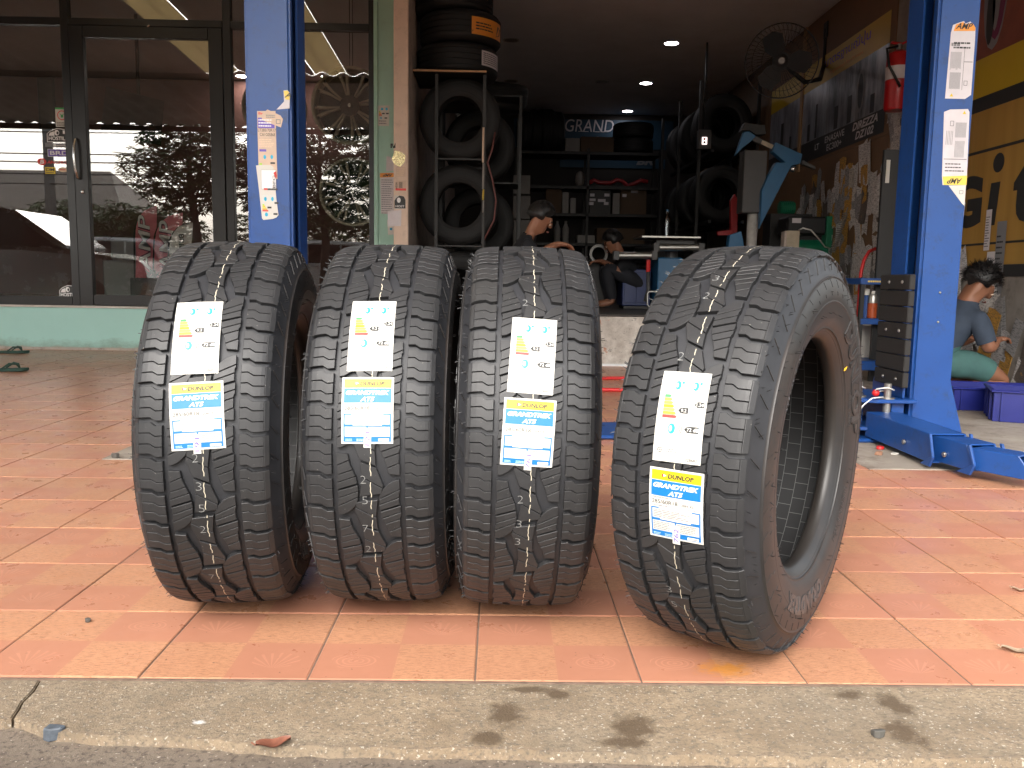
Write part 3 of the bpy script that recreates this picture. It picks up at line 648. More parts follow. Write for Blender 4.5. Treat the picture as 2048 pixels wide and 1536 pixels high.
def make_tyre(label, x, y, yaw, lean, spin, wl, bl, digits, chalk):
    ctr_ = Vector((x, y, 0)); rot = Matrix.Rotation(yaw, 4, 'Z') @ Matrix.Rotation(lean, 4, 'Y')
    # rest the lowest tread point on the tiles
    low = min((rot @ surf(w, 0, 0)).x*0+(rot @ Vector((surf(w, -math.pi/2*R0, 0)))).z for w in np.linspace(-.12, .12, 25))
    base = Vector((x, y, -low+.0008)) + rot @ Vector((0, 0, -R0))
    t = thing('off_road_tyre', label, 'tyre', base, 0, 'new off-road tyres standing on the tiles'); t.rotation_euler = (0, lean, yaw)
    del MWI[t.name]
    def put(name, me, m=None, par=t, a=0):
        o = obj(name, me, m, par)
        if par is t: o.location = (0, 0, R0); o.rotation_euler = (-a, 0, 0)
        return o
    put('tread_base', GRV, MAT['rubber_groove'])
    for k in range(2):
        sw = put('sidewall', SIDES[k], MAT['rubber_side']); tag(put('raised_lettering', lt[k][0], MAT['raised_rubber'], sw), kind='stuff'); tag(put('raised_lettering', lt[k][1], MAT['rubber_side'], sw), kind='stuff')
        put('bead', BEAD[k], MAT['rubber_bead'])
    ln = put('inner_liner', LINER, MAT['rubber_liner']); put('liner_ridges', RIDGE, MAT['liner_ridge'], ln)
    tag(put('sidewall_serrations', SERR, MAT['rubber_side']), kind='stuff'); tag(put('rubber_hairs', HAIR, MAT['rubber']), kind='stuff')
    for k in range(NP):
        a = spin+2*math.pi*k/NP
        put('tread_block', CEN, a=a); put('tread_block', INR, a=a+.3*2*math.pi/NP); put('tread_block', INL, a=a-.3*2*math.pi/NP)
        for q in (0, .5):
            put('tread_block', SHR, a=a+(q+.18)*2*math.pi/NP); put('tread_block', SHL, a=a+(q-.18)*2*math.pi/NP)
    put('marking_line', LINE, MAT['cream_line'])
    loc = thing_local = t
    n0 = len(COL.objects)
    white_label(t, *wl); brand_label(t, *bl, digits)
    d = Deco(lambda x_, y_, h: surf(x_, y_, .0006+h), .0002)
    for ch, s_, v_ in chalk: d.text(ch, v_-.006, s_, .015, 'chalk', 1, .010, bold=-.026)
    d.build(t, {'*': 'chalk_mark'})
    for ch in t.children:
        if ch.name.split('.')[0] in ('size_label', 'brand_label', 'price_tag', 'chalk_mark'): ch.location = (0, 0, R0)
    return t
D = math.radians
t1 = make_tyre('leftmost of the four tyres, treads facing forward, size and brand labels on its tread', -.5596, 1.8679, .0909, .0046, .05, (-.017, .222, .045), (-.006, .073, .065), '191', (('2', -.01, -.008), ('3', -.062, -.004), ('5', -.105, -.002), ('2', -.15, -.004), ('7', -.28, -.006)))
t2 = make_tyre('second tyre from the left, squarely facing, between two other labelled tyres', -.2273, 1.8874, -.0104, .001, .13, (-.003, .230, .02), (-.002, .084, .015), '121', (('2', -.05, -.008), ('5', -.09, -.006), ('7', -.15, -.008), ('2', -.20, -.006)))
t3 = make_tyre('third tyre from the left with its labels set lower, right end of the tight row', .0582, 1.8686, -.0017, .0159, .02, (.0015, .195, -.05), (-.003, .051, -.04), '761', (('2', -.08, -.012), ('3', -.13, -.013), ('3', -.17, -.014), ('2', .30, -.012)))
t4 = make_tyre('nearest tyre, standing apart at right and turned to show its DUNLOP sidewall', .508, 1.6564, -.6113, .0155, .09, (.004, .106, .03), (.009, -.040, .01), '762', (('2', .20, -.016), ('2', .33, -.010), ('3', .38, -.010), ('5', -.26, -.014), ('3', -.22, -.016)))
yd = YDOT; o = yd.build('paint_dot', mat('dot_yellow', (.8, .42, .03), .5, var=0), t4, world=False); o.location = (0, 0, R0); o.rotation_euler = (D(-142), 0, 0)
# ------------------------------------------------------------------ shopfront glazing
def glass(name, tint, refl):
    m = bpy.data.materials.new(name); m.use_nodes = True; nt = m.node_tree; nt.nodes.clear()
    o = nt.nodes.new('ShaderNodeOutputMaterial'); t = nt.nodes.new('ShaderNodeBsdfTransparent'); t.inputs[0].default_value = (*tint, 1)
    gl = nt.nodes.new('ShaderNodeBsdfGlossy'); gl.inputs['Roughness'].default_value = .0; gl.inputs['Color'].default_value = (1, 1, 1, 1)
    fr = nt.nodes.new('ShaderNodeFresnel'); fr.inputs['IOR'].default_value = 1.5; ad = nt.nodes.new('ShaderNodeMath'); ad.operation = 'ADD'; ad.inputs[1].default_value = refl; ad.use_clamp = True
    mx = nt.nodes.new('ShaderNodeMixShader'); nt.links.new(fr.outputs[0], ad.inputs[0]); nt.links.new(ad.outputs[0], mx.inputs[0]); nt.links.new(t.outputs[0], mx.inputs[1]); nt.links.new(gl.outputs[0], mx.inputs[2]); nt.links.new(mx.outputs[0], o.inputs[0])
    MAT[name] = m; return m
glass('window_glass', (.88, .88, .86), .06); glass('clear_plastic', (.85, .9, .92), .05)
def gx(px, Y=GLY): return at(px, 300, Y).x
def gz(py, px=300, Y=GLY): return at(px, py, Y).z
sf = thing('shopfront_frame', 'dark aluminium shopfront with fixed panes beside and above a glazed door', 'shopfront', (-3, GLY, sh))
z0, zt, ztop = sh+.001, 2.965, 3.9
def bar_(x0, x1, za, zb, y0=GLY-.035, y1=GLY+.035, n='frame_bar', par=sf): return MB().box(x0, x1, y0, y1, za, zb).build(n, MAT['dark_aluminium'], par, bevel=.004)
X1, X2 = -4.03, -2.56      # door mullions
bar_(-9.4, -9.33, z0, ztop)
for xa, xb in ((X1, X1+.075), (X2, X2+.075), (-6.9, -6.83)): bar_(xa, xb, z0, ztop)
bar_(-1.23, -1.18, z0, ztop)
for xa, xb in ((-9.33, -6.9), (-6.83, X1), (X1+.075, X2), (X2+.075, -1.23)): bar_(xa, xb, zt, zt+.065)
for xa, xb in ((-9.33, -6.9), (-6.83, X1), (X2+.075, -1.23)): bar_(xa, xb, z0, z0+.085)
def pane(x0, x1, za, zb, par=sf, y=GLY): return MB().box(x0, x1, y-.003, y+.003, za, zb).build('pane', MAT['window_glass'], par)
for xa, xb in ((-9.33, -6.9), (-6.83, X1), (X2+.075, -1.23)): pane(xa-.005, xb+.005, z0+.08, zt+.005)
for xa, xb in ((-9.33, -6.9), (-6.83, X1), (X1+.075, X2), (X2+.075, -1.23)): pane(xa-.005, xb+.005, zt+.06, ztop)
dr = thing('glazed_door', 'dark framed glass door with curved pull handle in the middle of the shopfront', 'door', (-3.3, GLY, sh))
da, db = X1+.079, X2-.004
bar_(da, da+.125, z0+.004, zt-.004, n='stile', par=dr, y0=GLY-.045, y1=GLY+.02); bar_(db-.125, db, z0+.004, zt-.004, n='stile', par=dr, y0=GLY-.045, y1=GLY+.02)
bar_(da+.127, db-.127, zt-.105, zt-.004, n='rail', par=dr, y0=GLY-.045, y1=GLY+.02); bar_(da+.127, db-.127, z0+.004, z0+.105, n='rail', par=dr, y0=GLY-.045, y1=GLY+.02)
pane(da+.12, db-.12, z0+.1, zt-.1, dr, GLY-.012)
hx = da+.035
MB().tube([(hx, GLY-.045, 1.95), (hx, GLY-.075, 1.945), (hx-.004, GLY-.098, 1.88), (hx-.004, GLY-.102, 1.78), (hx, GLY-.098, 1.68), (hx+.008, GLY-.075, 1.60), (hx+.01, GLY-.045, 1.595)], .013, 10).build('handle', mat('chrome', (.75, .74, .72), .18, 1, var=0), dr, smooth=True)
MB().lathe([(0, .0), (.014, .0), (.016, .006), (.016, .012)], 16, Matrix.Translation((hx+.035, GLY-.06, 1.475)) @ Matrix.Rotation(-math.pi/2, 4, 'X')).build('lock', MAT['chrome'], dr, smooth=True)
MB().tube([at(295, 53, GLY-.05)+Vector((0, .012, 0)), at(295, 53, GLY-.06), at(299, 50, GLY-.06)], .007, 6).build('closer_hook', MAT['chrome'], dr)
# stickers on the glass (parts of the shopfront)
fy = GLY-.0045
def flat(px0, py0, px1, py1, Y, hgt=.0006):
    a = at((px0+px1)/2, (py0+py1)/2, Y); p = at(px0, py0, Y); q = at(px1, py1, Y)
    return plane_map(a, (1, 0, 0), (0, 0, 1)), abs(q.x-p.x)/2, abs(p.z-q.z)/2
def sticker(parent, nm, box, Y, base, draw, h=.0006):
    mp, w, hh = flat(*box, Y); d = Deco(mp, h); d.rect(-w, -hh, w, hh, base, 0) if base else None
    pap = d.build(parent, {'*': nm})[0] if base else None
    d = Deco(mp, h); draw(d, w, hh); d.build(pap or parent, {'ink': 'lettering', 'ink_white': 'lettering', '*': 'print'}); return pap
def s_bank(d, w, h):
    d.rect(-w, h*.82, w, h, 'ink_green'); d.ring(0, h*.2, w*.72, w*.72, w*.12, 'ink_red', 1); d.poly([(-w*.4, h*.42), (0, h*.05), (w*.4, h*.42), (0, h*.25)], 'ink_green', 1); d.ell(0, h*.1, w*.2, w*.22, 'ink_green', 1)
    d.lines(-w*.85, -h*.92, w*.85, -h*.5, 3, 'ink', 1)
sticker(sf, 'bank_sticker', (110, 215, 138, 254), fy, 'paper', s_bank)
def s_host(d, w, h):
    sh_ = [(-w, -h), (w, -h), (w, h*.35), (w*.72, h*.85), (w*.3, h*.95), (-w*.1, h), (-w*.7, h*.6), (-w, h*.2)]
    d.poly(sh_, 'ink_white', 1); d.poly([(x*.93, y*.9) for x, y in sh_], 'ink', 2); d.text('HOSTILE', 0, -h*.72, h*.55, 'ink_white', 3, w*1.7, 'C', .03)
    d.ell(-w*.1, h*.35, w*.22, h*.4, 'ink_white', 3); d.ell(-w*.02, h*.32, w*.1, h*.22, 'ink', 4); d.poly([(-w*.85, -h*.1), (-w*.3, -h*.1), (-w*.35, h*.55), (-w*.7, h*.35)], 'ink_white', 3); d.text('I', w*.45, h*.2, h*.5, 'ink_white', 3, w*.2)
sticker(sf, 'badge_sticker', (93, 256, 139, 285), fy, None, s_host); sticker(sf, 'badge_sticker', (118, 570, 157, 597), fy, None, s_host)
sticker(sf, 'strip_sticker', (90, 286, 142, 295), fy, 'ink_grey', lambda d, w, h: (d.ell(-w*.25, 0, h*.8, h*.8, 'ink_white', 1), d.lines(-w*.1, -h*.4, w*.9, h*.4, 1, 'ink_white', 1)))
sticker(sf, 'name_sticker', (95, 298, 142, 314), fy, 'ink_white', lambda d, w, h: (d.rect(-w*.95, -h*.9, w*.95, h*.9, 'pen_violet', 1), d.text('BRD', 0, -h*.55, h*1.1, 'ink_white', 2, w*1.6, 'C', .02)))
sticker(sf, 'name_sticker', (74, 316, 142, 332), fy, None, lambda d, w, h: (d.ell(-w*.72, 0, w*.27, h*.95, 'ink_red', 1), d.text('B', -w*.72, -h*.55, h*1.1, 'ink_white', 2, w*.25, 'C', .03, .2), d.text('ANGMOD', w*.28, -h*.5, h*.9, 'ink_red', 1, w*1.4, 'C', .02, .2)))
sticker(sf, 'name_sticker', (90, 334, 111, 348), fy, 'ink_yellow', lambda d, w, h: (d.text('DM', 0, -h*.2, h*.9, 'ink', 1, w*1.6, 'C', .02), d.lines(-w*.9, -h*.85, w*.9, -h*.4, 1, 'ink', 1)))
sticker(sf, 'name_sticker', (115, 334, 139, 345), fy, None, lambda d, w, h: (d.ell(0, 0, w*.9, h*.9, 'ink_tan', 1), d.lines(-w*.7, -h*.35, w*.7, h*.35, 1, 'ink_red', 2)))
# ------------------------------------------------------------------ things inside the showroom
tv = thing('hanging_screen', 'black television panel hanging tilted behind the glass door', 'television', at(262, 222, 9.4))
q = [at(212, 172, 9.2), at(321, 200, 9.9), at(314, 290, 9.9), at(200, 262, 9.2)]
mbx = MB(); dv = Vector((.02, .06, 0)); mbx.add(q+[p+dv for p in q], [(0, 1, 2, 3), (4, 7, 6, 5), (0, 4, 5, 1), (1, 5, 6, 2), (2, 6, 7, 3), (3, 7, 4, 0)]); mbx.build('panel', mat('tv_black', (.004, .004, .005), .25, var=0), tv, bevel=.008)
MB().tube([(q[0]+q[1])/2+dv, (q[0]+q[1])/2+dv+Vector((0, 0, .5)), (q[0]+q[1])/2+dv+Vector((0, 0, 3.515-((q[0]+q[1])/2).z))], .02, 8).build('hanger_pole', MAT['dark_aluminium'], tv)
mat('alloy', (.34, .30, .23), .4, .4, var=.2, vs=20); mat('alloy_dark', (.010, .010, .010), .4, .3, var=.1)
def rim(label, px, py, rpx, Y, spin=0):
    c = at(px, py, Y); r = rpx/F_PX*Y; t = thing('alloy_wheel', label, 'wheel rim', c, 0, 'alloy rims on show behind the glass')
    RX = Matrix.Translation(c) @ Matrix.Rotation(math.pi/2, 4, 'X')
    MB().lathe([(r*.90, .0), (r*.93, .012), (r, .012), (r*1.0, -.01), (r*.96, -.03), (r*.93, -.16), (r*.9, -.16), (r*.88, -.02), (r*.9, 0)], 48, RX).build('lip', MAT['alloy'], t, smooth=.6)
    MB().lathe([(0, -.12), (r*.88, -.12)], 32, RX).build('back_plate', MAT['alloy_dark'], t)
    for k in range(8):
        a = spin+k*math.pi/4; m = RX @ Matrix.Rotation(a, 4, 'Z')
        sp_ = MB()
        for sg in (-1, 1):
            pts = [(r*.2, sg*r*.035), (r*.55, sg*r*.075), (r*.88, sg*r*.17), (r*.90, sg*r*.08), (r*.6, sg*r*.02), (r*.2, sg*r*.0)]
            if sg < 0: pts = pts[::-1]
            sp_.prism(pts, -.045, -.002, lambda x, y, h: m @ Vector((x, y, h)))
        sp_.build('spoke', MAT['alloy'], t, bevel=.003)
        for sg in (-1, 1): MB().cyl(m @ Vector((r*.86, sg*r*.15, -.01)), m @ Vector((r*.86, sg*r*.15, .008)), r*.035, n=10).build('bolt', MAT['alloy_dark'], t)
    MB().lathe([(r*.26, -.04), (r*.26, .0), (r*.2, .008), (r*.09, .01), (r*.08, .02), (0, .02)], 24, RX).build('hub_cap', MAT['alloy_dark'], t, smooth=.5)
    MB().lathe([(r*.05, .022), (r*.04, .026), (0, .026)], 12, RX).build('centre_badge', MAT['chrome'], t)
    MB().tube([c+Vector((0, .03, r)), c+Vector((0, .03, 3.515-c.z))], .004, 5).build('hanging_cable', MAT['dark_aluminium'], t)
    return t
rim('large split spoke alloy rim hanging behind glass beside the mint pillar', 699, 211, 74, 8.55, .2)
rim('smaller alloy rim half hidden behind the left blue lift post', 548, 214, 62, 8.7, .1)
rim('alloy rim low behind the glass, below the large hanging rim', 706, 384, 66, 8.75, .35)
def flagthing(label, px, pyt, pyb, w, colr, txt, tc_, Y, lean):
    b = at(px, pyb, Y); h = at(px, pyt, Y).z-b.z; base = Vector((b.x, Y, sh)); t = thing('feather_flag', label, 'flag', base, 0, 'feather flags inside the showroom')
    hb = h; z0_ = b.z
    def prof(u): return w*(1 if u < .55 else math.sqrt(max(0, 1-((u-.55)/.45)**2)))
    n = 18; vs = []
    for i in range(n+1):
        u = i/n; z = z0_+u*hb; xr = w*.5+lean*u; xl = xr-prof(u)
        for k in range(4):
            x = xl+(xr-xl)*k/3; vs.append((b.x+x, Y+.02*math.sin(k*1.1+u*5), z))
    fs = [(i*4+k, i*4+k+1, (i+1)*4+k+1, (i+1)*4+k) for i in range(n) for k in range(3)]
    f = MB().add(vs, fs).build('cloth', colr, t, smooth=True, fix=False)
    pts = [(b.x+w*.5+lean*.0-prof(u)+lean*u-.008, Y, z0_+u*hb) for u in np.linspace(0, .98, 14)]
    MB().tube([(pts[0][0], Y, sh+.02)]+pts, .009, 6).build('pole', MAT['dark_aluminium'], t)
    MB().cyl((pts[0][0], Y, sh+.001), (pts[0][0], Y, sh+.02), .17, n=20).build('base', MAT['dark_aluminium'], t)
    if txt == 'BRIDGE':
        d = Deco(plane_map((b.x+lean*.6+.02, Y-.028, z0_+hb*.80), (0, 0, -1), (1, 0, 0)), .002); d.text(txt, 0, -w*.1, w*.24, 'ink', 1, hb*.5, 'L', .02); d.build(t, {'*': 'lettering'}); return t
    d = Deco(plane_map((b.x+lean*.35, Y-.028, z0_+hb*.10), (lean*.25, 0, 1), (-1, 0, 0)), .002)
    d.text(txt, 0, -w*.28, w*.55, tc_[0], 1, hb*.78, 'L', .05, .15); d.text(txt, .012, -w*.28, w*.55, tc_[1], 2, hb*.76, 'L', .01, .15); d.build(t, {'*': 'lettering'}); return t
mat('flag_pink', (.90, .28, .34), .8, var=.1); mat('flag_grey', (.88, .87, .87), .8, var=.08); mat('flag_wine', (.16, .03, .08), .7, var=.1)
flagthing('left pink feather flag lettered AMP behind the glass', 292, 412, 560, .22, MAT['flag_pink'], 'AMP', ('flag_wine', 'ink_white'), 9.0, .02)
flagthing('right pink feather flag lettered AMP, overlapping the grey one', 334, 425, 560, .27, MAT['flag_pink'], 'AMP', ('flag_wine', 'ink_white'), 8.8, .04)
flagthing('grey feather flag with black vertical lettering behind the glass', 358, 445, 560, .22, MAT['flag_grey'], 'BRIDGE', ('ink', 'ink'), 8.65, .04)
pt = thing('potted_plant', 'small leafy plant in a black pot behind the glass door', 'plant', (at(298, 560, 8.6).x, 8.6, sh))
bx_ = at(298, 560, 8.6)
MB().box(bx_.x-.15, bx_.x+.19, 8.5, 8.75, sh+.001, bx_.z+.02).build('trough', mat('black_plastic', (.012, .012, .013), .45, var=.1), pt, bevel=.008)
mat('leaf', (.06, .10, .03), .5, var=.3, vs=20); rs = random.Random(3)
for k in range(16):
    a = rs.uniform(0, 6.28); l = rs.uniform(.1, .2); tilt = rs.uniform(.3, 1.1); p0 = Vector((bx_.x+rs.uniform(-.05, .08), 8.62, bx_.z)); dirv = Vector((math.cos(a)*math.sin(tilt), math.sin(a)*math.sin(tilt)*.6, math.cos(tilt)))
    sd = dirv.cross(Vector((0, 0, 1))).normalized()*.022; tip = p0+dirv*l-Vector((0, 0, .02)); m1 = p0+dirv*l*.5
    MB().add([p0, m1+sd, tip, m1-sd], [(0, 1, 2), (0, 2, 3)]).build('leaf', MAT['leaf'], pt, fix=False)
ck_ = thing('reception_counter', 'pale grey reception counter with dark monitor behind the glass door', 'counter', (at(230, 560, 9.3).x, 9.3, sh))
a_ = at(205, 520, 9.3); b_ = at(262, 480, 9.3); mat('counter_grey', (.30, .30, .30), .5, var=.08)
MB().box(a_.x, b_.x+.15, 9.3, 9.8, sh+.001, a_.z).build('desk', MAT['counter_grey'], ck_, bevel=.01); MB().box(b_.x-.25, b_.x+.02, 9.35, 9.6, a_.z+.001, b_.z+.03).build('computer', MAT['counter_grey'], ck_, bevel=.02)
MB().box(b_.x+.03, b_.x+.34, 9.4, 9.46, a_.z+.05, b_.z+.04).build('monitor', MAT['black_plastic'], ck_, bevel=.01)
MB().box(b_.x+.16, b_.x+.2, 9.42, 9.45, a_.z+.001, a_.z+.06).build('monitor_stand', MAT['black_plastic'], ck_)
wr = thing('wardrobe_frame', 'dark picture panel hung on the reddish showroom wall', 'picture', at(90, 205, 12.58)); q1 = at(75, 155, 12.59); q2 = at(114, 262, 12.59)
MB().box(q1.x, q2.x, 12.56, 12.598, q2.z, q1.z).build('frame', MAT['dark_aluminium'], wr, bevel=.01); MB().box(q1.x+.03, q2.x-.03, 12.553, 12.559, q2.z+.03, q1.z-.03).build('picture', mat('picture_dark', (.05, .045, .03), .4, var=.5, vs=5), wr)
bt = at(18, 430, 8.5)
def bottle(label, p, h, r, m, capm, group=None):
    t = thing('bottle', label, 'bottle', p, 0, group); T_ = Matrix.Translation(p)
    MB().lathe([(0, .0), (r*.95, .0), (r, h*.03), (r*.94, h*.2), (r, h*.25), (r*.94, h*.4), (r, h*.45), (r*.98, h*.65), (r*.6, h*.8), (r*.36, h*.9), (r*.36, h*.92)], 18, T_).build('body', m, t, smooth=True)
    MB().lathe([(0, h), (r*.42, h), (r*.42, h*.925), (0, h*.925)], 14, T_).build('cap', capm, t, smooth=.6); return t
# downlights
mat('lamp_glow', (1, .95, 1), .4, var=0, emis=9); mat('lamp_glow_strong', (1, .95, .9), .4, var=0, emis=40); mat('lamp_off', (.25, .22, .2), .4, var=0); mat('lamp_ring', (.5, .48, .46), .35, .5, var=0)
def downlight(label, p, lit, r=.085, group='ceiling downlights'):
    t = thing('downlight', label, 'ceiling light', p, 0, group); T_ = Matrix.Translation(p)
    MB().lathe([(r*1.18, 0), (r*1.18, -.006), (r, -.008), (r*.96, 0)], 28, T_).build('ring', MAT['lamp_ring'], t, smooth=.5)
    MB().lathe([(0, -.004), (r*.97, -.004)], 28, T_).build('lens', MAT[('lamp_off', 'lamp_glow', 'lamp_glow_strong')[lit]], t)
for (px, py, lit, lb) in ((1343, 86, 1, 'nearest lit ceiling downlight, largest in the garage'), (1292, 166, 1, 'lit ceiling downlight in the middle of the row'), (1255, 222, 1, 'farthest lit ceiling downlight above the GRAND banner'), (1022, 80, 0, 'unlit ceiling downlight nearest the stacked tyres'), (1022, 162, 0, 'unlit ceiling downlight farther back at left'), (1204, 163, 0, 'unlit ceiling downlight beside the middle lit one')):
    downlight(lb, atz(px, py, CEIL-.001), lit)
downlight('left lit downlight seen through the shop glass beside the blue post', atz(484, 152, 3.519), 2, .085, 'showroom downlights'); downlight('right lit downlight seen through the glass above the rims', atz(655, 153, 3.519), 2, .085, 'showroom downlights')
# ------------------------------------------------------------------ two-post vehicle lift
mat('lift_blue', (.0095, .063, .255), .38, var=.10, vs=4, dirt=(.02, .035, .07), dirt_s=17, dirt_a=.6, bump=.06, bs=60, spec=.5)
mat('cable_steel', (.16, .145, .12), .5, .6, var=.3, vs=60); mat('chain_black', (.045, .035, .03), .4, .6, var=.3, vs=60); mat('pad_rubber', (.016, .015, .014), .7, var=.25, vs=9, bump=.2, bs=60)
mat('steel', (.42, .41, .38), .35, .9, var=.15, vs=20); mat('red_plastic', (.62, .02, .02), .4, var=.05); mat('white_cord', (.75, .74, .7), .6, var=.05)
BL = MAT['lift_blue']
lift = thing('vehicle_lift', 'blue two-post vehicle lift standing behind the tyres, arms lowered to the floor', 'vehicle lift', (.5, 4.0, 0))
def column(sg, x_in, x_out):
    # C-section: web outside, plates front and back, lips on the inner side (facing the other post)
    y0, y1 = 3.85, 4.15; zt_ = 3.58
    prof = [(x_out, y0), (x_in, y0), (x_in, y0+.045), (x_in+sg*.010, y0+.045), (x_in+sg*.010, y0+.010), (x_out-sg*.010, y0+.010), (x_out-sg*.010, y1-.010), (x_in+sg*.010, y1-.010), (x_in+sg*.010, y1-.155), (x_in, y1-.155), (x_in, y1), (x_out, y1)]
    mb = MB(); mb.prism(prof, .012, zt_, lambda x, y, h: (x, y, h)); bm = bmesh.new(); bm.from_mesh(mb.mesh('post'))
    es = [e for e in bm.edges if abs(e.verts[0].co.z-e.verts[1].co.z) > 1 and min(abs(e.verts[0].co.x-x_in), abs(e.verts[0].co.x-x_out)) < .001 and min(abs(e.verts[0].co.y-y0), abs(e.verts[0].co.y-y1)) < .001]
    bmesh.ops.bevel(bm, geom=es, offset=.012, segments=3, affect='EDGES', clamp_overlap=True)
    for v in bm.verts: v.co = MWI[lift.name] @ v.co
    me = bpy.data.meshes.new('post'); bm.to_mesh(me); bm.free(); me.polygons.foreach_set('use_smooth', [True]*len(me.polygons)); me.set_sharp_from_angle(angle=.35)
    post = obj('post', me, BL, lift)
    MB().box(min(x_in-sg*.12, x_out+sg*.10), max(x_in-sg*.12, x_out+sg*.10), y0-.11, y1+.11, 0.0032, .016).build('base_plate', BL, lift, bevel=.002)
    xm = x_in+sg*.03
    MB().cyl((xm, y0+.075, .9), (xm, y0+.075, 3.56), .0075, n=8).build('cable', MAT['cable_steel'], lift, smooth=True)
    MB().cyl((xm+sg*.05, y0+.14, .3), (xm+sg*.05, y0+.14, 3.56), .035, n=16).build('hydraulic_ram', MAT['chain_black'], lift, smooth=True)
    return post
pr_ = column(1, 1.912, 2.098); pl_ = column(-1, -.927, -1.126)
# leaf chain in the right post
c0 = at(1846, 400, 3.95)
for k in range(34):
    z = 1.16-k*.0165
    MB().box(c0.x+.004, c0.x+.036, 3.925, 3.955, z, z+.013).build('chain_link', MAT['chain_black'], lift, bevel=.003)
# gussets
for sg, xo in ((1, 2.098), (-1, -1.126)):
    for yy in (3.87, 4.12):
        MB().prism([(xo, .017), (xo+sg*.085, .017), (xo, .30)], yy, yy+.012, lambda x, y, h: (x, h, y)).build('gusset', BL, lift, bevel=.002)
MB().prism([(1.912, .017), (1.80, .10), (1.912, .10)], 3.838, 3.849, lambda x, y, h: (x, h, y)).build('gusset', BL, lift, bevel=.002)
# floor cover plate joining the posts
MB().box(-.80, 1.79, 3.79, 4.17, .0035, .022).build('floor_plate', BL, lift, bevel=.006)
# carriage with rubber door guard (right post)
xp = 1.862
MB().box(xp+.012, 1.911, 3.90, 4.09, .22, .77).build('carriage', BL, lift, bevel=.006)
pad = MB(); zs = np.linspace(.255, .775, 8)
gd = None
for k in range(7):
    o = MB().box(xp-.018, xp+.010, 3.80, 4.095, zs[k]+.002, zs[k+1]-.002).build('guard_strip', MAT['pad_rubber'], lift, bevel=.004)
    if k in (0, 3, 6):
        for yy in (3.87, 4.0): MB().lathe([(0, .006), (.006, .005), (.009, 0)], 10, Matrix.Translation((xp-.018, yy, (zs[k]+zs[k+1])/2)) @ Matrix.Rotation(-math.pi/2, 4, 'Y')).build('rivet', MAT['steel'], lift, smooth=True)
# arm bracket
def arm_bracket(sg, xi):
    pts = [(xi+sg*.02, 3.80), (xi-sg*.16, 3.80), (xi-sg*.25, 3.84), (xi-sg*.30, 3.95), (xi-sg*.30, 4.10), (xi-sg*.22, 4.2), (xi+sg*.02, 4.2)]
    for z in (.185, .055): MB().prism(pts, z, z+.018, lambda x, y, h: (x, y, h)).build('bracket_plate', BL, lift, bevel=.003)
    MB().box(min(xi-sg*.02, xi-sg*.08), max(xi-sg*.02, xi-sg*.08), 3.84, 4.16, .074, .183).build('bracket_web', BL, lift, bevel=.003)
    MB().prism([(3.84, .204), (3.84, .25), (3.90, .38), (4.10, .38), (4.16, .25), (4.16, .204)], xi-.02*sg-.012*sg, xi-.02*sg, lambda y, z, h: (h, y, z)).build('bracket_fin', BL, lift, bevel=.003)
arm_bracket(1, 1.90); arm_bracket(-1, -.915)
pins = [(1.795, 3.835), (1.69, 3.90)]
for (x, y) in pins:
    MB().cyl((x, y, .02), (x, y, .275), .017, n=14).build('pivot_pin', MAT['steel'], lift, bevel=.003); MB().lathe([(.017, .2035), (.034, .2035), (.034, .209), (.017, .209)], 18, Matrix.Translation((x, y, 0))).build('washer', MAT['steel'], lift)
    MB().tube([(x+.02, y-.02, .245), (x-.02, y-.045, .26), (x-.06, y-.02, .25), (x-.05, y+.03, .23), (x, y+.03, .235)], .0035, 6).build('safety_cord', MAT['white_cord'], lift, smooth=True)
MB().ball((1.745, 3.845, .228), .017).build('red_knob', MAT['red_plastic'], lift, smooth=True)
MB().tube([(1.76, 3.80, .215), (1.70, 3.78, .212), (1.66, 3.775, .18), (1.62, 3.77, .12)], .0035, 6).build('safety_cord', MAT['white_cord'], lift, smooth=True)
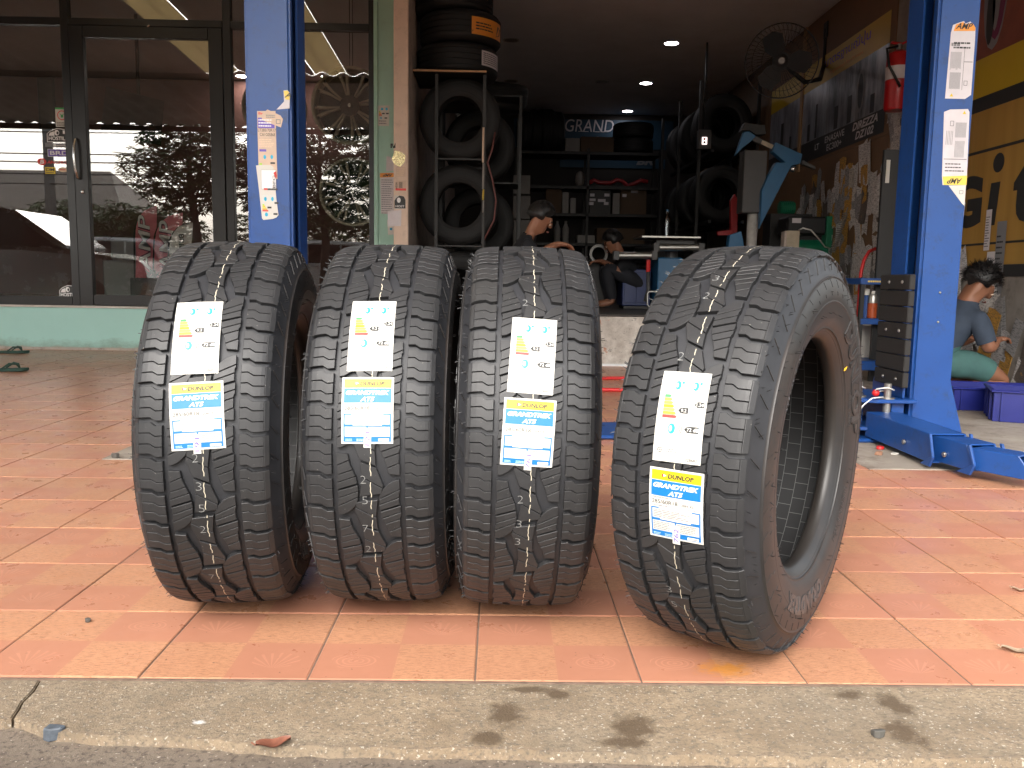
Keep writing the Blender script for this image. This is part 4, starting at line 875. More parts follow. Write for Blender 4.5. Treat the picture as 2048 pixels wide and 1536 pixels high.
# telescopic arms
def arm(p0, p1, p2, p3, z0, z1, n='lift_arm'):
    P_ = [Vector((*p, 0)) for p in (p0, p1, p2, p3)]
    for k, (a, b) in enumerate(((P_[0], P_[1]), (P_[1]-(P_[1]-P_[0])*.25, P_[2]), (P_[2]-(P_[2]-P_[1])*.3, P_[3]))):
        d = (b-a).normalized(); nrm = Vector((-d.y, d.x, 0)); l = (b-a).length; w = .075-.012*k; sh_ = .010*k
        lo, hi = z0+sh_*.6, z1-sh_; t_ = .007
        m = Matrix((( d.x, nrm.x, 0, a.x), (d.y, nrm.y, 0, a.y), (0, 0, 1, 0), (0, 0, 0, 1)))
        o = MB()
        # open box tube: two cheeks, top, bottom; the far end cut at a slant
        for s_ in (-1, 1): o.prism([(0, lo), (l-.02, lo), (l, lo+.02), (l-.05, hi), (0, hi)], s_*w-(t_ if s_ > 0 else 0), s_*w+(0 if s_ > 0 else t_), lambda x, y, h: m @ Vector((x, h, y)))
        o.box(0, l-.05, -w+t_+.0005, w-t_-.0005, hi-t_, hi-.0005, m); o.box(0, l-.02, -w+t_+.0005, w-t_-.0005, lo+.0005, lo+t_, m)
        ao = o.build(n, BL, lift, bevel=.002)
        if k < 2:
            for s_ in (-1, 1):
                c = m @ Vector((l*.62 if k == 0 else l*.5, s_*w, (lo+hi)/2-.012)); MB().cyl(c, c+nrm*s_*.010, .011, n=10).build('arm_bolt', MAT['steel'], lift, bevel=.002)
            for s_ in (-1, 1):
                col_ = MB(); col_.prism([(l-.085, lo-.012), (l-.01, lo-.012), (l+.012, lo+.03), (l-.02, hi+.004), (l-.035, hi+.004), (l-.002, lo+.03)], s_*w+(.0005 if s_ > 0 else -.011), s_*w+(.011 if s_ > 0 else -.0005), lambda x, y, h: m @ Vector((x, h, y)))
                col_.build('arm_collar', BL, lift, bevel=.002)
A0 = atz(1780, 862, .10); A1 = atz(1910, 898, .10); A2 = atz(1985, 918, .095); A3 = atz(2075, 938, .09)
arm((1.78, 3.84), (A1.x+.02, A1.y+.05), (A2.x+.02, A2.y+.05), (A3.x+.04, A3.y+.05), .028, .142)
arm((1.69, 3.95), (1.45, 4.35), (1.32, 4.58), (1.2, 4.8), .028, .142)
arm((-.80, 3.84), (-1.05, 3.55), (-1.18, 3.38), (-1.28, 3.26), .028, .142)
arm((-.72, 3.95), (-.62, 4.35), (-.58, 4.58), (-.54, 4.8), .028, .142)
for px, py in ((1880, 585), (1876, 644)): 
    c = at(px, py, 3.85); MB().lathe([(0, .004), (.005, .003), (.006, 0)], 10, Matrix.Translation(c) @ Matrix.Rotation(math.pi/2, 4, 'X')).build('rivet', MAT['steel'], lift, smooth=True)
# paper labels stuck on the posts
PY = 3.8492
def torn(px_pts, Y, c, parent, nm, draw=None, h=.0007):
    pts = [at(x, y, Y) for x, y in px_pts]; cx = sum(p.x for p in pts)/len(pts); cz = sum(p.z for p in pts)/len(pts)
    mp = plane_map((cx, Y, cz), (1, 0, 0), (0, 0, 1)); d = Deco(mp, h); d.poly([(p.x-cx, p.z-cz) for p in pts], c, 0); o = d.build(parent, {'*': nm})[0]
    if draw:
        d = Deco(mp, h); L_ = lambda x, y: (at(x, y, Y).x-cx, at(x, y, Y).z-cz); draw(d, L_); d.build(o, {'ink': 'lettering', 'ink_grey': 'small_print', '*': 'print'})
    return o
mat('label_pale', (.66, .62, .64), .5, var=.05, vs=20); mat('label_tan', (.66, .50, .38), .6, var=.08, vs=20)
def amp1(d, L_):
    d.poly([L_(1907, 62), L_(1950, 62), L_(1951, 56), L_(1945, 46), L_(1931, 48), L_(1926, 44), L_(1912, 49)], 'ink_orange', 1)
    x, y = L_(1911, 58); d.text('AMP', x, y, .026, 'ink', 2, .075, bold=.02, shear=.4)
    a = L_(1907, 94); b = L_(1945, 82); d.lines(a[0], a[1]-.012, b[0], b[1], 2, 'ink', 1, .35)
    a = L_(1902, 92); b = L_(1920, 86)
    for k in range(9): d.rect(a[0]+k*.0045, a[1], a[0]+k*.0045+random.choice((.0015, .003)), b[1], 'ink', 1)
    for k in range(11): xx = L_(1901+k*2.0, 120)[0]; d.rect(xx, L_(1915, 136+random.randint(0, 4))[1], xx+.0018, L_(1915, 104)[1], 'ink_grey', 1)
    for k in range(11): xx = L_(1899+k*2.0, 160)[0]; d.rect(xx, L_(1915, 178)[1], xx+.0022, L_(1915, 145)[1], 'ink_grey', 1)
    d.rect(L_(1926, 140)[0], L_(1915, 180)[1], L_(1926.6, 140)[0], L_(1915, 96)[1], 'ink', 1); d.rect(L_(1926, 140)[0], L_(1915, 124)[1], L_(1945, 124)[0], L_(1915, 123)[1], 'ink', 1)
    a = L_(1926, 171); d.frame(a[0]+.002, a[1], a[0]+.018, a[1]+.02, .0015, 'ink', 1); a = L_(1899, 193); d.poly([a, (a[0]+.016, a[1]), (a[0]+.008, a[1]+.014)], 'ink_yellow', 1)
torn([(1902, 65), (1906, 50), (1913, 47), (1928, 42), (1931, 47), (1941, 43), (1951, 56), (1950, 80), (1942, 190), (1930, 198), (1890, 197), (1896, 130)], PY, 'label_pale', lift, 'paper_label', amp1)
def amp2(d, L_):
    d.poly([L_(1885, 353), L_(1934, 351), L_(1933, 370), L_(1887, 370)], 'ink_gold', 1); x, y = L_(1924, 357); d.text('AMP', x, y, .024, 'ink', 2, .068, bold=.02, shear=.4, rot=math.pi)
    a = L_(1889, 345); b = L_(1930, 325); d.lines(a[0], a[1], b[0], b[1], 3, 'ink', 1, .3)
    for k in range(11): xx = L_(1911+k*2.0, 260)[0]; d.rect(xx, L_(1915, 275)[1], xx+.002, L_(1915, 245)[1], 'ink_grey', 1)
    for k in range(9): xx = L_(1909+k*2.2, 300)[0]; d.rect(xx, L_(1915, 315)[1], xx+.002, L_(1915, 282)[1], 'ink_grey', 1)
    for k in range(5): xx = L_(1892+k*3, 275)[0]; d.rect(xx, L_(1915, 290)[1], xx+.002, L_(1915, 262)[1], 'ink_grey', 1)
    d.rect(L_(1887, 318)[0], L_(1915, 319)[1], L_(1933, 318)[0], L_(1915, 318)[1], 'ink', 1); a = L_(1900, 252); d.frame(a[0], a[1], a[0]+.016, a[1]+.022, .0015, 'ink', 1); a = L_(1925, 228); d.poly([a, (a[0]+.016, a[1]), (a[0]+.008, a[1]+.014)], 'ink_yellow', 1)
torn([(1888, 224), (1900, 219), (1936, 218), (1939, 224), (1934, 352), (1933, 369), (1885, 370), (1884, 352)], PY, 'label_pale', lift, 'paper_label', amp2)
torn([(1897, 371), (1932, 370), (1929, 412), (1924, 407)], PY-.0008, 'paper', lift, 'torn_paper', lambda d, L_: d.frame(L_(1918, 388)[0], L_(1918, 388)[1], L_(1918, 388)[0]+.018, L_(1918, 388)[1]+.016, .002, 'ink_grey', 1))
def lb1(d, L_):
    a = L_(516, 256); b = L_(549, 236); d.rect(a[0], a[1], b[0], b[1], 'pen_violet', 1); d.lines(a[0]+.003, a[1]+.003, b[0]-.003, b[1]-.003, 3, 'ink_white', 2)
    x, y = L_(516, 263); d.text('LT285/70R17', x, y, .013, 'ink', 1, .078); x, y = L_(520, 272); d.text('CAI G05868', x, y, .013, 'ink', 1, .066)
    x, y = L_(517, 229); d.text('Br', x, y, .010, 'ink_red', 1, .02, bold=.02)
    a = L_(519, 303); d.rect(a[0], a[1], a[0]+.03, a[1]+.010, 'pen_violet', 1); a = L_(518, 295); b = L_(549, 278); d.lines(a[0], a[1], b[0], b[1], 5, 'ink_tan', 1)
    for px in (526, 540): a = L_(px, 314); d.ell(a[0]+.008, a[1], .006, .009, 'ink_cyan', 1)
    a = L_(519, 340); d.rect(a[0], a[1], a[0]+.012, a[1]+.03, 'ink_lime', 1); a = L_(541, 328); d.rect(a[0], a[1], a[0]+.02, a[1]+.008, 'ink', 1)
torn([(514, 222), (551, 222), (553, 300), (555, 358), (520, 358), (517, 330)], PY, 'label_tan', lift, 'paper_label', lb1)
torn([(527, 225), (535, 219), (561, 231), (566, 238), (562, 255), (523, 240)], PY-.0012, 'label_tan', lift, 'torn_paper', lambda d, L_: (d.lines(L_(532, 236)[0], L_(532, 236)[1], L_(552, 229)[0], L_(552, 229)[1], 2, 'ink_grey', 1), d.frame(L_(552, 248)[0], L_(552, 248)[1], L_(552, 248)[0]+.02, L_(552, 248)[1]+.02, .003, 'ink_grey', 1)))
def lb2(d, L_):
    a = L_(523, 378); b = L_(552, 340); d.rect(a[0], a[1], b[0], b[1], 'ink_white', 1); d.frame(a[0], a[1], b[0], b[1], .001, 'ink_grey', 2)
    a = L_(547, 346); d.poly([a, L_(552, 342), L_(554, 352), L_(552, 358)], 'ink_red', 2); a = L_(528, 380); d.rect(a[0], a[1], a[0]+.06, a[1]+.008, 'ink', 1); d.rect(a[0], a[1], a[0]+.016, a[1]+.008, 'ink_red', 2)
    d.text('BFG', L_(551, 376)[0], L_(551, 376)[1], .012, 'ink', 1, .055, bold=.02, rot=math.pi/2)
    for px in (530, 544): a = L_(px, 397); d.frame(a[0]-.009, a[1]-.012, a[0]+.013, a[1]+.012, .001, 'ink_pale', 1); d.ell(a[0]+.002, a[1]-.002, .006, .009, 'ink_cyan', 1)
    for k, c_ in enumerate(('ink_lime', 'ink_yellow', 'ink_gold', 'ink_orange', 'ink_red')): a = L_(525, 408+k*3); d.rect(a[0], a[1]-.006, a[0]+.008+k*.0045, a[1], c_, 1)
    for px, py in ((535, 415), (549, 406), (547, 428)): a = L_(px, py); d.rect(a[0], a[1]-.004, a[0]+.018, a[1]+.004, 'ink', 1)
    a = L_(533, 429); d.ell(a[0], a[1], .007, .009, 'ink_cyan', 1)
torn([(512, 331), (520, 330), (541, 330), (547, 334), (553, 400), (557, 430), (553, 435), (545, 438), (527, 440), (524, 437), (518, 380)], PY-.0018, 'paper', lift, 'paper_label', lb2)
torn([(567, 181), (575, 180), (580, 186), (579, 217), (553, 219), (568, 203)], PY, 'label_pale', lift, 'torn_paper', lambda d, L_: (d.poly([L_(567, 182), L_(575, 181), L_(579, 186), L_(579, 200), L_(571, 199)], 'ink_gold', 1), d.text('A', L_(569, 195)[0], L_(569, 195)[1], .02, 'ink', 2, .03, bold=.02, shear=.3)))
# labels on the mint pillar and the wall end
def lbA(d, L_):
    a = L_(761, 375); b = L_(785, 330)
    d.poly([L_(760, 346), L_(788, 346), L_(788, 354), L_(760, 355)], 'ink_orange', 1); d.text('AMP', L_(785, 348)[0], L_(785, 348)[1], .026, 'ink', 2, .09, bold=.02, shear=.4, rot=math.pi)
    a = L_(763, 428); b = L_(786, 358); d.lines(a[0], a[1], b[0], b[1], 16, 'ink_grey', 1, .35)
P_ = mp_
def tiny(d, L_):
    for px in (762, 771): a = L_(px, 218); d.ell(a[0]+.01, a[1], .012, .012, 'ink_cyan', 1)
    for k, c_ in enumerate(('ink_lime', 'ink_yellow', 'ink_orange', 'ink_red')): a = L_(758, 222+k*2.4); d.rect(a[0], a[1]-.009, a[0]+.012+k*.005, a[1], c_, 1)
    for px, py in ((764, 227), (772, 227), (769, 236)): a = L_(px, py); d.rect(a[0], a[1]-.006, a[0]+.025, a[1]+.006, 'ink', 1)
    a = L_(762, 236); d.ell(a[0], a[1], .008, .009, 'ink_cyan', 1); a = L_(758, 249); b = L_(776, 240); d.lines(a[0], a[1], b[0], b[1], 2, 'ink_grey', 1)
torn([(756, 211), (779, 211), (778, 252), (756, 252)], 8.0575, 'paper', P_, 'paper_label', tiny)
torn([(760, 346), (788, 344), (787, 429), (762, 427)], 8.0575, 'label_pale', P_, 'paper_label', lbA)
torn([(773, 312), (790, 316), (788, 342), (772, 343)], 8.0575, 'label_pale', P_, 'torn_paper')
W_ = pw
torn([(775, 422), (803, 420), (802, 452), (776, 452)], 7.3992, 'label_pale', W_, 'paper_label', lambda d, L_: (d.rect(L_(776, 432)[0], L_(776, 432)[1], L_(803, 420)[0], L_(803, 421)[1], 'ink_orange', 1), d.text('AMP', L_(800, 424)[0], L_(800, 424)[1], .022, 'ink', 2, .07, bold=.02, shear=.4, rot=math.pi), d.lines(L_(778, 450)[0], L_(778, 450)[1], L_(800, 436)[0], L_(800, 436)[1], 3, 'ink_grey', 1)) if False else None)
mat('foil', (.55, .46, .25), .25, .8, var=.5, vs=60, bump=.6, bs=90)
torn([(790, 301), (800, 303), (811, 310), (809, 325), (800, 334), (788, 328), (783, 318)], 7.3985, 'foil', W_, 'foil_scrap')
torn([(792, 335), (811, 334), (811, 353), (792, 353)], 7.3990, 'label_tan', W_, 'paper_label', lambda d, L_: d.lines(L_(793, 352)[0], L_(793, 352)[1], L_(810, 336)[0], L_(810, 336)[1], 4, 'ink_tan', 1))
torn([(791, 362), (812, 361), (812, 381), (791, 380)], 7.3990, 'label_tan', W_, 'paper_label', lambda d, L_: (d.rect(L_(791, 381)[0], L_(791, 381)[1], L_(812, 377)[0], L_(812, 377)[1], 'ink_red', 1), d.text('HSON', L_(795, 377)[0], L_(795, 377)[1], .018, 'ink', 1, .05, bold=.02, rot=math.pi/2), [d.rect(L_(798+k*1.2, 370)[0], L_(800, 376)[1], L_(798.6+k*1.2, 370)[0], L_(800, 364)[1], 'ink', 1) for k in range(6)]))
def hos(d, L_):
    a = L_(800, 404); w, h = .052, .06; sh_ = [(-w, -h), (w, -h), (w, h*.35), (w*.72, h*.85), (w*.3, h*.95), (-w*.1, h), (-w*.7, h*.6), (-w, h*.2)]; sh_ = [(x+a[0], y+a[1]) for x, y in sh_]
    d.poly([(a[0]+(x-a[0])*.9, a[1]+(y-a[1])*.9) for x, y in sh_], 'ink', 1); d.ell(a[0]-.01, a[1]+.015, .016, .022, 'ink_white', 2); d.text('HOST', a[0], a[1]-.045, .018, 'ink_white', 2, .075, 'C', .02)
torn([(789, 391), (801, 391), (809, 398), (811, 417), (789, 419)], 7.3988, 'paper', W_, 'badge_sticker', hos)
torn([(774, 440), (800, 438), (798, 468), (776, 470)], 8.0570, 'paper', P_, 'paper_label', lambda d, L_: (d.rect(L_(776, 449)[0], L_(776, 449)[1], L_(788, 445)[0], L_(788, 445)[1], 'ink_orange', 1), d.ell(L_(782, 458)[0], L_(782, 458)[1], .012, .012, 'ink_cyan', 1)))
torn([(781, 287), (786, 287), (786, 296), (791, 285), (791, 296), (788, 296), (784, 290), (784, 296), (781, 296)], 7.3991, 'ink', W_, 'painted_mark')
# ------------------------------------------------------------------ canopy over the forecourt
mat('roof_sheet', (.40, .40, .40), .6, 0, var=.25, vs=2); mat('roof_beam', (.10, .075, .05), .6, var=.3, vs=4)
cn = thing('forecourt_canopy', 'brown corrugated canopy roof over the tiled forecourt', 'canopy', (-2, 4, 3.9))
m = bpy.data.materials.new('translucent_sheet'); m.use_nodes = True; nt_ = m.node_tree; nt_.nodes.clear(); MAT['translucent_sheet'] = m
o_ = nt_.nodes.new('ShaderNodeOutputMaterial'); t_ = nt_.nodes.new('ShaderNodeBsdfTranslucent'); t_.inputs[0].default_value = (.38, .27, .12, 1); d_ = nt_.nodes.new('ShaderNodeBsdfDiffuse'); d_.inputs[0].default_value = (.4, .3, .18, 1); x_ = nt_.nodes.new('ShaderNodeMixShader'); x_.inputs[0].default_value = .45
nt_.links.new(t_.outputs[0], x_.inputs[1]); nt_.links.new(d_.outputs[0], x_.inputs[2]); nt_.links.new(x_.outputs[0], o_.inputs[0])
def sheet(x0, x1, y0, y1, nm, mt):
    n = int((x1-x0)/.05); vs = []
    for i in range(n+1):
        x = x0+(x1-x0)*i/n
        for y in (y0, y1): vs.append((x, y, 3.52+.055*(y-.6)+.03*math.sin(x*2*math.pi/.3)))
    MB().add(vs, [(2*i, 2*i+2, 2*i+3, 2*i+1) for i in range(n)]).build(nm, mt, cn, smooth=True)
sheet(-11, -4.3, .0, 8.05, 'roof_sheet', MAT['roof_sheet']); sheet(-1.2, 4.2, .0, 8.05, 'roof_sheet', MAT['roof_sheet']); sheet(-4.3, -1.2, .0, 3.4, 'roof_sheet', MAT['roof_sheet'])
for xa_ in (-4.3, -2.72): sheet(xa_, xa_+.45, 3.42, 8.05, 'translucent_sheet', m); sheet(xa_+.46, xa_+1.57, 3.42, 8.05, 'roof_sheet', MAT['roof_sheet'])
for y in (.06, 3.4, 7.4): MB().box(-11, 4.2, y-.03, y+.03, 3.40+.055*(y-.6), 3.485+.055*(y-.6)).build('purlin', MAT['roof_beam'], cn, bevel=.004)
for x in (-10.6, 4.1): MB().box(x-.06, x+.06, .02, 8.0, 3.22, 3.395).build('rafter', MAT['roof_beam'], cn, bevel=.004)
for x in (-10.6,): MB().cyl((x, .15, -.015), (x, .15, 3.22), .06, n=14).build('column', MAT['roof_beam'], cn, smooth=True)
MB().box(-11, RWX+.6, 8.06, 8.3, 3.92, 4.4).build('fascia_wall', MAT['wall_white'], cn)
# ------------------------------------------------------------------ street behind the camera (seen in the shop glass)
rs = random.Random(5); mat('bark', (.06, .05, .04), .9, var=.3, vs=9); mat('foliage', (.06, .12, .025), .6, var=.5, vs=3); mat('foliage_dark', (.04, .085, .018), .6, var=.4, vs=3)
def tree(label, x, y, h, rad, zc, nl, ls, fm, group=None):
    t = thing('tree', label, 'tree', (x, y, -.016), 0, group)
    tr = MB(); tr.tube([(x, y, -.016), (x+.1, y, h*.3), (x-.05, y+.05, h*.55), (x, y, h*.8)], [.12, .10, .07, .02], 8)
    for k in range(7):
        a = rs.uniform(0, 6.28); z = rs.uniform(.4, .7)*h; e = Vector((x+math.cos(a)*rad*.75, y+math.sin(a)*rad*.75, z+rs.uniform(.2, .9)))
        tr.tube([(x, y, z*.8), ((x+e.x)/2, (y+e.y)/2, (z*.8+e.z)/2+.15), e], [.03, .02, .01], 6)
    tr.build('trunk', MAT['bark'], t, smooth=True)
    cl = MB(); cents = []
    for k in range(int(nl/9)):
        while 1:
            p = Vector((rs.uniform(-1, 1), rs.uniform(-1, 1), rs.uniform(-1, 1)))
            if .25 < p.length < 1: break
        cents.append(Vector((x+p.x*rad, y+p.y*rad, zc+p.z*rad*.68)))
    for c_ in cents:     # whorls of long leaves
        for j in range(9):
            a = j*.7+rs.uniform(-.2, .2); e = rs.uniform(-.5, .35); d = Vector((math.cos(a)*math.cos(e), math.sin(a)*math.cos(e), math.sin(e))); sd = d.cross(Vector((0, 0, 1))).normalized()*ls*.16; l = ls*rs.uniform(.7, 1.2)
            cl.add([c_, c_+d*l*.55+sd, c_+d*l-Vector((0, 0, .03)), c_+d*l*.55-sd], [(0, 1, 2, 3)])
    tag(cl.build('crown', fm, t, fix=False), kind='stuff')
tree('broad leafy street tree across the road, nearest the shop', -4.4, -5.0, 5.5, 2.1, 3.15, 12000, .2, MAT['foliage_dark'], 'street trees'); tree('loose branched street tree across the road, farther left', -7.4, -4.6, 5.5, 1.6, 3.3, 7500, .2, MAT['foliage_dark'], 'street trees')
for k, (x, y, r) in enumerate(((-9.8, -9, 1.3), (-11.4, -9.4, 1.5), (-13.2, -10, 1.6), (-6.6, -9.5, 1.7), (-4.2, -9.2, 1.5), (-16, -10, 1.5))):
    tree('clipped bushy roadside shrub, number %s from the street trees' % ('one', 'two', 'three', 'four', 'five', 'six')[k], x, y, 2.2, r, 1.9, 5200, .2, MAT['foliage'], 'roadside shrubs')
up_ = thing('utility_pole', 'concrete utility pole carrying overhead wires across the road', 'utility pole', (-12.3, -7.5, -.016))
MB().cyl((-12.3, -7.5, -.016), (-12.3, -7.5, 8), .16, .1, n=12).build('pole', mat('pole_concrete', (.3, .29, .27), .8, var=.15), up_, smooth=True); MB().box(-12.3-.06, -12.3+.06, -8.3, -6.7, 5.7, 5.82).build('crossarm', MAT['pole_concrete'], up_)
for k, z in enumerate((3.5, 3.7, 3.95, 4.1, 4.6, 4.75, 5.0)):
    MB().tube([(x, -7.4+.1*k, z-.35*(1-((x+12.3)/14)**2)+.05*k) for x in np.linspace(-40, 12, 24)], .018, 5).build('wire', MAT['black_plastic'], up_)
hs = thing('street_house', 'low house with brown tiled roof across the road', 'house', (-19, -15, -.016))
MB().box(-24, -13, -17, -13, -.016, 2.8).build('wall', MAT['wall_white'], hs); MB().add([(-24.5, -12.5, 2.7), (-12.5, -12.5, 2.7), (-14, -15, 4.4), (-23, -15, 4.4), (-24.5, -17.5, 2.7), (-12.5, -17.5, 2.7)], [(0, 1, 2, 3), (3, 2, 5, 4), (1, 5, 2), (0, 3, 4)]).build('roof', MAT['roof_beam'], hs)
MB().box(-20, -18.8, -13.01, -12.98, .9, 2.1).build('window', MAT['black_plastic'], hs); MB().box(-16.5, -15.4, -13.01, -12.98, -.01, 2.1).build('door', MAT['roof_beam'], hs)
bw = thing('boundary_wall', 'long grey boundary wall on the far side of the road', 'wall', (-4, -11, -.016)); MB().box(-30, 14, -11.2, -11, -.016, 1.7).build('masonry', MAT['grey_beige'], bw); MB().box(-30, 14, -11.25, -10.95, 1.702, 1.78).build('coping', MAT['pole_concrete'], bw, bevel=.01)
mat('car_silver', (.42, .42, .42), .25, .7, var=.03, coat=1); mat('car_white', (.72, .72, .72), .3, 0, var=.03, coat=1); mat('car_glass', (.01, .012, .014), .05, var=0); mat('tyre_plain', (.009, .009, .009), .65, var=.25, vs=9)
def car(label, x, y, rz, m):
    t = thing('parked_car', label, 'car', (x, y, 0), rz, 'cars parked in the street')
    side = [(-2.35, .35), (2.3, .35), (2.38, .62), (2.3, .92), (1.35, 1.06), (.55, 1.12), (-2.2, 1.12), (-2.4, .9)]
    def pr(pts, w0, w1, nm, mt, bv=.03):
        n = len(pts); vs = [Vector((px_, -w0, pz)) for px_, pz in pts]+[Vector((px_, w0, pz)) for px_, pz in pts]
        MB().add(vs, [tuple(range(n)), tuple(range(2*n-1, n-1, -1))]+[(i, n+i, n+(i+1) % n, (i+1) % n) for i in range(n)]).build(nm, mt, t, bevel=bv, world=False)
    pr(side, .9, .9, 'body', m, .06); pr([(-2.05, 1.10), (1.15, 1.10), (.35, 1.66), (-.2, 1.74), (-1.6, 1.70), (-2.0, 1.5)], .76, .7, 'roof', m, .08)
    for a in ([(.98, 1.13), (.32, 1.6), (.0, 1.62), (.0, 1.13)], [(-.06, 1.13), (-.06, 1.62), (-.9, 1.62), (-.9, 1.13)], [(-.96, 1.13), (-.96, 1.61), (-1.6, 1.58), (-1.85, 1.13)]): pr(a, .775, .775, 'window', MAT['car_glass'], .0)
    for wx in (-1.45, 1.45):
        for wy in (-.82, .82):
            MB().lathe([(.2, -.1), (.33, -.1), (.36, -.06), (.36, .06), (.33, .1), (.2, .1), (.18, .06), (0, .06)], 24, Matrix.Translation((wx, wy, .36)) @ Matrix.Rotation(math.pi/2*(1 if wy < 0 else -1), 4, 'X')).build('wheel', MAT['tyre_plain'], t, world=False, smooth=.5)
    return t
car('silver pickup parked on the forecourt beyond the left edge, mirrored in the glass', -7.6, 2.6, 0, MAT['car_silver']); car('white car parked at the far kerb under the trees', -5.2, -7.6, math.pi, MAT['car_white']); car('silver car parked behind the white one across the road', -11, -7.7, math.pi, MAT['car_silver'])
# ------------------------------------------------------------------ right-hand wall: banners, paper labels, extinguisher, fan
def wallmap(px, py, lift_=.002):
    p = atx(px, py, RWX); return plane_map((RWX-lift_, p.y, p.z), (0, -1, 0), (0, 0, 1))
g = G('city_print'); geo = g.n('ShaderNodeNewGeometry').outputs['Position']
c = g.mix(g.ramp(g.noise(g.scale(geo, (1, 5, 1.2)), 1, 6, .7), [(.38, 0.0), (.62, 1.0)]), (.035, .04, .05), (.34, .35, .40)); g.col(c); g.rough(.28)
g = G('banner_cloth'); geo = g.n('ShaderNodeNewGeometry').outputs['Position']
c = g.mix(g.ramp(g.noise(g.scale(geo, (1, 9, .6)), 1, 4, .6), [(.3, 0.0), (.7, 1.0)]), (.37, .205, .045), (.46, .27, .065)); g.col(c); g.rough(.45)
g = G('yellow_print'); geo = g.n('ShaderNodeNewGeometry').outputs['Position']; g.col(g.mix(g.noise(geo, 3, 5), (.48, .32, .02), (.60, .41, .03))); g.rough(.4)
mat('banner_red', (.22, .065, .04), .45, var=.4, vs=2)
def wy(px): return atx(px, 300, RWX).y
bb = MB().box(RWX-.012, RWX-.002, 7.55, 11.0, 3.0-.95, 3.57).build('board', MAT['brown_board'], rw); 
MB().box(RWX-.012, RWX-.002, 7.55, 12.6, 1.0, 2.045).build('board', MAT['brown_board'], rw)
MB().box(RWX-.012, RWX-.002, 11.01, BKY-.01, 2.06, 3.57).build('board', MAT['brown_board'], rw)
MB().box(RWX-.03, RWX-.014, 9.75, 9.83, 2.0, 3.57).build('batten', mat('batten', (.36, .22, .11), .6, var=.1), rw)
ban = thing('tyre_banner', 'yellow and grey tyre banner with black lettered strip along the garage wall', 'banner', (RWX-.02, 9, 2.1))
bm_ = plane_map((RWX-.015, 9.2, 2.10), (0, -1, 0), (0, 0, 1)); yl, yr = -1.7, 1.55
def wavy(d, x0, y0, x1, y1, c, lay): d.rect(x0, y0, x1, y1, c, lay, 14, 3)
d = Deco(bm_, .002); wavy(d, yl, .19, yr, .74, 'city_print', 1); wavy(d, yl, .741, yr, 1.02, 'yellow_print', 1); wavy(d, yl, -.02, yr, .189, 'ink', 1)
d.build(ban, {'ink': 'black_strip', 'yellow_print': 'yellow_band', 'city_print': 'city_picture'})
d = Deco(bm_, .002); d.text('DIREZZA', 1.14, .10, .075, 'label_pale', 2, .55, 'C', .03, .25); d.text('DZ102', 1.14, .008, .075, 'label_pale', 2, .40, 'C', .03, .25); d.text('ENASAVE', .42, .10, .065, 'label_pale', 2, .5, 'C', .005); d.text('EC300+', .42, .012, .065, 'label_pale', 2, .38, 'C', .005); d.text('LT', -.05, .07, .06, 'label_pale', 2, .12, 'C', .02)
d.text('มาตรฐานญี่ปุ่น', .6, .86, .13, 'pen_violet', 2, 1.1, 'C', .01); d.text('Engineered For Drivers', .6, .78, .045, 'ink_orange', 2, .8, 'C')
for k in range(11): x = -1.5+k*.27+random.uniform(-.06, .06); hh_ = random.uniform(.12, .4); d.rect(x, .2, x+random.uniform(.05, .12), .2+hh_, 'ink_grey' if k % 3 == 0 else 'ink', 2)
d.ring(1.0, .45, .09, .2, .03, 'ink_grey', 3); d.ell(1.0, .45, .06, .16, 'ink', 3); d.build(ban, {'ink': 'picture_shape', 'ink_grey': 'picture_shape', 'label_pale': 'lettering', 'pen_violet': 'lettering', 'ink_orange': 'lettering'})
gb = thing('letter_banner', 'ochre banner with black letters Giti on the wall beyond the right post', 'banner', (RWX-.02, 5.9, .9))
bm_ = plane_map((RWX-.006, 5.8, 0), (0, -1, 0), (0, 0, 1)); d = Deco(bm_, .002)
def wav(x0, y0, x1, y1, c, lay): d.rect(x0, y0, x1, y1, c, lay, 10, 3)
wav(-1.05, .88, 1.2, 1.96, 'banner_cloth', 1); wav(-1.05, 1.961, 1.2, 2.06, 'ink', 1); wav(-1.05, 2.061, 1.2, 2.33, 'yellow_print', 1); wav(-1.05, 2.331, 1.2, 3.5, 'banner_red', 1); wav(-1.05, .80, 1.2, .879, 'ink', 1)
d.build(gb, {'banner_cloth': 'cloth', 'ink': 'black_strip', 'yellow_print': 'yellow_band', 'banner_red': 'picture_panel'})
d = Deco(bm_, .002); wav(-1.05, 1.665, 1.2, 1.685, 'ink', 2); wav(-1.05, 1.02, 1.2, 1.035, 'ink', 2)
def ly(px): return 5.8-atx(px, 400, RWX).y
d.text('G', ly(1905), 1.15, .37, 'ink', 2, ly(1967)-ly(1905), 'L', .05); d.poly([(ly(1990)-.075, 1.15), (ly(1990)+.035, 1.15), (ly(1990)+.065, 1.44), (ly(1990)-.045, 1.44)], 'ink', 2); d.ell(ly(1990)+.025, 1.57, .066, .066, 'ink', 2); d.text('t', ly(2028), 1.15, .42, 'ink', 2, .24, 'L', .06); d.text('i', ly(2028)+.36, 1.15, .40, 'ink', 2, .115, 'C', .05)
d.build(gb, {'*': 'lettering'}); d = Deco(bm_, .002); a = ly(1962)
d.ell(a, 2.78, .145, .42, 'ink_grey', 2); d.ell(a+.03, 2.78, .10, .36, 'flag_wine', 3); d.ell(a-.04, 2.62, .05, .22, 'ink', 4); d.ell(a+.02, 2.80, .05, .32, 'ink_grey', 4); d.build(gb, {'*': 'wheel_picture'})
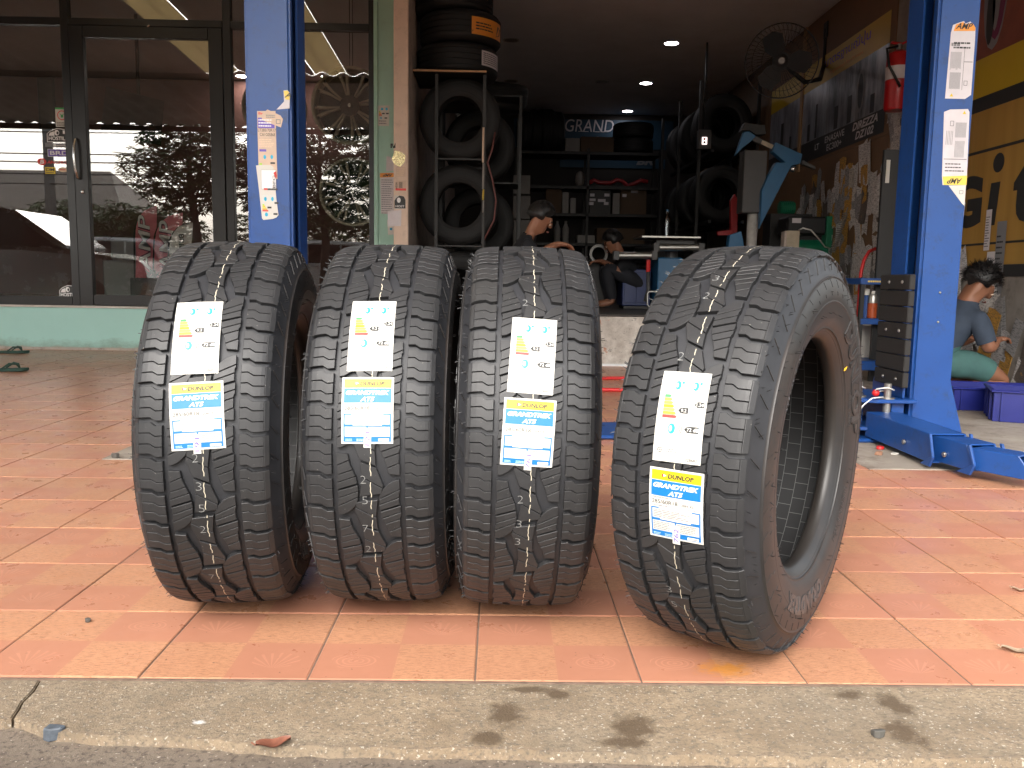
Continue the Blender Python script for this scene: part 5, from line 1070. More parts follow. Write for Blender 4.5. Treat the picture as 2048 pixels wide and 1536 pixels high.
for (x, z, w, h, c) in ((ly(1984), .98, .035, .28, 'label_pale'), (ly(2012), .62, .055, .55, 'ink_grey'), (ly(1995), .72, .05, .25, 'label_pale')):
    d = Deco(bm_, .002); d.rect(x-w, z, x+w, z+h, c, 3); pp = d.build(gb, {'*': 'paper_label'})[0]; d = Deco(bm_, .002); d.lines(x-w*.8, z+.02, x+w*.8, z+h*.85, 12, 'ink', 4, .3, .5); d.build(pp, {'*': 'small_print'})
# collage of torn tyre labels glued to the wall
STK = []
for k, c_ in enumerate(((.70, .67, .65), (.58, .56, .56), (.46, .42, .38), (.62, .57, .50), (.34, .33, .33), (.62, .33, .06), (.16, .13, .11))):
    g = G('old_label_%d' % k); tcn = g.n('ShaderNodeTexCoord').outputs['Object']; oi = g.n('ShaderNodeObjectInfo').outputs['Random']
    ad = g.n('ShaderNodeVectorMath', operation='ADD'); g.put(ad.inputs[0], tcn); cmb = g.n('ShaderNodeCombineXYZ'); g.put(cmb.inputs[1], g.math('MULTIPLY', oi, 37)); g.put(ad.inputs[1], cmb.outputs[0])
    lin_ = g.noise(g.scale(ad.outputs[0], (1, 22, 170)), 1, 3, .7)
    c = g.mix(g.math('MULTIPLY', g.ramp(lin_, [(.53, 0.0), (.56, 1.0)]), .7), c_, (.05, .05, .055)); c = g.mix(g.math('MULTIPLY', g.ramp(g.noise(ad.outputs[0], 9, 6, .7), [(.5, 0.0), (.7, 1.0)]), .22), c, (.12, .09, .07)); g.col(c); g.rough(.5); STK.append(g.m)
rs = random.Random(9); LBM = []
for k in range(14):
    w, h = rs.uniform(.04, .085), rs.uniform(.07, .19); n = 5; mb = MB()
    pts = [(-w, -h+rs.uniform(-.02, .02)), (0, -h+rs.uniform(-.03, .03)), (w, -h+rs.uniform(-.02, .02)), (w+rs.uniform(-.01, .01), 0), (w, h+rs.uniform(-.02, .02)), (0, h+rs.uniform(-.03, .03)), (-w, h+rs.uniform(-.02, .02)), (-w+rs.uniform(-.01, .01), 0)]
    mb.prism(pts, 0, .0015, lambda x, y, h_: (-h_, -x, y)); 
    mb.v = [(x-.02*max(0, abs(z)-h*.5)*rs.uniform(0, 3), y, z) for x, y, z in mb.v]
    me = mb.mesh('paper_label'); me.materials.append(STK[rs.choice((0, 0, 1, 1, 2, 3, 4, 4, 5, 6))]); LBM.append(me)
cnt = 0
for k in range(300):
    y = rs.uniform(6.15, 9.7); z = rs.uniform(.15, 2.0)
    if z > 2.0-.06*(y-6): continue
    if y > 8.9 and z < 1.1: continue
    px, py = proj((RWX, y, z))
    if px > 1925 and py < 505: continue
    o = obj('paper_label', rs.choice(LBM), None, rw); o.location = (RWX-.013-.0004*(k % 40)-.002, y, z); o.rotation_euler = (rs.uniform(-.25, .25) if rs.random() < .8 else rs.uniform(-.9, .9), 0, rs.uniform(-.06, .06))
for k in range(40):
    y = rs.uniform(5.1, 6.2); z = rs.uniform(.1, .8); o = obj('paper_label', rs.choice(LBM), None, rw); o.location = (RWX-.006-.0005*k, y, z); o.rotation_euler = (rs.uniform(-.4, .4), 0, rs.uniform(-.06, .06))
for k in range(16):
    y = rs.uniform(7.12, 7.6); z = rs.uniform(2.0, 2.6); o = obj('paper_label', rs.choice(LBM), None, rw); o.location = (RWX-.015-.0005*k, y, z); o.rotation_euler = (rs.uniform(-.4, .4), 0, rs.uniform(-.06, .06))
jp = thing('door_jamb', 'pale wooden jamb strip at the mouth of the garage beside the extinguisher', 'door jamb', (RWX-.06, 7.1, 0)); MB().box(RWX-.09, RWX-.03, 7.02, 7.10, .0035, 3.9).build('post', MAT['beige_paint'], jp, bevel=.004); MB().box(RWX-.05, RWX-.03, 7.14, 7.17, .45, 3.57).build('guide_rail', MAT['dark_aluminium'], jp)
bs_ = thing('black_board', 'black panel with a white slot leaning on the papered wall behind the right post', 'panel', (RWX-.2, 6.4, 0)); q = at(1790, 350, 6.35)
MB().box(q.x-.10, q.x+.16, 6.33, 6.36, .0035, at(1790, 300, 6.35).z).build('panel', MAT['black_plastic'], bs_, bevel=.004); p1_ = at(1773, 320, 6.33); p2_ = at(1777, 366, 6.33); MB().box(p1_.x, p2_.x, 6.322, 6.329, p2_.z, p1_.z).build('strip_light', MAT['paper'], bs_)
# fire extinguisher
mat('ext_red', (.45, .012, .015), .3, var=.05); ex = at(1763, 160, 7.22); r = .093; zb = at(1763, 221, 7.22).z; zt2 = at(1763, 100, 7.22).z; ex.x = RWX-.105-r*.2
fe = thing('fire_extinguisher', 'red fire extinguisher with pale label hung beside the tyre banner', 'fire extinguisher', (ex.x, 7.22, zb)); T_ = Matrix.Translation((ex.x, 7.22, zb)); H_ = zt2-zb
MB().lathe([(0, 0), (r*.9, 0), (r, .02), (r, H_*.86), (r*.85, H_*.95), (r*.4, H_), (0, H_)], 24, T_).build('cylinder', MAT['ext_red'], fe, smooth=.7); MB().cyl((ex.x, 7.22, zb+H_), (ex.x, 7.22, zb+H_+.05), .022, n=12).build('valve', MAT['steel'], fe)
MB().prism([(-.07, .05), (.02, .04), (.10, .09), (.10, .105), (.02, .06), (-.07, .07)], -.012, .012, lambda x, y, h: (ex.x+x, 7.22+h, zb+H_+y)).build('lever', MAT['ext_red'], fe, bevel=.003)
MB().lathe([(r+.0015, H_*.50), (r+.0015, H_*.72)], 24, T_).build('label', MAT['label_pale'], fe, smooth=True); MB().tube([(ex.x-.02, 7.21, zb+H_+.03), (ex.x-.12, 7.18, zb+H_), (ex.x-.11, 7.14, zb+H_*.7), (ex.x-.02, 7.11, zb+H_*.35)], .011, 8).build('hose', MAT['black_plastic'], fe, smooth=True)
MB().box(ex.x+r*.8, RWX-.012, 7.2, 7.24, zb+H_*.8, zb+H_*.86).build('wall_bracket', MAT['steel'], fe)
# wall fan
mat('machine_badge', (.20, .19, .18), .4, .6, var=0)
fc = at(1563, 122, 8.3); R_ = .335; fan = thing('wall_fan', 'round black caged wall fan on a bent arm under the garage ceiling', 'fan', fc); aim = Vector((-.30, -1, -.22)).normalized()
fm_ = Matrix.Translation(fc) @ aim.to_track_quat('Z', 'Y').to_matrix().to_4x4()
cg = MB()
for k in range(48):
    a = 2*math.pi*k/48; cg.tube([fm_ @ Vector((rr*math.cos(a+tw), rr*math.sin(a+tw), z)) for rr, z, tw in ((.06, .11, 0), (.18, .105, .12), (.29, .07, .25), (R_, 0, .33))], .0016, 4)
    cg.tube([fm_ @ Vector((rr*math.cos(a), rr*math.sin(a), z)) for rr, z in ((.08, -.12), (.25, -.10), (R_, 0))], .0016, 4)
for rr, z in ((R_, 0), (.27, .08), (.18, .105), (.1, .111)): cg.tube([fm_ @ Vector((rr*math.cos(2*math.pi*i/40), rr*math.sin(2*math.pi*i/40), z)) for i in range(41)], .006 if rr == R_ else .002, 6)
tag(cg.build('cage', MAT['black_plastic'], fan), kind='stuff'); MB().lathe([(0, .118), (.028, .118), (.034, .112)], 20, fm_).build('badge', MAT['machine_badge'], fan); MB().lathe([(.034, .112), (.06, .1)], 20, fm_).build('badge_ring', MAT['black_plastic'], fan)
for k in range(3):
    a = 2*math.pi*k/3; pts = [(.04, -.03), (.10, -.09), (.22, -.12), (.28, -.05), (.27, .06), (.15, .09), (.04, .03)]; ca, sa = math.cos(a), math.sin(a)
    MB().prism(pts, -.004, .004, lambda x, y, h: fm_ @ Vector((x*ca-y*sa, x*sa+y*ca, h+y*.35))).build('blade', mat('fan_blade', (.02, .02, .022), .4, var=.1) if k == 0 else MAT['fan_blade'], fan)
MB().lathe([(0, -.26), (.07, -.25), (.085, -.13), (.085, -.06), (.0, -.06)], 20, fm_).build('motor', MAT['black_plastic'], fan, smooth=.6)
w0 = atx(1656, 58, RWX); ar = [fm_ @ Vector((0, 0, -.24)), at(1610, 165, 8.45), at(1640, 158, 8.6), at(1648, 130, w0.y), at(1652, 75, w0.y), Vector((RWX-.02, w0.y, w0.z))]
MB().tube(ar, .022, 10).build('arm', MAT['black_plastic'], fan, smooth=True); MB().box(RWX-.03, RWX-.013, w0.y-.05, w0.y+.05, w0.z-.09, w0.z+.07).build('wall_plate', MAT['black_plastic'], fan, bevel=.004)
# ------------------------------------------------------------------ inside the garage
def bpx(mb, x0, y0, x1, y1, Y, dep):
    a = at(x0, y0, Y); b = at(x1, y1, Y); return mb.box(min(a.x, b.x), max(a.x, b.x), Y, Y+dep, min(a.z, b.z), max(a.z, b.z))
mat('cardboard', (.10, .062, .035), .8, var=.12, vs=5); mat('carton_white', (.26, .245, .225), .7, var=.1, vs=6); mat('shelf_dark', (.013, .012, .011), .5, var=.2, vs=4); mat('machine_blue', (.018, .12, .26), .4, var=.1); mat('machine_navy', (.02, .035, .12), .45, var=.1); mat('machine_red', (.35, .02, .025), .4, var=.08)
mat('machine_green', (.01, .18, .09), .4, var=.1); mat('machine_grey', (.07, .07, .07), .5, var=.1); mat('plank', (.55, .34, .18), .6, var=.15, vs=20); mat('wood_post', (.45, .38, .28), .6, var=.15, vs=14); mat('blue_banner', (.012, .05, .09), .5, var=.15, vs=2)
pr = [(.205, -.115), (.225, -.125), (.29, -.135), (.345, -.125), (.362, -.105)]
for z in (-.07, -.025, .025, .07): pr += [(.37, z-.018 if z > -.07 else -.095), (.37, z-.004), (.362, z-.003), (.362, z+.003), (.37, z+.004)]
pr += [(.37, .095), (.362, .105), (.345, .125), (.29, .135), (.225, .125), (.205, .115), (.215, .09), (.30, .10), (.345, .08), (.35, 0), (.345, -.08), (.30, -.10), (.215, -.09)]
PT = MB().lathe(pr, 44, None, True).mesh('carcass', smooth=.7); PT.materials.append(MAT['tyre_plain'])
mb = MB()
for r_ in (.24, .275, .32): mb.lathe([(r_, .1365-(r_-.29)**2*2), (r_+.003, .1375-(r_-.29)**2*2), (r_+.006, .1365-(r_-.29)**2*2)], 44)
PTR = mb.mesh('sidewall_ring', smooth=True); PTR.materials.append(MAT['tyre_plain'])
def ptyre(label, c, rot=None, s=1, group=None):
    t = thing('plain_tyre', label, 'tyre', c, 0, group); t.rotation_euler = rot or (0, 0, 0); t.scale = (s, s, s); obj('carcass', PT, None, t); obj('sidewall_ring', PTR, None, t); return t
FACE = (math.pi/2, 0, 0)
rk = thing('tyre_rack', 'black steel tyre rack topped by a wooden plank at the garage mouth', 'rack', (-.45, 7.8, .449)); YR = 7.72
xa, xb = at(846, 300, YR).x, at(968, 300, YR).x; zp = at(900, 142, YR).z
for x in (at(873, 300, YR).x, xb):
    for y in (YR, YR+.62): MB().box(x-.014, x+.014, y-.014, y+.014, .449, zp-.03).build('upright', MAT['shelf_dark'], rk)
MB().box(-.785, xb+.014, YR-.02, YR-.004, zp-.010, zp+.006).build('plank_edge', MAT['plank'], rk, bevel=.002); MB().box(-.785, xb+.014, YR-.003, YR+.66, zp-.012, zp+.005).build('plank', MAT['shelf_dark'], rk)  # board coloured dark to paint in the shade under the wooden plank
cx = at(920, 240, 7.95).x
zs_ = [at(918, y, 7.95).z for y in (240, 411, 582)]
for k, z in enumerate(zs_):
    for y in (YR+.02, YR+.6): MB().box(at(873, 300, YR).x, xb, y-.012, y+.012, z-.385, z-.372).build('shelf_bar', MAT['shelf_dark'], rk)
    ptyre(('top', 'middle', 'bottom')[k]+' of three dark tyres facing out of the tall rack', (cx, 8.02, z), FACE, 1, 'tyres in the black rack')
cs = [(at(915, 120, 8.1).x, 8.12), (at(921, 60, 8.1).x, 8.10), (at(905, 10, 8.1).x, 8.14)]
lb_ = ('lowest black tyre lying on the wooden rack plank, white label on its edge', 'second black tyre up on the rack plank, orange label on its edge', 'upper black tyre of the stack on the rack, cut by the picture top')
stk_ = [ptyre(lb_[k], (x, y, zp+.006+.137+.274*k), (0, 0, 0), 1, 'tyres stacked on the rack plank') for k, (x, y) in enumerate(cs)]
def cyl_label(par, a0, a1, z0, z1, c, draw=None):
    mp = lambda x, y, h: Vector(((.3725+h)*math.sin(a0+(a1-a0)*x), -(.3725+h)*math.cos(a0+(a1-a0)*x), z0+(z1-z0)*y)); d = Deco(mp, .001); d.rect(0, 0, 1, 1, c, 0, 8, 2); o = d.build(par, {'*': 'paper_label'}, world=False)[0]
    if draw: d = Deco(mp, .001); draw(d); d.build(o, {'*': 'lettering'}, world=False)
cyl_label(stk_[1], D(18), D(78), -.09, .06, 'ink_orange', lambda d: (d.lines(.1, .25, .6, .75, 3, 'ink', 1), d.text('MC6', .02, .1, .14, 'ink', 1, .12, rot=1.3), d.poly([(.72, .15), (.9, .3), (.95, .7), (.8, .8)], 'ink', 1)))
cyl_label(stk_[0], D(38), D(86), -.06, .07, 'label_pale', lambda d: d.lines(.06, .1, .95, .9, 6, 'ink', 1, .4))
for k, z in enumerate(zs_[:2]): ptyre('dark tyre farther back in the %s rack, half hidden behind the front one' % ('upper', 'lower')[k], (cx+.16, 8.9, z-.1), FACE, .98, 'tyres in the second rack')
ptyre('black tyre hanging behind the stack under the ceiling at left', (cx+.30, 9.3, zp+.14), (.25, .1, 0), .95)
rk2 = thing('rear_tyre_rack', 'plain black frame carrying the half hidden tyres behind the first rack', 'rack', (cx, 9.0, .449))
for x in (cx-.25, cx+.57):
    for y in (8.72, 9.55): MB().box(x-.014, x+.014, y-.014, y+.014, .449, zp+.01).build('upright', MAT['shelf_dark'], rk2)
for z in zs_[:2]: MB().box(cx-.25, cx+.57, 8.70, 9.2, z-.1-.378, z-.1-.364).build('shelf_bar', MAT['shelf_dark'], rk2)
MB().box(cx-.25, cx+.57, 8.7, 9.6, zp-.002, zp+.012).build('shelf_bar', MAT['shelf_dark'], rk2)
pp = thing('paint_crusted_pole', 'thin pole crusted with white and ochre paint leaning in front of the rack', 'pole', (xb+.02, 7.66, .449))
pc = [(255, 325, 'paper' if 0 else 'label_tan', .011), (326, 378, 'carton_white', .010), (379, 400, 'yellow_print', .009), (401, 425, 'carton_white', .007), (426, 560, 'machine_grey', .007)]
for y0, y1, m_, r_ in pc: MB().tube([at(967, y0, 7.66), at(966.4, (y0+y1)/2, 7.66), at(966, y1, 7.66)], [r_*.9, r_, r_*.9], 7).build('paint_length', MAT[m_], pp)
bpz = at(965.5, 560, 7.66); MB().tube([bpz, (bpz.x, 7.66, .4495)], .007, 7).build('shaft', MAT['machine_grey'], pp)
hz_ = thing('hanging_hose', 'thin red and grey hose looped over the rack tyres', 'hose', at(985, 330, 7.9)); MB().tube([at(990, 265, 7.85), at(984, 300, 7.85), at(975, 325, 7.85), at(985, 360, 7.85), at(992, 400, 7.85), at(988, 440, 7.85), at(968, 480, 7.85)], .008, 6).build('tube', mat('hose_red', (.22, .08, .07), .5, var=.2), hz_, smooth=True)
# back of the garage: banners, shelving and stock
gbn = thing('wall_banner', 'dark blue banner reading GRAND high on the garage back wall', 'banner', at(1180, 270, BKY-.01)); mbn = MB(); bpx(mbn, 1028, 236, 1345, 300, BKY-.012, .008).build('cloth', MAT['blue_banner'], gbn)
g0 = at(1130, 263, BKY-.016); g1 = at(1228, 240, BKY-.016); d = Deco(plane_map(g0, (1, 0, 0), (0, 0, 1)), .002); d.text('GRAND', 0, 0, g1.z-g0.z, 'label_pale', 1, g1.x-g0.x, 'L', 0, .15)
for fx in (.31, .41, .64, .80): d.rect((g1.x-g0.x)*fx-.03, 0, (g1.x-g0.x)*fx+.06, .012, 'label_pale', 1)
d.build(gbn, {'*': 'lettering'})
gb2 = thing('wall_banner', 'lower dark blue banner with slanted pale letters BR behind the shelves', 'banner', at(1200, 325, BKY-.01)); bpx(MB(), 1120, 315, 1330, 338, BKY-.012, .008).build('cloth', MAT['blue_banner'], gb2); g0 = at(1272, 330, BKY-.016); d = Deco(plane_map(g0, (1, 0, 0), (0, 0, 1)), .002); d.text('BR', 0, 0, .12, 'ink_grey', 1, .3, 'L', .04, .3); d.build(gb2, {'*': 'lettering'})
sv = thing('storage_shelves', 'long dark shelving across the back of the garage holding stock', 'shelves', (1.6, 14.2, .449)); SY = 14.0
xl, xr = at(1032, 400, SY).x, at(1318, 400, SY).x; lev = [at(1180, y, SY).z for y in (303, 372, 427, 486)]
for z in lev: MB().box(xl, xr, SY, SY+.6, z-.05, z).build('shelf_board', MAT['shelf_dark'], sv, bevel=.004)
for x in (xl, (xl+xr)/2, xr):
    for y in (SY+.02, SY+.58): MB().box(x-.02, x+.02, y-.02, y+.02, .449, lev[0]+.05).build('upright', MAT['shelf_dark'], sv)
def carton(label, x0, y0, x1, lv, m_, Y=SY+.05, dep=.4, labels=()):
    a = at(x0, y0, Y); b = at(x1, y0, Y); z = lev[lv]+.001; t = thing('carton', label, 'box', ((a.x+b.x)/2, Y, z), 0, 'cartons on the back shelves')
    MB().box(a.x, b.x, Y, Y+dep, z, a.z).build('box_body', MAT[m_], t, bevel=.004); MB().box((a.x+b.x)/2-.02, (a.x+b.x)/2+.02, Y-.001, Y+dep, a.z+.0002, a.z+.001).build('tape', MAT['label_tan'], t)
    for (lx0, ly0, lx1, ly1) in labels: bpx(MB(), lx0, ly0, lx1, ly1, Y-.004, .003).build('paper_label', MAT['label_pale'], t)
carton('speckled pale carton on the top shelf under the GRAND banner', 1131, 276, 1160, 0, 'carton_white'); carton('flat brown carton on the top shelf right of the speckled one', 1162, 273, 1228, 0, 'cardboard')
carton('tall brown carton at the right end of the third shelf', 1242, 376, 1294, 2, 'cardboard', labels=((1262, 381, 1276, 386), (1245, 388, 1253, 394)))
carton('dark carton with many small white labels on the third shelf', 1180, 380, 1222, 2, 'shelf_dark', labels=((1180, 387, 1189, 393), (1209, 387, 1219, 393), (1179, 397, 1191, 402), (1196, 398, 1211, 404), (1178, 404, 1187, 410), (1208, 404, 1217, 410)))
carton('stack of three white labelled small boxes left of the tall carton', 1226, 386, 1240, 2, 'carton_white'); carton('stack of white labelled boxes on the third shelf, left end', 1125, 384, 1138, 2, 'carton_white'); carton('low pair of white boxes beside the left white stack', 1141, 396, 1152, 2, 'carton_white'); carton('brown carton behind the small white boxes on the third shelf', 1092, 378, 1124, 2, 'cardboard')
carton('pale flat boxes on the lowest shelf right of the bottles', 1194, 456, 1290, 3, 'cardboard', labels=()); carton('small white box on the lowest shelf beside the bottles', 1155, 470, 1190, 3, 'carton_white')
ct = thing('carton_stack', 'tall stack of pale cartons at the left end of the back shelves', 'box', (at(1043, 400, 13.3).x, 13.3, .449))
for y0, y1 in ((350, 388), (391, 438), (440, 500)): bpx(MB(), 1027, y0, 1060, y1, 13.3, .4).build('carton', MAT['carton_white'], ct, bevel=.005)
a = at(1027, 500, 13.3); b = at(1060, 500, 13.3); MB().box(a.x, b.x, 13.3, 13.7, .4495, a.z-.003).build('carton', MAT['cardboard'], ct, bevel=.005)
for k, (px, s_) in enumerate(((1052, .9), (1070, .92), (1090, .95), (1108, .9))): ptyre('dark tyre %s in the standing row on the top shelf' % ('first', 'second', 'third', 'last')[k], (at(px, 300, SY+.3).x, SY+.30, lev[0]+.37*s_+.001), (0, math.pi/2, .15), s_, 'tyres on the top shelf')
for k in range(2): ptyre('%s tyre lying at the right end of the top shelf' % ('lower', 'upper')[k], (at(1265, 300, SY+.3).x, SY+.3, lev[0]+.136*.9+.001+.248*k), None, .9, 'tyres lying on the top shelf')
rb = thing('red_bar', 'long bent red steel bar lying on the second shelf', 'bar', at(1235, 358, SY+.15)); zz_ = lev[1]+.05; MB().tube([(at(x, 350, SY+.15).x, SY+.15, zz_+dz) for x, dz in ((1176, .0), (1188, .06), (1200, .02), (1222, .02), (1234, .07), (1244, .06), (1256, -.02), (1270, .02), (1282, .07), (1296, .05))], .035, 8).build('bar', MAT['machine_red'], rb, smooth=True); MB().box(at(1190, 350, SY).x, at(1290, 350, SY).x, SY+.1, SY+.3, lev[1]+.001, lev[1]+.022).build('cradle', MAT['shelf_dark'], rb)
wb = thing('white_bag', 'crumpled white bag on the second shelf beside the red bar', 'bag', at(1160, 352, SY+.2)); q = at(1160, 360, SY+.2); MB().ball((q.x, SY+.2, lev[1]+.13), .085, .08, .129, 10, 8).build('sack', MAT['carton_white'], wb)
for k, px in enumerate((1114, 1131)): bottle('%s tall white plastic bottle on the lowest shelf' % ('left', 'right')[k], Vector((at(px, 470, SY+.1).x, SY+.1, lev[3]+.001)), at(px, 442, SY+.1).z-lev[3], .055, MAT['carton_white'], MAT['carton_white'], 'white bottles on the shelf')
# tyres stored along the right wall at the back
rk3 = thing('wall_tyre_rack', 'black steel rack of tyres along the right wall at the back', 'rack', (3.0, 12.4, .449)); x3 = 2.95
for y in (11.15, 12.4, 13.7):
    for x in (2.55, 3.3): MB().box(x-.02, x+.02, y-.02, y+.02, .449, 3.3).build('upright', MAT['shelf_dark'], rk3)
for z in (1.55, 2.45):
    for x in (2.72, 3.15): MB().box(x-.02, x+.02, 11.13, 13.72, z-.04, z).build('shelf_bar', MAT['shelf_dark'], rk3)
nm_ = ('first', 'second', 'third', 'fourth', 'fifth', 'sixth', 'seventh', 'eighth')
for j, z in enumerate((1.55, 2.45)):
    for k in range(8): ptyre('%s dark tyre from the front in the %s row of the wall rack' % (nm_[k], ('lower', 'upper')[j]), (2.93+.05*((k*7) % 3-1), 11.32+k*.3, z+.345), (math.pi/2, 0, .25+.2*((k*5) % 3-1)), 1, 'tyres in the wall rack')
for k in range(3): ptyre('%s tyre of the pile beside the wall rack' % ('bottom', 'middle', 'top')[k], (2.35, 12.6, .449+.137+.274*k), None, 1, 'tyre pile at the back')
# control box with a lit switch, gauges
cb = thing('control_box', 'grey control box with glowing switch plate hanging in the dark', 'control box', at(1409, 280, 10.4)); bpx(MB(), 1398, 259, 1422, 298, 10.4, .1).build('housing', MAT['machine_grey'], cb, bevel=.006); bpx(MB(), 1404.5, 274, 1414, 289, 10.39, .008).build('switch_plate', mat('switch_glow', (1, .8, .75), .4, var=0, emis=.55), cb)
for py, m_ in ((278, 'red_plastic'), (284.5, 'ink')):
    c = at(1409, py, 10.388); MB().lathe([(0, .01), (.012, .008), (.014, 0)], 12, Matrix.Translation(c) @ Matrix.Rotation(math.pi/2, 4, 'X')).build('button', MAT[m_], cb)
zc_ = at(1409, 259, 10.4).z; MB().tube([(at(1409, 259, 10.4).x, 10.45, zc_), (at(1409, 259, 10.4).x, 10.45, CEIL-.001)], .012, 8).build('conduit', MAT['shelf_dark'], cb, smooth=True)
# tyre changer
tc_ = thing('tyre_changer', 'blue tyre changing machine with tilted arm, grey column and steel cylinders', 'tyre changer', (2.2, 8.6, .449)); YC = 8.4
bpx(MB(), 1490, 300, 1529, 426, YC, .2).build('column', MAT['machine_grey'], tc_, bevel=.006)
a = at(1507, 426, YC+.08); MB().cyl((a.x, YC+.1, .46), (a.x, YC+.1, a.z-.001), .052, n=20).build('piston', mat('pale_steel', (.55, .53, .50), .4, .1, var=.15, vs=20), tc_, smooth=True); MB().box(a.x-.16, a.x+.16, YC-.05, YC+.25, .4495, .47).build('foot_plate', MAT['machine_blue'], tc_, bevel=.004)
def polyp(pts, Y, dep, nm, m_, par): return MB().prism([(at(x, y, Y).x, at(x, y, Y).z) for x, y in pts], Y, Y+dep, lambda x, z, h: (x, h, z)).build(nm, MAT[m_], par, bevel=.004)
polyp([(1470, 312), (1487, 264), (1498, 262), (1512, 272), (1502, 283), (1486, 295)], YC-.06, .05, 'arm_hook', 'machine_blue', tc_); polyp([(1502, 272), (1512, 272), (1546, 289), (1542, 296), (1505, 281)], YC-.05, .05, 'tilt_bar', 'machine_grey', tc_); polyp([(1525, 280), (1548, 290), (1543, 298), (1522, 288)], YC-.062, .01, 'bar_sleeve', 'wood_post', tc_)
polyp([(1551, 284), (1605, 308), (1601, 327), (1583, 331), (1522, 450), (1520, 458), (1524, 380), (1533, 360), (1552, 325), (1571, 325), (1545, 303)], YC-.06, .09, 'tilt_arm', 'machine_blue', tc_); polyp([(1606, 320), (1632, 333), (1631, 339), (1603, 328)], YC-.02, .05, 'tilt_bar', 'machine_grey', tc_)
polyp([(1482, 262), (1490, 245), (1530, 250), (1533, 268), (1512, 270), (1498, 260)], YC-.02, .09, 'head', 'shelf_dark', tc_); MB().ball(at(1586, 338, YC-.07), .03, nu=12, nv=8).build('knob', MAT['chrome'], tc_, smooth=True)
polyp([(1460, 470), (1483, 462), (1490, 500), (1455, 505)], YC+.02, .1, 'bracket', 'machine_blue', tc_)
bpx(MB(), 1316, 515, 1362, 625, 8.7, .5).build('cabinet', MAT['machine_blue'], tc_, bevel=.01); a = at(1316, 625, 8.7); b = at(1362, 625, 8.7); MB().box(a.x+.01, b.x-.01, 8.72, 9.18, .4495, a.z).build('cabinet_plinth', MAT['shelf_dark'], tc_)
bpx(MB(), 1284, 471, 1402, 477, 8.6, .55).build('table_plate', MAT['steel'], tc_, bevel=.003); bpx(MB(), 1312, 478, 1390, 490, 8.75, .3).build('turntable', MAT['machine_grey'], tc_, bevel=.01)
a = at(1350, 515, 8.7); MB().cyl((a.x, 8.9, a.z), (a.x, 8.9, at(1350, 489, 8.75).z), .07, n=16).build('spindle', MAT['machine_grey'], tc_)
for (x0, x1, y) in ((1232, 1308, 511), (1312, 1402, 495)):
    a = at(x0, y, 8.66); b = at(x1, y, 8.66); MB().cyl(a, b, .036, n=16).build('air_cylinder', MAT['steel'], tc_, smooth=.6)
    for q in (a, b): MB().box(q.x-.03, q.x+.03, 8.62, 8.72, q.z-.045, q.z+.045).build('cylinder_cap', MAT['machine_grey'], tc_, bevel=.005)
a = at(1297, 520, 8.62); MB().tube([a, a+Vector((0, 0, -.12))], .022, 8).build('air_gun', MAT['red_plastic'], tc_); MB().tube([a+Vector((.0, 0, -.12)), a+Vector((.01, 0, -.3)), a+Vector((-.02, 0, -.42))], .02, 8).build('air_gun_hose', MAT['machine_grey'], tc_, smooth=True)
nv = thing('tool_cabinet', 'dark navy tool cabinet standing beside the tyre changer', 'cabinet', (at(1272, 600, 8.9).x, 8.9, .449)); bpx(MB(), 1246, 538, 1300, 612, 8.9, .4).build('body', MAT['machine_navy'], nv, bevel=.008); a = at(1246, 612, 8.9); b = at(1300, 612, 8.9); MB().box(a.x+.01, b.x-.01, 8.92, 9.28, .4495, a.z).build('plinth', MAT['shelf_dark'], nv)
bpx(MB(), 1250, 545, 1270, 606, 8.892, .007).build('door_panel', MAT['machine_navy'], nv, bevel=.003); bpx(MB(), 1274, 545, 1296, 606, 8.892, .007).build('door_panel', MAT['machine_navy'], nv, bevel=.003)
wf = thing('wire_stand', 'thin white wire stand on the garage floor by the step', 'stand', at(1310, 612, 8.0)); MB().tube([at(1326, 584, 8.0), at(1298, 583, 8.0), at(1295, 588, 8.0), at(1295, 610, 8.0), at(1299, 613, 8.0), at(1326, 613, 8.0)], .006, 6).build('wire', MAT['white_cord'], wf)
bottle('clear water bottle standing on the tyre changer table', Vector((at(1333, 471, 8.8).x, 8.8, at(1333, 471, 8.6).z+.003)), .27, .036, MAT['clear_plastic'], MAT['machine_blue'])
jr = thing('red_jack', 'red hydraulic jack stand behind the grey column', 'jack', (at(1468, 470, 9.2).x, 9.2, .449)); a = at(1468, 480, 9.2); MB().cyl((a.x, 9.2, .45), (a.x, 9.2, a.z), .06, n=12).build('base_tube', MAT['machine_red'], jr); polyp([(1462, 400), (1470, 388), (1476, 400), (1474, 480), (1462, 480)], 9.16, .07, 'ram', 'machine_red', jr); polyp([(1476, 405), (1486, 407), (1486, 416), (1476, 415)], 9.16, .05, 'handle_socket', 'machine_red', jr); polyp([(1435, 463), (1462, 460), (1462, 470), (1436, 471)], 9.14, .05, 'foot_bar', 'machine_red', jr)
wr_ = thing('wheel_ring', 'pale grey wheel ring standing in the dark behind the gap', 'ring', at(1197, 524, 9.3)); c = at(1197, 508, 9.3); MB().lathe([(.075, -.03), (.10, -.03), (.105, 0), (.10, .03), (.075, .03), (.07, 0)], 28, Matrix.Translation(c) @ Matrix.Rotation(math.pi/2, 4, 'X'), True).build('ring', mat('ring_grey', (.32, .32, .31), .4, var=.1), wr_, smooth=.7); MB().box(c.x-.12, c.x+.12, 9.22, 9.42, .4495, c.z-.104).build('stand', MAT['shelf_dark'], wr_)
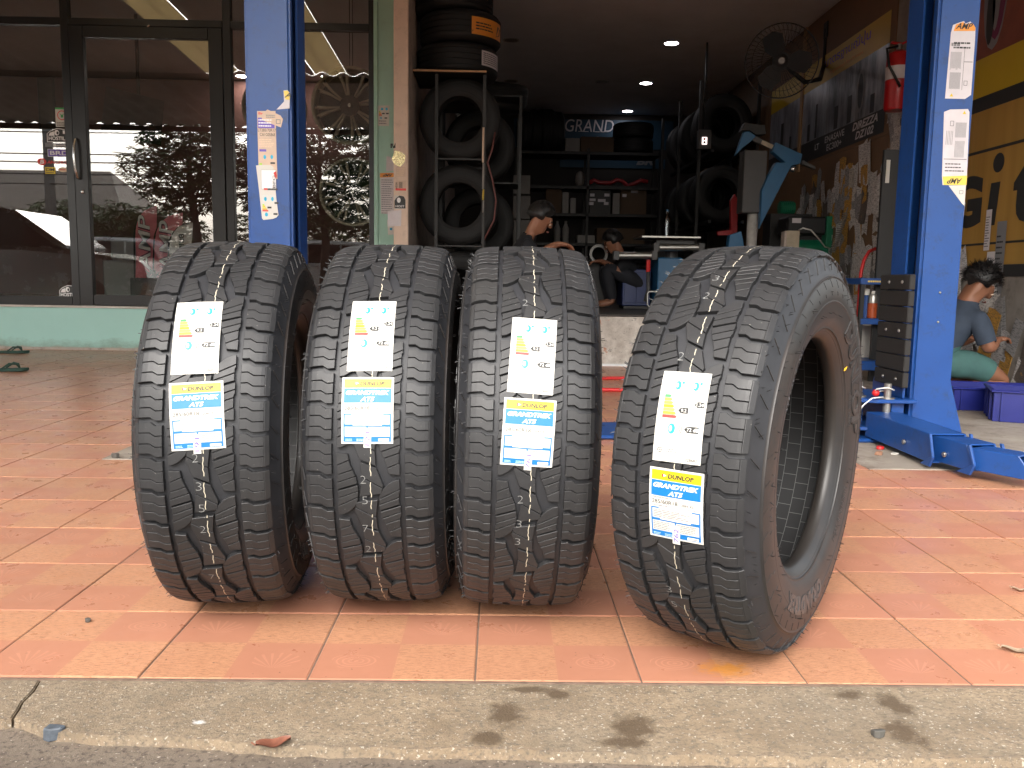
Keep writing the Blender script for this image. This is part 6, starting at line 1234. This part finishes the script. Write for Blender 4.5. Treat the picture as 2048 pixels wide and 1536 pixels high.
cm = thing('air_compressor', 'green and black air compressor against the papered wall', 'compressor', (2.85, 9.0, .449)); YA = 8.7; bpx(MB(), 1655, 432, 1676, 496, YA-.02, .25).build('belt_guard', MAT['machine_green'], cm, bevel=.006); bpx(MB(), 1575, 432, 1653, 470, YA, .3).build('motor', MAT['black_plastic'], cm, bevel=.02)
a = at(1590, 498, YA); b = at(1680, 498, YA); MB().cyl((a.x, YA+.15, a.z-.02), (b.x, YA+.15, a.z-.02), .13, n=20).build('tank', MAT['machine_green'], cm, bevel=.03)
for x in (a.x+.05, b.x-.05): MB().box(x-.02, x+.02, YA+.05, YA+.25, .4495, a.z-.1).build('leg', MAT['machine_green'], cm)
MB().box(a.x+.02, b.x-.02, YA+.1, YA+.2, a.z+.09, at(1600, 471, YA).z+.01).build('motor_bracket', MAT['black_plastic'], cm); bpx(MB(), 1585, 436, 1602, 446, YA-.006, .005).build('name_plate', MAT['label_pale'], cm)
gp = thing('green_pump', 'small green ribbed pump motor on the dark shelf by the wall', 'pump', at(1573, 428, 9.3)); c = at(1573, 416, 9.3); MB().cyl((c.x-.08, 9.3, c.z), (c.x+.08, 9.3, c.z), .065, n=16).build('housing', MAT['machine_green'], gp)
for k in range(7): MB().lathe([(.066, -.004), (.075, -.004), (.075, .004), (.066, .004)], 16, Matrix.Translation((c.x-.07+k*.022, 9.3, c.z)) @ Matrix.Rotation(math.pi/2, 4, 'Y'), True).build('cooling_fin', MAT['machine_green'], gp)
MB().box(c.x-.2, c.x+.25, 9.2, 9.45, .45, c.z-.07).build('pedestal', MAT['shelf_dark'], gp)
wp = thing('wooden_post', 'short pale wooden post standing behind the nearest tyre', 'post', (at(1586, 490, 8.0).x, 8.0, .449)); a = at(1574, 461, 8.0); b = at(1600, 461, 8.0); MB().box(a.x, b.x, 8.0, 8.1, .4495, a.z).build('post', MAT['wood_post'], wp, bevel=.004); MB().box(a.x-.02, a.x-.0005, 8.0, 8.1, .4495, a.z-.01).build('side_strip', MAT['grey_beige'], wp)
ch = thing('coiled_air_hose', 'grey coiled air hose hanging beside the green compressor', 'hose', at(1680, 460, 8.3)); p0, p1 = at(1692, 425, 8.3), at(1664, 505, 8.3); MB().tube([p0+(p1-p0)*(i/240)+Vector((.026*math.cos(i*.55), .026*math.sin(i*.55), 0)) for i in range(241)], .0045, 5).build('coil', mat('hose_grey', (.25, .24, .22), .5, var=.1), ch, smooth=True); MB().tube([p0, Vector((RWX-.03, 8.3, p0.z+.05))], .006, 5).build('lead', MAT['hose_grey'], ch)
wc = thing('white_cable', 'white cable arching from the wooden post to the compressor', 'cable', at(1600, 458, 7.98)); MB().tube([at(1598, 460, 8.05), at(1606, 456, 8.0), at(1622, 460, 8.0), at(1636, 476, 8.1), at(1650, 494, 8.3), at(1658, 496, 8.6)], .007, 6).build('cable', MAT['white_cord'], wc, smooth=True)
# tool trolley with spray can, outside beside the post
sb_ = thing('blue_shelf', 'blue steel tool shelf with paper trim between the nearest tyre and the right post', 'shelf', (2.85, 6.3, 0)); YS = 6.2
a = at(1724, 560, YS); b = at(1800, 560, YS)
for (y0, y1) in ((556, 570), (637, 650), (722, 742)): bpx(MB(), 1722, y0, 1800, y1, YS, .35).build('shelf_board', MAT['lift_blue'], sb_, bevel=.003)
for x in (a.x, b.x-.03):
    for y in (YS+.005, YS+.315): MB().box(x, x+.028, y, y+.03, .0035, at(1724, 554, YS).z).build('upright', MAT['shelf_dark'], sb_)
d = Deco(plane_map(at(1730, 566, YS-.001), (1, 0, 0), (0, 0, 1)), .001); d.lines(.02, 0, .12, .025, 1, 'ink_gold', 1); d.build(sb_, {'*': 'lettering'}); bpx(MB(), 1724, 651, 1800, 720, YS+.32, .01).build('back_panel', MAT['wall_white'], sb_)
sc = thing('spray_can', 'orange and silver spray can on the blue shelf', 'spray can', (at(1743, 636, YS+.12).x, YS+.12, at(1743, 637, YS).z)); T_ = Matrix.Translation(sc.location); MB().lathe([(0, .001), (.034, .001), (.034, .11), (.034, .111)], 18, T_).build('lower_body', mat('can_orange', (.45, .08, .02), .3, var=.05), sc, smooth=.6); MB().lathe([(.034, .111), (.034, .155), (.026, .175), (.012, .18)], 18, T_).build('upper_body', MAT['steel'], sc, smooth=.6); MB().lathe([(.013, .178), (.013, .20), (0, .203)], 12, T_).build('nozzle', MAT['paper'], sc)
s2 = thing('spray_can', 'blue spray can with white cap left of the orange one', 'spray can', (at(1730, 636, YS+.16).x, YS+.16, at(1730, 637, YS).z)); T_ = Matrix.Translation(s2.location); MB().lathe([(0, .001), (.028, .001), (.028, .16), (.02, .17)], 16, T_).build('body', MAT['lift_blue'], s2, smooth=.6); MB().lathe([(.022, .17), (.022, .215), (0, .22)], 14, T_).build('cap', MAT['paper'], s2, smooth=.6)
rh = thing('red_hose', 'red hose hanging down the wall behind the blue shelf', 'hose', at(1735, 520, 6.6)); MB().tube([at(1752, 497, 6.6), at(1738, 503, 6.6), at(1728, 520, 6.6), at(1722, 545, 6.58), at(1719, 580, 6.57)]+[Vector((at(1719, 600, 6.57).x, 6.57, .02))], .014, 8).build('hose', MAT['red_plastic'], rh, smooth=True); MB().tube([at(1752, 497, 6.6), Vector((RWX-.03, 6.6, at(1752, 497, 6.6).z+.02))], .012, 8).build('pipe_stub', MAT['steel'], rh)
# blue stacking crates
mat('crate_blue', (.009, .015, .17), .35, var=.08)
def crate(label, x, y, rz, z=0, w=.5, dp=.36, h=.2):
    t = thing('plastic_crate', label, 'crate', (x, y, .0035+z), rz, 'blue plastic crates'); th = .012
    for (x0, x1, y0, y1) in ((-w/2, w/2, -dp/2, -dp/2+th), (-w/2, w/2, dp/2-th, dp/2), (-w/2, -w/2+th, -dp/2+th, dp/2-th), (w/2-th, w/2, -dp/2+th, dp/2-th)): MB().box(x0, x1, y0, y1, .0, h).build('side_panel', MAT['crate_blue'], t, world=False, bevel=.002)
    MB().box(-w/2+th, w/2-th, -dp/2+th, dp/2-th, .002, .012).build('bottom', MAT['crate_blue'], t, world=False)
    for (x0, x1, y0, y1) in ((-w/2-.016, w/2+.016, -dp/2-.016, -dp/2+.002), (-w/2-.016, w/2+.016, dp/2-.002, dp/2+.016), (-w/2-.016, -w/2+.002, -dp/2+.002, dp/2-.002), (w/2-.002, w/2+.016, -dp/2+.002, dp/2-.002)): MB().box(x0, x1, y0, y1, h-.006, h+.006).build('rim', MAT['crate_blue'], t, world=False, bevel=.003)
    for k in range(5):
        xx = -w/2+.04+k*(w-.08)/4
        for s_ in (-1, 1): MB().box(xx-.005, xx+.005, s_*dp/2-.012 if s_ < 0 else dp/2, -dp/2-.0005 if s_ < 0 else dp/2+.012, .004, h-.008).build('rib', MAT['crate_blue'], t, world=False)
    for k in range(3):
        yy = -dp/2+.06+k*(dp-.12)/2
        for s_ in (-1, 1): MB().box(-w/2-.012 if s_ < 0 else w/2+.0005, -w/2-.0005 if s_ < 0 else w/2+.012, yy-.005, yy+.005, .004, h-.008).build('rib', MAT['crate_blue'], t, world=False)
crate('nearer blue plastic crate on the floor at the right edge', 3.0, 4.52, -.42, 0, .56, .34, .165); crate('farther blue plastic crate behind the near one by the kneeling man', 3.02, 5.0, -.2, 0, .62, .36, .13)
# ------------------------------------------------------------------ loose bits
def flipflop(label, c, rz):
    t = thing('flip_flop', label, 'sandal', (c.x, c.y, .001), rz, 'green flip-flops'); mat('sole_green', (.02, .06, .045), .6, var=.15) if 'sole_green' not in MAT else None
    o = [(-.13, -.032), (-.09, -.042), (-.02, -.036), (.06, -.048), (.11, -.04), (.135, -.01), (.13, .025), (.09, .045), (.02, .04), (-.06, .034), (-.12, .028), (-.138, 0)]
    MB().prism(o, 0, .022, lambda x, y, h: (x, y, h+.012*max(0, x-.06)*8)).build('sole', MAT['sole_green'], t, bevel=.005, world=False)
    for s_ in (-1, 1): MB().tube([(.075, 0, .024), (.06, s_*.018, .055), (.02, s_*.038, .06), (-.035, s_*.04, .022)], [.006, .007, .008, .006], 8).build('strap', MAT['sole_green'], t, world=False, smooth=True)
flipflop('farther green flip-flop lying against the turquoise plinth', atz(27, 707), .05); flipflop('nearer green flip-flop on the tiles at the left edge', atz(18, 743), .12)
for k, (x0, y0, x1, y1) in enumerate(((1205, 757, 1275, 756), (1205, 779, 1262, 781))):
    a = atz(x0-60, y0, .012); b = atz(x1+30, y1, .012); t = thing('red_rod', ('farther', 'nearer')[k]+' of two red rods lying on the tiles before the step', 'rod', (a.x, a.y, 0), 0, 'red rods on the tiles'); MB().cyl((a.x, a.y, .0135), (b.x, b.y, .0135), .0125, n=10).build('rod', MAT['red_plastic'], t, smooth=.6)
def scrap(nm, label, cat, px, py, pts, m_, hgt, z=.0035):
    c = atz(px, py, z); t = thing(nm, label, cat, (c.x, c.y, z)); mb = MB(); n = len(pts); mb.prism([(c.x+x, c.y+y) for x, y in pts], z+.0003, z+hgt, lambda x, y, h: (x, y, h)); mb.v = [(x+random.uniform(-.0015, .0015), y+random.uniform(-.0015, .0015), zz2+(random.uniform(0, hgt*.7) if zz2 > z+.001 else 0)) for x, y, zz2 in mb.v]; mb.build('piece', m_, t, bevel=hgt*.15)
hexa = lambda rx, ry: [(rx*math.cos(a), ry*math.sin(a)) for a in np.linspace(0, 2*math.pi, 7)[:-1]]
c = atz(1760, 898, .0035); t = thing('red_disc', 'round red plastic lid on the concrete under the lift arm', 'lid', (c.x, c.y, .0035)); MB().lathe([(0, .012), (.014, .012), (.016, .009), (.016, 0)], 14, Matrix.Translation((c.x, c.y, .004))).build('disc', MAT['red_plastic'], t, smooth=.6)
scrap('gravel_stone', 'brown stone chip beside the red lid on the concrete', 'stone', 1757, 910, hexa(.018, .014), mat('stone_brown', (.30, .16, .10), .8), .010); scrap('paper_scrap', 'white crumpled scrap on the concrete under the lift arm', 'paper', 1790, 909, hexa(.018, .013), MAT['paper'], .006)
scrap('gravel_stone', 'blue-grey stone lying in the gutter at the left', 'stone', 109, 1478, [(-.016, -.008), (-.004, -.012), (.014, -.006), (.018, .004), (.006, .012), (-.012, .008)], mat('stone_blue', (.085, .10, .12), .6, var=.3, vs=60), .014, -.0205)
scrap('gravel_stone', 'small dark stone on the kerb at the right', 'stone', 1757, 1474, [(-.010, -.004), (.0, -.008), (.010, -.003), (.008, .005), (-.002, .008), (-.011, .004)], mat('stone_dark', (.09, .085, .075), .7), .009, -.004)
scrap('gravel_stone', 'black pebble on the footing patch beside the leftmost tyre', 'stone', 231, 916, hexa(.016, .012), MAT['stone_dark'], .012)
def dead_leaf(label, px, py, l, w, rz, m_, z):
    c = atz(px, py, z); t = thing('dead_leaf', label, 'leaf', (c.x, c.y, z), rz); n = 8; vs = []
    for i in range(n+1):
        u = i/n; x = (u-.5)*l; ww = w*math.sin(math.pi*min(1, u*.92+.06))**.8; zc2 = .002+.004*(u-.5)**2*4+.0015*math.sin(u*9)
        vs += [(x, -ww, zc2+.004), (x, 0, zc2), (x, ww, zc2+.005)]
    fs = [(i*3+k, i*3+k+1, (i+1)*3+k+1, (i+1)*3+k) for i in range(n) for k in range(2)]; MB().add(vs+[(x, y, z_-.0008) for x, y, z_ in vs], fs+[tuple(j+27 for j in f[::-1]) for f in fs]).build('blade', m_, t, world=False, fix=False, smooth=True); MB().tube([(-l*.5, 0, .006), (-l*.62, .004, .010)], .0012, 5).build('stalk', m_, t, world=False)
dead_leaf('curled reddish brown dead leaf on the road edge below the kerb', 547, 1492, .052, .012, .35, mat('leaf_brown', (.20, .075, .045), .5, var=.3, vs=60), -.0025); dead_leaf('grey-brown dead leaf on the tiles at the right edge', 2034, 1305, .055, .008, -.35, mat('leaf_grey', (.30, .22, .15), .6, var=.3, vs=60), .001); dead_leaf('thin dark twig-like leaf on the tiles at the far right', 2040, 1183, .035, .002, -.3, MAT['leaf_grey'], .001)
scrap('gravel_stone', 'tiny brown crumb on the tiles left of the leftmost tyre', 'stone', 176, 1244, hexa(.006, .005), MAT['stone_dark'], .005, .0008)
# ------------------------------------------------------------------ people
def skin(name, J, E, m_, parent, sub=2, root='pelvis'):
    ks = list(J); me = bpy.data.meshes.new(name); me.from_pydata([J[k][0] for k in ks], [(ks.index(a), ks.index(b)) for a, b in E], [])
    o = bpy.data.objects.new(name, me); COL.objects.link(o); sk = o.modifiers.new('skin', 'SKIN'); sk.use_smooth_shade = True; sk.branch_smoothing = .6
    for i, k in enumerate(ks):
        r_ = J[k][1]; me.skin_vertices[0].data[i].radius = (r_, r_) if not isinstance(r_, tuple) else r_; me.skin_vertices[0].data[i].use_root = (k == root)
    sb = o.modifiers.new('sub', 'SUBSURF'); sb.levels = sub; sb.render_levels = sub
    bpy.context.view_layer.update(); em = bpy.data.meshes.new_from_object(o.evaluated_get(bpy.context.evaluated_depsgraph_get())); bpy.data.objects.remove(o); em.name = name
    em.polygons.foreach_set('use_smooth', [True]*len(em.polygons)); em.materials.clear(); return obj(name, em, m_, parent)
mat('skin_tone', (.27, .12, .068), .5, var=.08, vs=12); mat('hair_black', (.008, .007, .007), .5, var=.2, vs=40); mat('shirt_slate', (.038, .053, .08), .85, var=.15, vs=18, bump=.2, bs=30); mat('shorts_teal', (.055, .135, .125), .85, var=.12, vs=18, bump=.2, bs=30); mat('shirt_black', (.006, .007, .010), .85, var=.2, vs=12); mat('trousers_dark', (.012, .013, .018), .85, var=.2, vs=12)
def V3(*a): return Vector(a)
def hand(J, E, wrist, d, up, side, pre, s=1):
    d = d.normalized(); side = side.normalized(); up = up.normalized(); p = wrist+d*.045*s; J[pre+'palm'] = (p, .024*s); E.append((pre+'wrist', pre+'palm'))
    for i, (o_, l) in enumerate(((-.026, .062), (-.009, .072), (.009, .068), (.026, .055))):
        a = p+d*.038*s+side*o_*s; b = a+d*l*.55*s-up*.012*s; c_ = b+d*l*.35*s-up*.03*s; J[pre+'k%d' % i] = (a, .0095*s); J[pre+'m%d' % i] = (b, .0085*s); J[pre+'t%d' % i] = (c_, .007*s); E += [(pre+'palm', pre+'k%d' % i), (pre+'k%d' % i, pre+'m%d' % i), (pre+'m%d' % i, pre+'t%d' % i)]
    a = p-side*.03*s+d*.005*s; b = a-side*.018*s+d*.03*s-up*.01*s; J[pre+'th0'] = (a, .011*s); J[pre+'th1'] = (b, .009*s); E += [(pre+'palm', pre+'th0'), (pre+'th0', pre+'th1')]
def face_parts(J, E, head, fwd, up, right):
    J['crown'] = (head+up*.055-fwd*.015, .082); J['jaw'] = (head-up*.085+fwd*.045, .045); J['nose'] = (head-up*.025+fwd*.108, .011); J['brow'] = (head+up*.012+fwd*.07, .05); E += [('head', 'crown'), ('head', 'jaw'), ('head', 'brow'), ('brow', 'nose')]
    for s_, n_ in ((-1, 'earL'), (1, 'earR')): J[n_] = (head-up*.02+right*s_*.086-fwd*.012, (.008, .022)); E.append(('head', n_))
def hair(parent, head, fwd, up, right, seed, spiky=.03, n=700):
    rs_ = random.Random(seed); cap = MB(); nu, nv2 = 20, 12; vs = []
    for i in range(nv2+1):
        t_ = math.pi*i/nv2
        for j in range(nu):
            p_ = 2*math.pi*j/nu; dv_ = Vector((math.sin(t_)*math.cos(p_), math.sin(t_)*math.sin(p_), math.cos(t_)))
            f_ = dv_.x; u_ = dv_.z; r_ = .112+rs_.uniform(-.005, .006)
            if f_ > .35 and u_ < .35: r_ = .07
            if u_ < -.35: r_ = .075
            vs.append(head+fwd*(dv_.x*r_*1.02-.012)+right*dv_.y*r_*.92+up*(dv_.z*r_*1.08+.022))
    cap.add(vs, [(i*nu+j, i*nu+(j+1) % nu, (i+1)*nu+(j+1) % nu, (i+1)*nu+j) for i in range(nv2) for j in range(nu)])
    for k in range(n):
        a_ = rs_.uniform(0, 6.28); e_ = math.acos(rs_.uniform(-.25, 1)); dv_ = Vector((math.sin(e_)*math.cos(a_), math.sin(e_)*math.sin(a_), math.cos(e_)))
        if dv_.x > .4 and dv_.z < .3: continue
        b_ = head+fwd*(dv_.x*.105-.012)+right*dv_.y*.098+up*(dv_.z*.115+.022); o_ = (fwd*dv_.x+right*dv_.y+up*dv_.z+Vector((rs_.uniform(-.5, .5), rs_.uniform(-.5, .5), rs_.uniform(-.7, .2)))).normalized()*rs_.uniform(.4, 1.2)*spiky
        sd_ = o_.cross(up+Vector((.1, .2, 0))).normalized()*.003; cap.add([b_-sd_, b_+sd_, b_+o_], [(0, 1, 2)])
    return cap.build('hair', MAT['hair_black'], parent, fix=False, smooth=True)
def eyes(parent, head, fwd, up, right):
    for s_ in (-1, 1):
        p = head+up*.0-up*.004+right*s_*.032+fwd*.092; MB().ball(p-fwd*.003, .010, .010, .006, 10, 8).build('eye', MAT['label_tan'], parent, smooth=True); MB().ball(p+fwd*.007, .0055, nu=8, nv=6).build('pupil', MAT['ink'], parent, smooth=True); MB().tube([p+up*.02-right*.018*s_+fwd*.002, p+up*.026, p+up*.02+right*.02*s_-fwd*.004], .004, 6).build('eyebrow', MAT['hair_black'], parent)
    MB().tube([head-up*.062+fwd*.088-right*.022, head-up*.06+fwd*.098, head-up*.062+fwd*.088+right*.022], .005, 6).build('mouth', mat('lips', (.26, .09, .07), .5, var=0) if 'lips' not in MAT else MAT['lips'], parent, smooth=True)
# the kneeling man at the right, facing the wall
YK = 5.42
hd = at(1958, 572, YK); kn = Vector((at(1990, 735, YK).x, YK-.05, .105)); gz0 = .0035
kp = thing('person', 'man in slate blue T-shirt and teal shorts kneeling by the blue crates', 'person', (hd.x-.2, YK, gz0))
hip = Vector((kn.x-.40, YK, .24)); chest = Vector((hd.x-.13, YK, .50)); neck = Vector((hd.x-.065, YK, hd.z-.115))
fwd = Vector((.80, -.12, -.58)).normalized(); rgt = Vector((-.1, -1, 0)).normalized(); upv = rgt.cross(fwd).normalized(); rgt = fwd.cross(upv)
J = {'pelvis': (hip, .115), 'waist': ((hip+chest)/2+V3(-.04, 0, .03), .12), 'chest': (chest, .13), 'neck': (neck, .055), 'head': (hd, .088)}; E = [('pelvis', 'waist'), ('waist', 'chest'), ('chest', 'neck'), ('neck', 'head')]
face_parts(J, E, hd, fwd, upv, rgt)
for s_, q in ((-1, 'R'), (1, 'L')):     # R is on the camera side
    y = YK+s_*.10; k_ = Vector((kn.x+(0 if s_ < 0 else -.05), YK+s_*.13, kn.z+.03)); an = Vector((k_.x-.40, YK+s_*.11, .055))
    J['hip'+q] = (hip+V3(.03, s_*.09, 0), .095); J['thigh'+q] = (hip.lerp(k_, .5)+V3(0, s_*.06, .045), .078); J['knee'+q] = (k_, .058); J['calf'+q] = (k_.lerp(an, .45)+V3(0, 0, -.008), .052); J['ankle'+q] = (an, .034); J['toe'+q] = (an+V3(-.13, 0, -.012), .026)
    E += [('pelvis', 'hip'+q), ('hip'+q, 'thigh'+q), ('thigh'+q, 'knee'+q), ('knee'+q, 'calf'+q), ('calf'+q, 'ankle'+q), ('ankle'+q, 'toe'+q)]
    sh2 = chest+V3(.05, s_*.17, .03); el = Vector((at(1975, 700, YK-.2).x, YK+s_*.22, at(1975, 700, YK-.2).z)); wr2 = el+V3(.10, s_*-.10, .06)
    J['sh'+q] = (sh2, .062); J['ua'+q] = (sh2.lerp(el, .5), .052); J['el'+q] = (el, .043); J['fa'+q] = (el.lerp(wr2, .45), .038); J[q+'wrist'] = (wr2, .026); E += [('chest', 'sh'+q), ('sh'+q, 'ua'+q), ('ua'+q, 'el'+q), ('el'+q, 'fa'+q), ('fa'+q, q+'wrist')]
    hand(J, E, wr2, V3(.8, -s_*.4, .1), V3(0, 0, 1), V3(.3, 1, 0), q)
bodyo = {k: (MWI[kp.name] @ v[0], v[1]) for k, v in J.items()}; kbody = skin('body', bodyo, E, MAT['skin_tone'], kp)
def garment(name, body, J, E, keep, grow, m_, parent):
    me = body.data; bones = []
    for a, b in E:
        ra = J[a][1]; rb_ = J[b][1]; ra = max(ra) if isinstance(ra, tuple) else ra; rb_ = max(rb_) if isinstance(rb_, tuple) else rb_
        bones.append(((a, b), np.array(J[a][0]), np.array(J[b][0]), ra, rb_))
    fs = []; used = {}; C_ = np.empty(len(me.polygons)*3); me.polygons.foreach_get('center', C_); C_ = C_.reshape(-1, 3); Q_ = []; T2 = []
    for k, a, b, ra, rb_ in bones:
        ab = b-a; t_ = np.clip((C_-a) @ ab/max(1e-9, ab @ ab), 0, 1); Q_.append(np.linalg.norm(C_-a-t_[:, None]*ab, axis=1)/(ra+(rb_-ra)*t_)); T2.append(t_)
    bi = np.argmin(np.array(Q_), axis=0)
    for p in me.polygons:
        kr = keep.get(bones[bi[p.index]][0])
        if kr and kr[0] <= T2[bi[p.index]][p.index] <= kr[1]: fs.append(tuple(used.setdefault(v, len(used)) for v in p.vertices))
    vs = [None]*len(used)
    for v, i in used.items(): vv = me.vertices[v]; vs[i] = tuple(vv.co+vv.normal*grow)
    return MB().add(vs, fs).build(name, m_, parent, world=False, fix=False, smooth=True)
SHIRT = {('pelvis', 'waist'): (.1, 1), ('waist', 'chest'): (0, 1), ('chest', 'neck'): (0, .78)}; SHORTS = {('pelvis', 'waist'): (0, .25)}; TROUS = {('pelvis', 'waist'): (0, .25)}
for q in 'RL':
    SHIRT.update({('chest', 'sh'+q): (0, 1), ('sh'+q, 'ua'+q): (0, 1), ('ua'+q, 'el'+q): (0, .55)})
    SHORTS.update({('pelvis', 'hip'+q): (0, 1), ('hip'+q, 'thigh'+q): (0, 1), ('thigh'+q, 'knee'+q): (0, .42)})
    TROUS.update({('pelvis', 'hip'+q): (0, 1), ('hip'+q, 'thigh'+q): (0, 1), ('thigh'+q, 'knee'+q): (0, 1), ('knee'+q, 'calf'+q): (0, 1), ('calf'+q, 'ankle'+q): (0, .85)})
garment('t_shirt', kbody, bodyo, E, SHIRT, .013, MAT['shirt_slate'], kp); garment('shorts', kbody, bodyo, E, SHORTS, .016, MAT['shorts_teal'], kp)
hair(kp, hd+upv*.012, fwd, upv, rgt, 2, .045, 1400); eyes(kp, hd, fwd, upv, rgt)
# two men in dark clothes inside
def seated(label, hd, floor_z, seat_z, s_face, shirt, trousers, handpt, seat=True):
    p = thing('person', label, 'person', (hd.x-.15*s_face, hd.y, floor_z), 0, 'mechanics in dark clothes'); fx = Vector((s_face, 0, 0)); Yh = hd.y
    hip = Vector((hd.x-.30*s_face, Yh, seat_z+.10)); chest = Vector((hd.x-.15*s_face, Yh, hd.z-.27)); neck = Vector((hd.x-.065*s_face, Yh, hd.z-.10)); fwd = Vector((s_face*.88, -.1, -.42)).normalized(); rgt = Vector((0, -s_face, 0)); upv = rgt.cross(fwd).normalized(); rgt = fwd.cross(upv)
    J = {'pelvis': (hip, .12), 'waist': ((hip+chest)/2-fx*.03, .115), 'chest': (chest, .13), 'neck': (neck, .062), 'head': (hd, .086)}; E = [('pelvis', 'waist'), ('waist', 'chest'), ('chest', 'neck'), ('neck', 'head')]; face_parts(J, E, hd, fwd, upv, rgt)
    for s_, q in ((-1, 'R'), (1, 'L')):
        kz = max(seat_z+.12, floor_z+.42); k_ = Vector((hip.x+s_face*.38, Yh+s_*.14, kz)); an = Vector((k_.x-s_face*.08, Yh+s_*.13, floor_z+.07)); J['hip'+q] = (hip+V3(0, s_*.09, 0), .09); J['thigh'+q] = (hip.lerp(k_, .5)+V3(0, s_*.05, .02), .078); J['knee'+q] = (k_, .058); J['calf'+q] = (k_.lerp(an, .4), .055); J['ankle'+q] = (an, .038); J['toe'+q] = (an+V3(s_face*.15, 0, -.035), .032)
        E += [('pelvis', 'hip'+q), ('hip'+q, 'thigh'+q), ('thigh'+q, 'knee'+q), ('knee'+q, 'calf'+q), ('calf'+q, 'ankle'+q), ('ankle'+q, 'toe'+q)]
        sh2 = chest+V3(.03*s_face, s_*.17, .08); wr2 = handpt+V3(0, s_*.09, 0); el = (sh2+wr2)/2+V3(-.03*s_face, s_*.05, -.10); J['sh'+q] = (sh2, .062); J['ua'+q] = (sh2.lerp(el, .5), .05); J['el'+q] = (el, .042); J['fa'+q] = (el.lerp(wr2, .5), .037); J[q+'wrist'] = (wr2, .026); E += [('chest', 'sh'+q), ('sh'+q, 'ua'+q), ('ua'+q, 'el'+q), ('el'+q, 'fa'+q), ('fa'+q, q+'wrist')]; hand(J, E, wr2, V3(s_face, -s_*.3, -.05), V3(0, 0, 1), V3(0, 1, 0), q)
    JL = {k: (MWI[p.name] @ v[0], v[1]) for k, v in J.items()}; bo = skin('body', JL, E, MAT['skin_tone'], p)
    garment('shirt', bo, JL, E, SHIRT, .012, shirt, p); garment('trousers', bo, JL, E, TROUS, .012, trousers, p)
    hair(p, hd+upv*.01, fwd, upv, rgt, 5, .02, 500); eyes(p, hd, fwd, upv, rgt)
    if seat:
        s = thing('low_stool', label.split(' ')[0]+' low dark stool under the man bent over in black', 'stool', (hip.x, Yh, floor_z)); MB().box(hip.x-.15, hip.x+.15, Yh-.15, Yh+.15, seat_z-.03, seat_z-.004).build('seat', MAT['shelf_dark'], s, bevel=.006)
        for sx_ in (-1, 1):
            for sy2 in (-1, 1): MB().box(hip.x+sx_*.12-.014, hip.x+sx_*.12+.014, Yh+sy2*.12-.014, Yh+sy2*.12+.014, floor_z, seat_z-.031).build('leg', MAT['shelf_dark'], s)
    return p
seated('man in black bent over his work, head showing above the third tyre', at(1081, 440, 6.75), .001, .45, 1, MAT['shirt_black'], MAT['trousers_dark'], at(1112, 488, 6.75))
seated('man in dark clothes crouching deep in the garage beside the tyre changer', at(1226, 487, 9.05), .449, .60, -1, MAT['shirt_black'], MAT['trousers_dark'], at(1203, 522, 9.1), False)
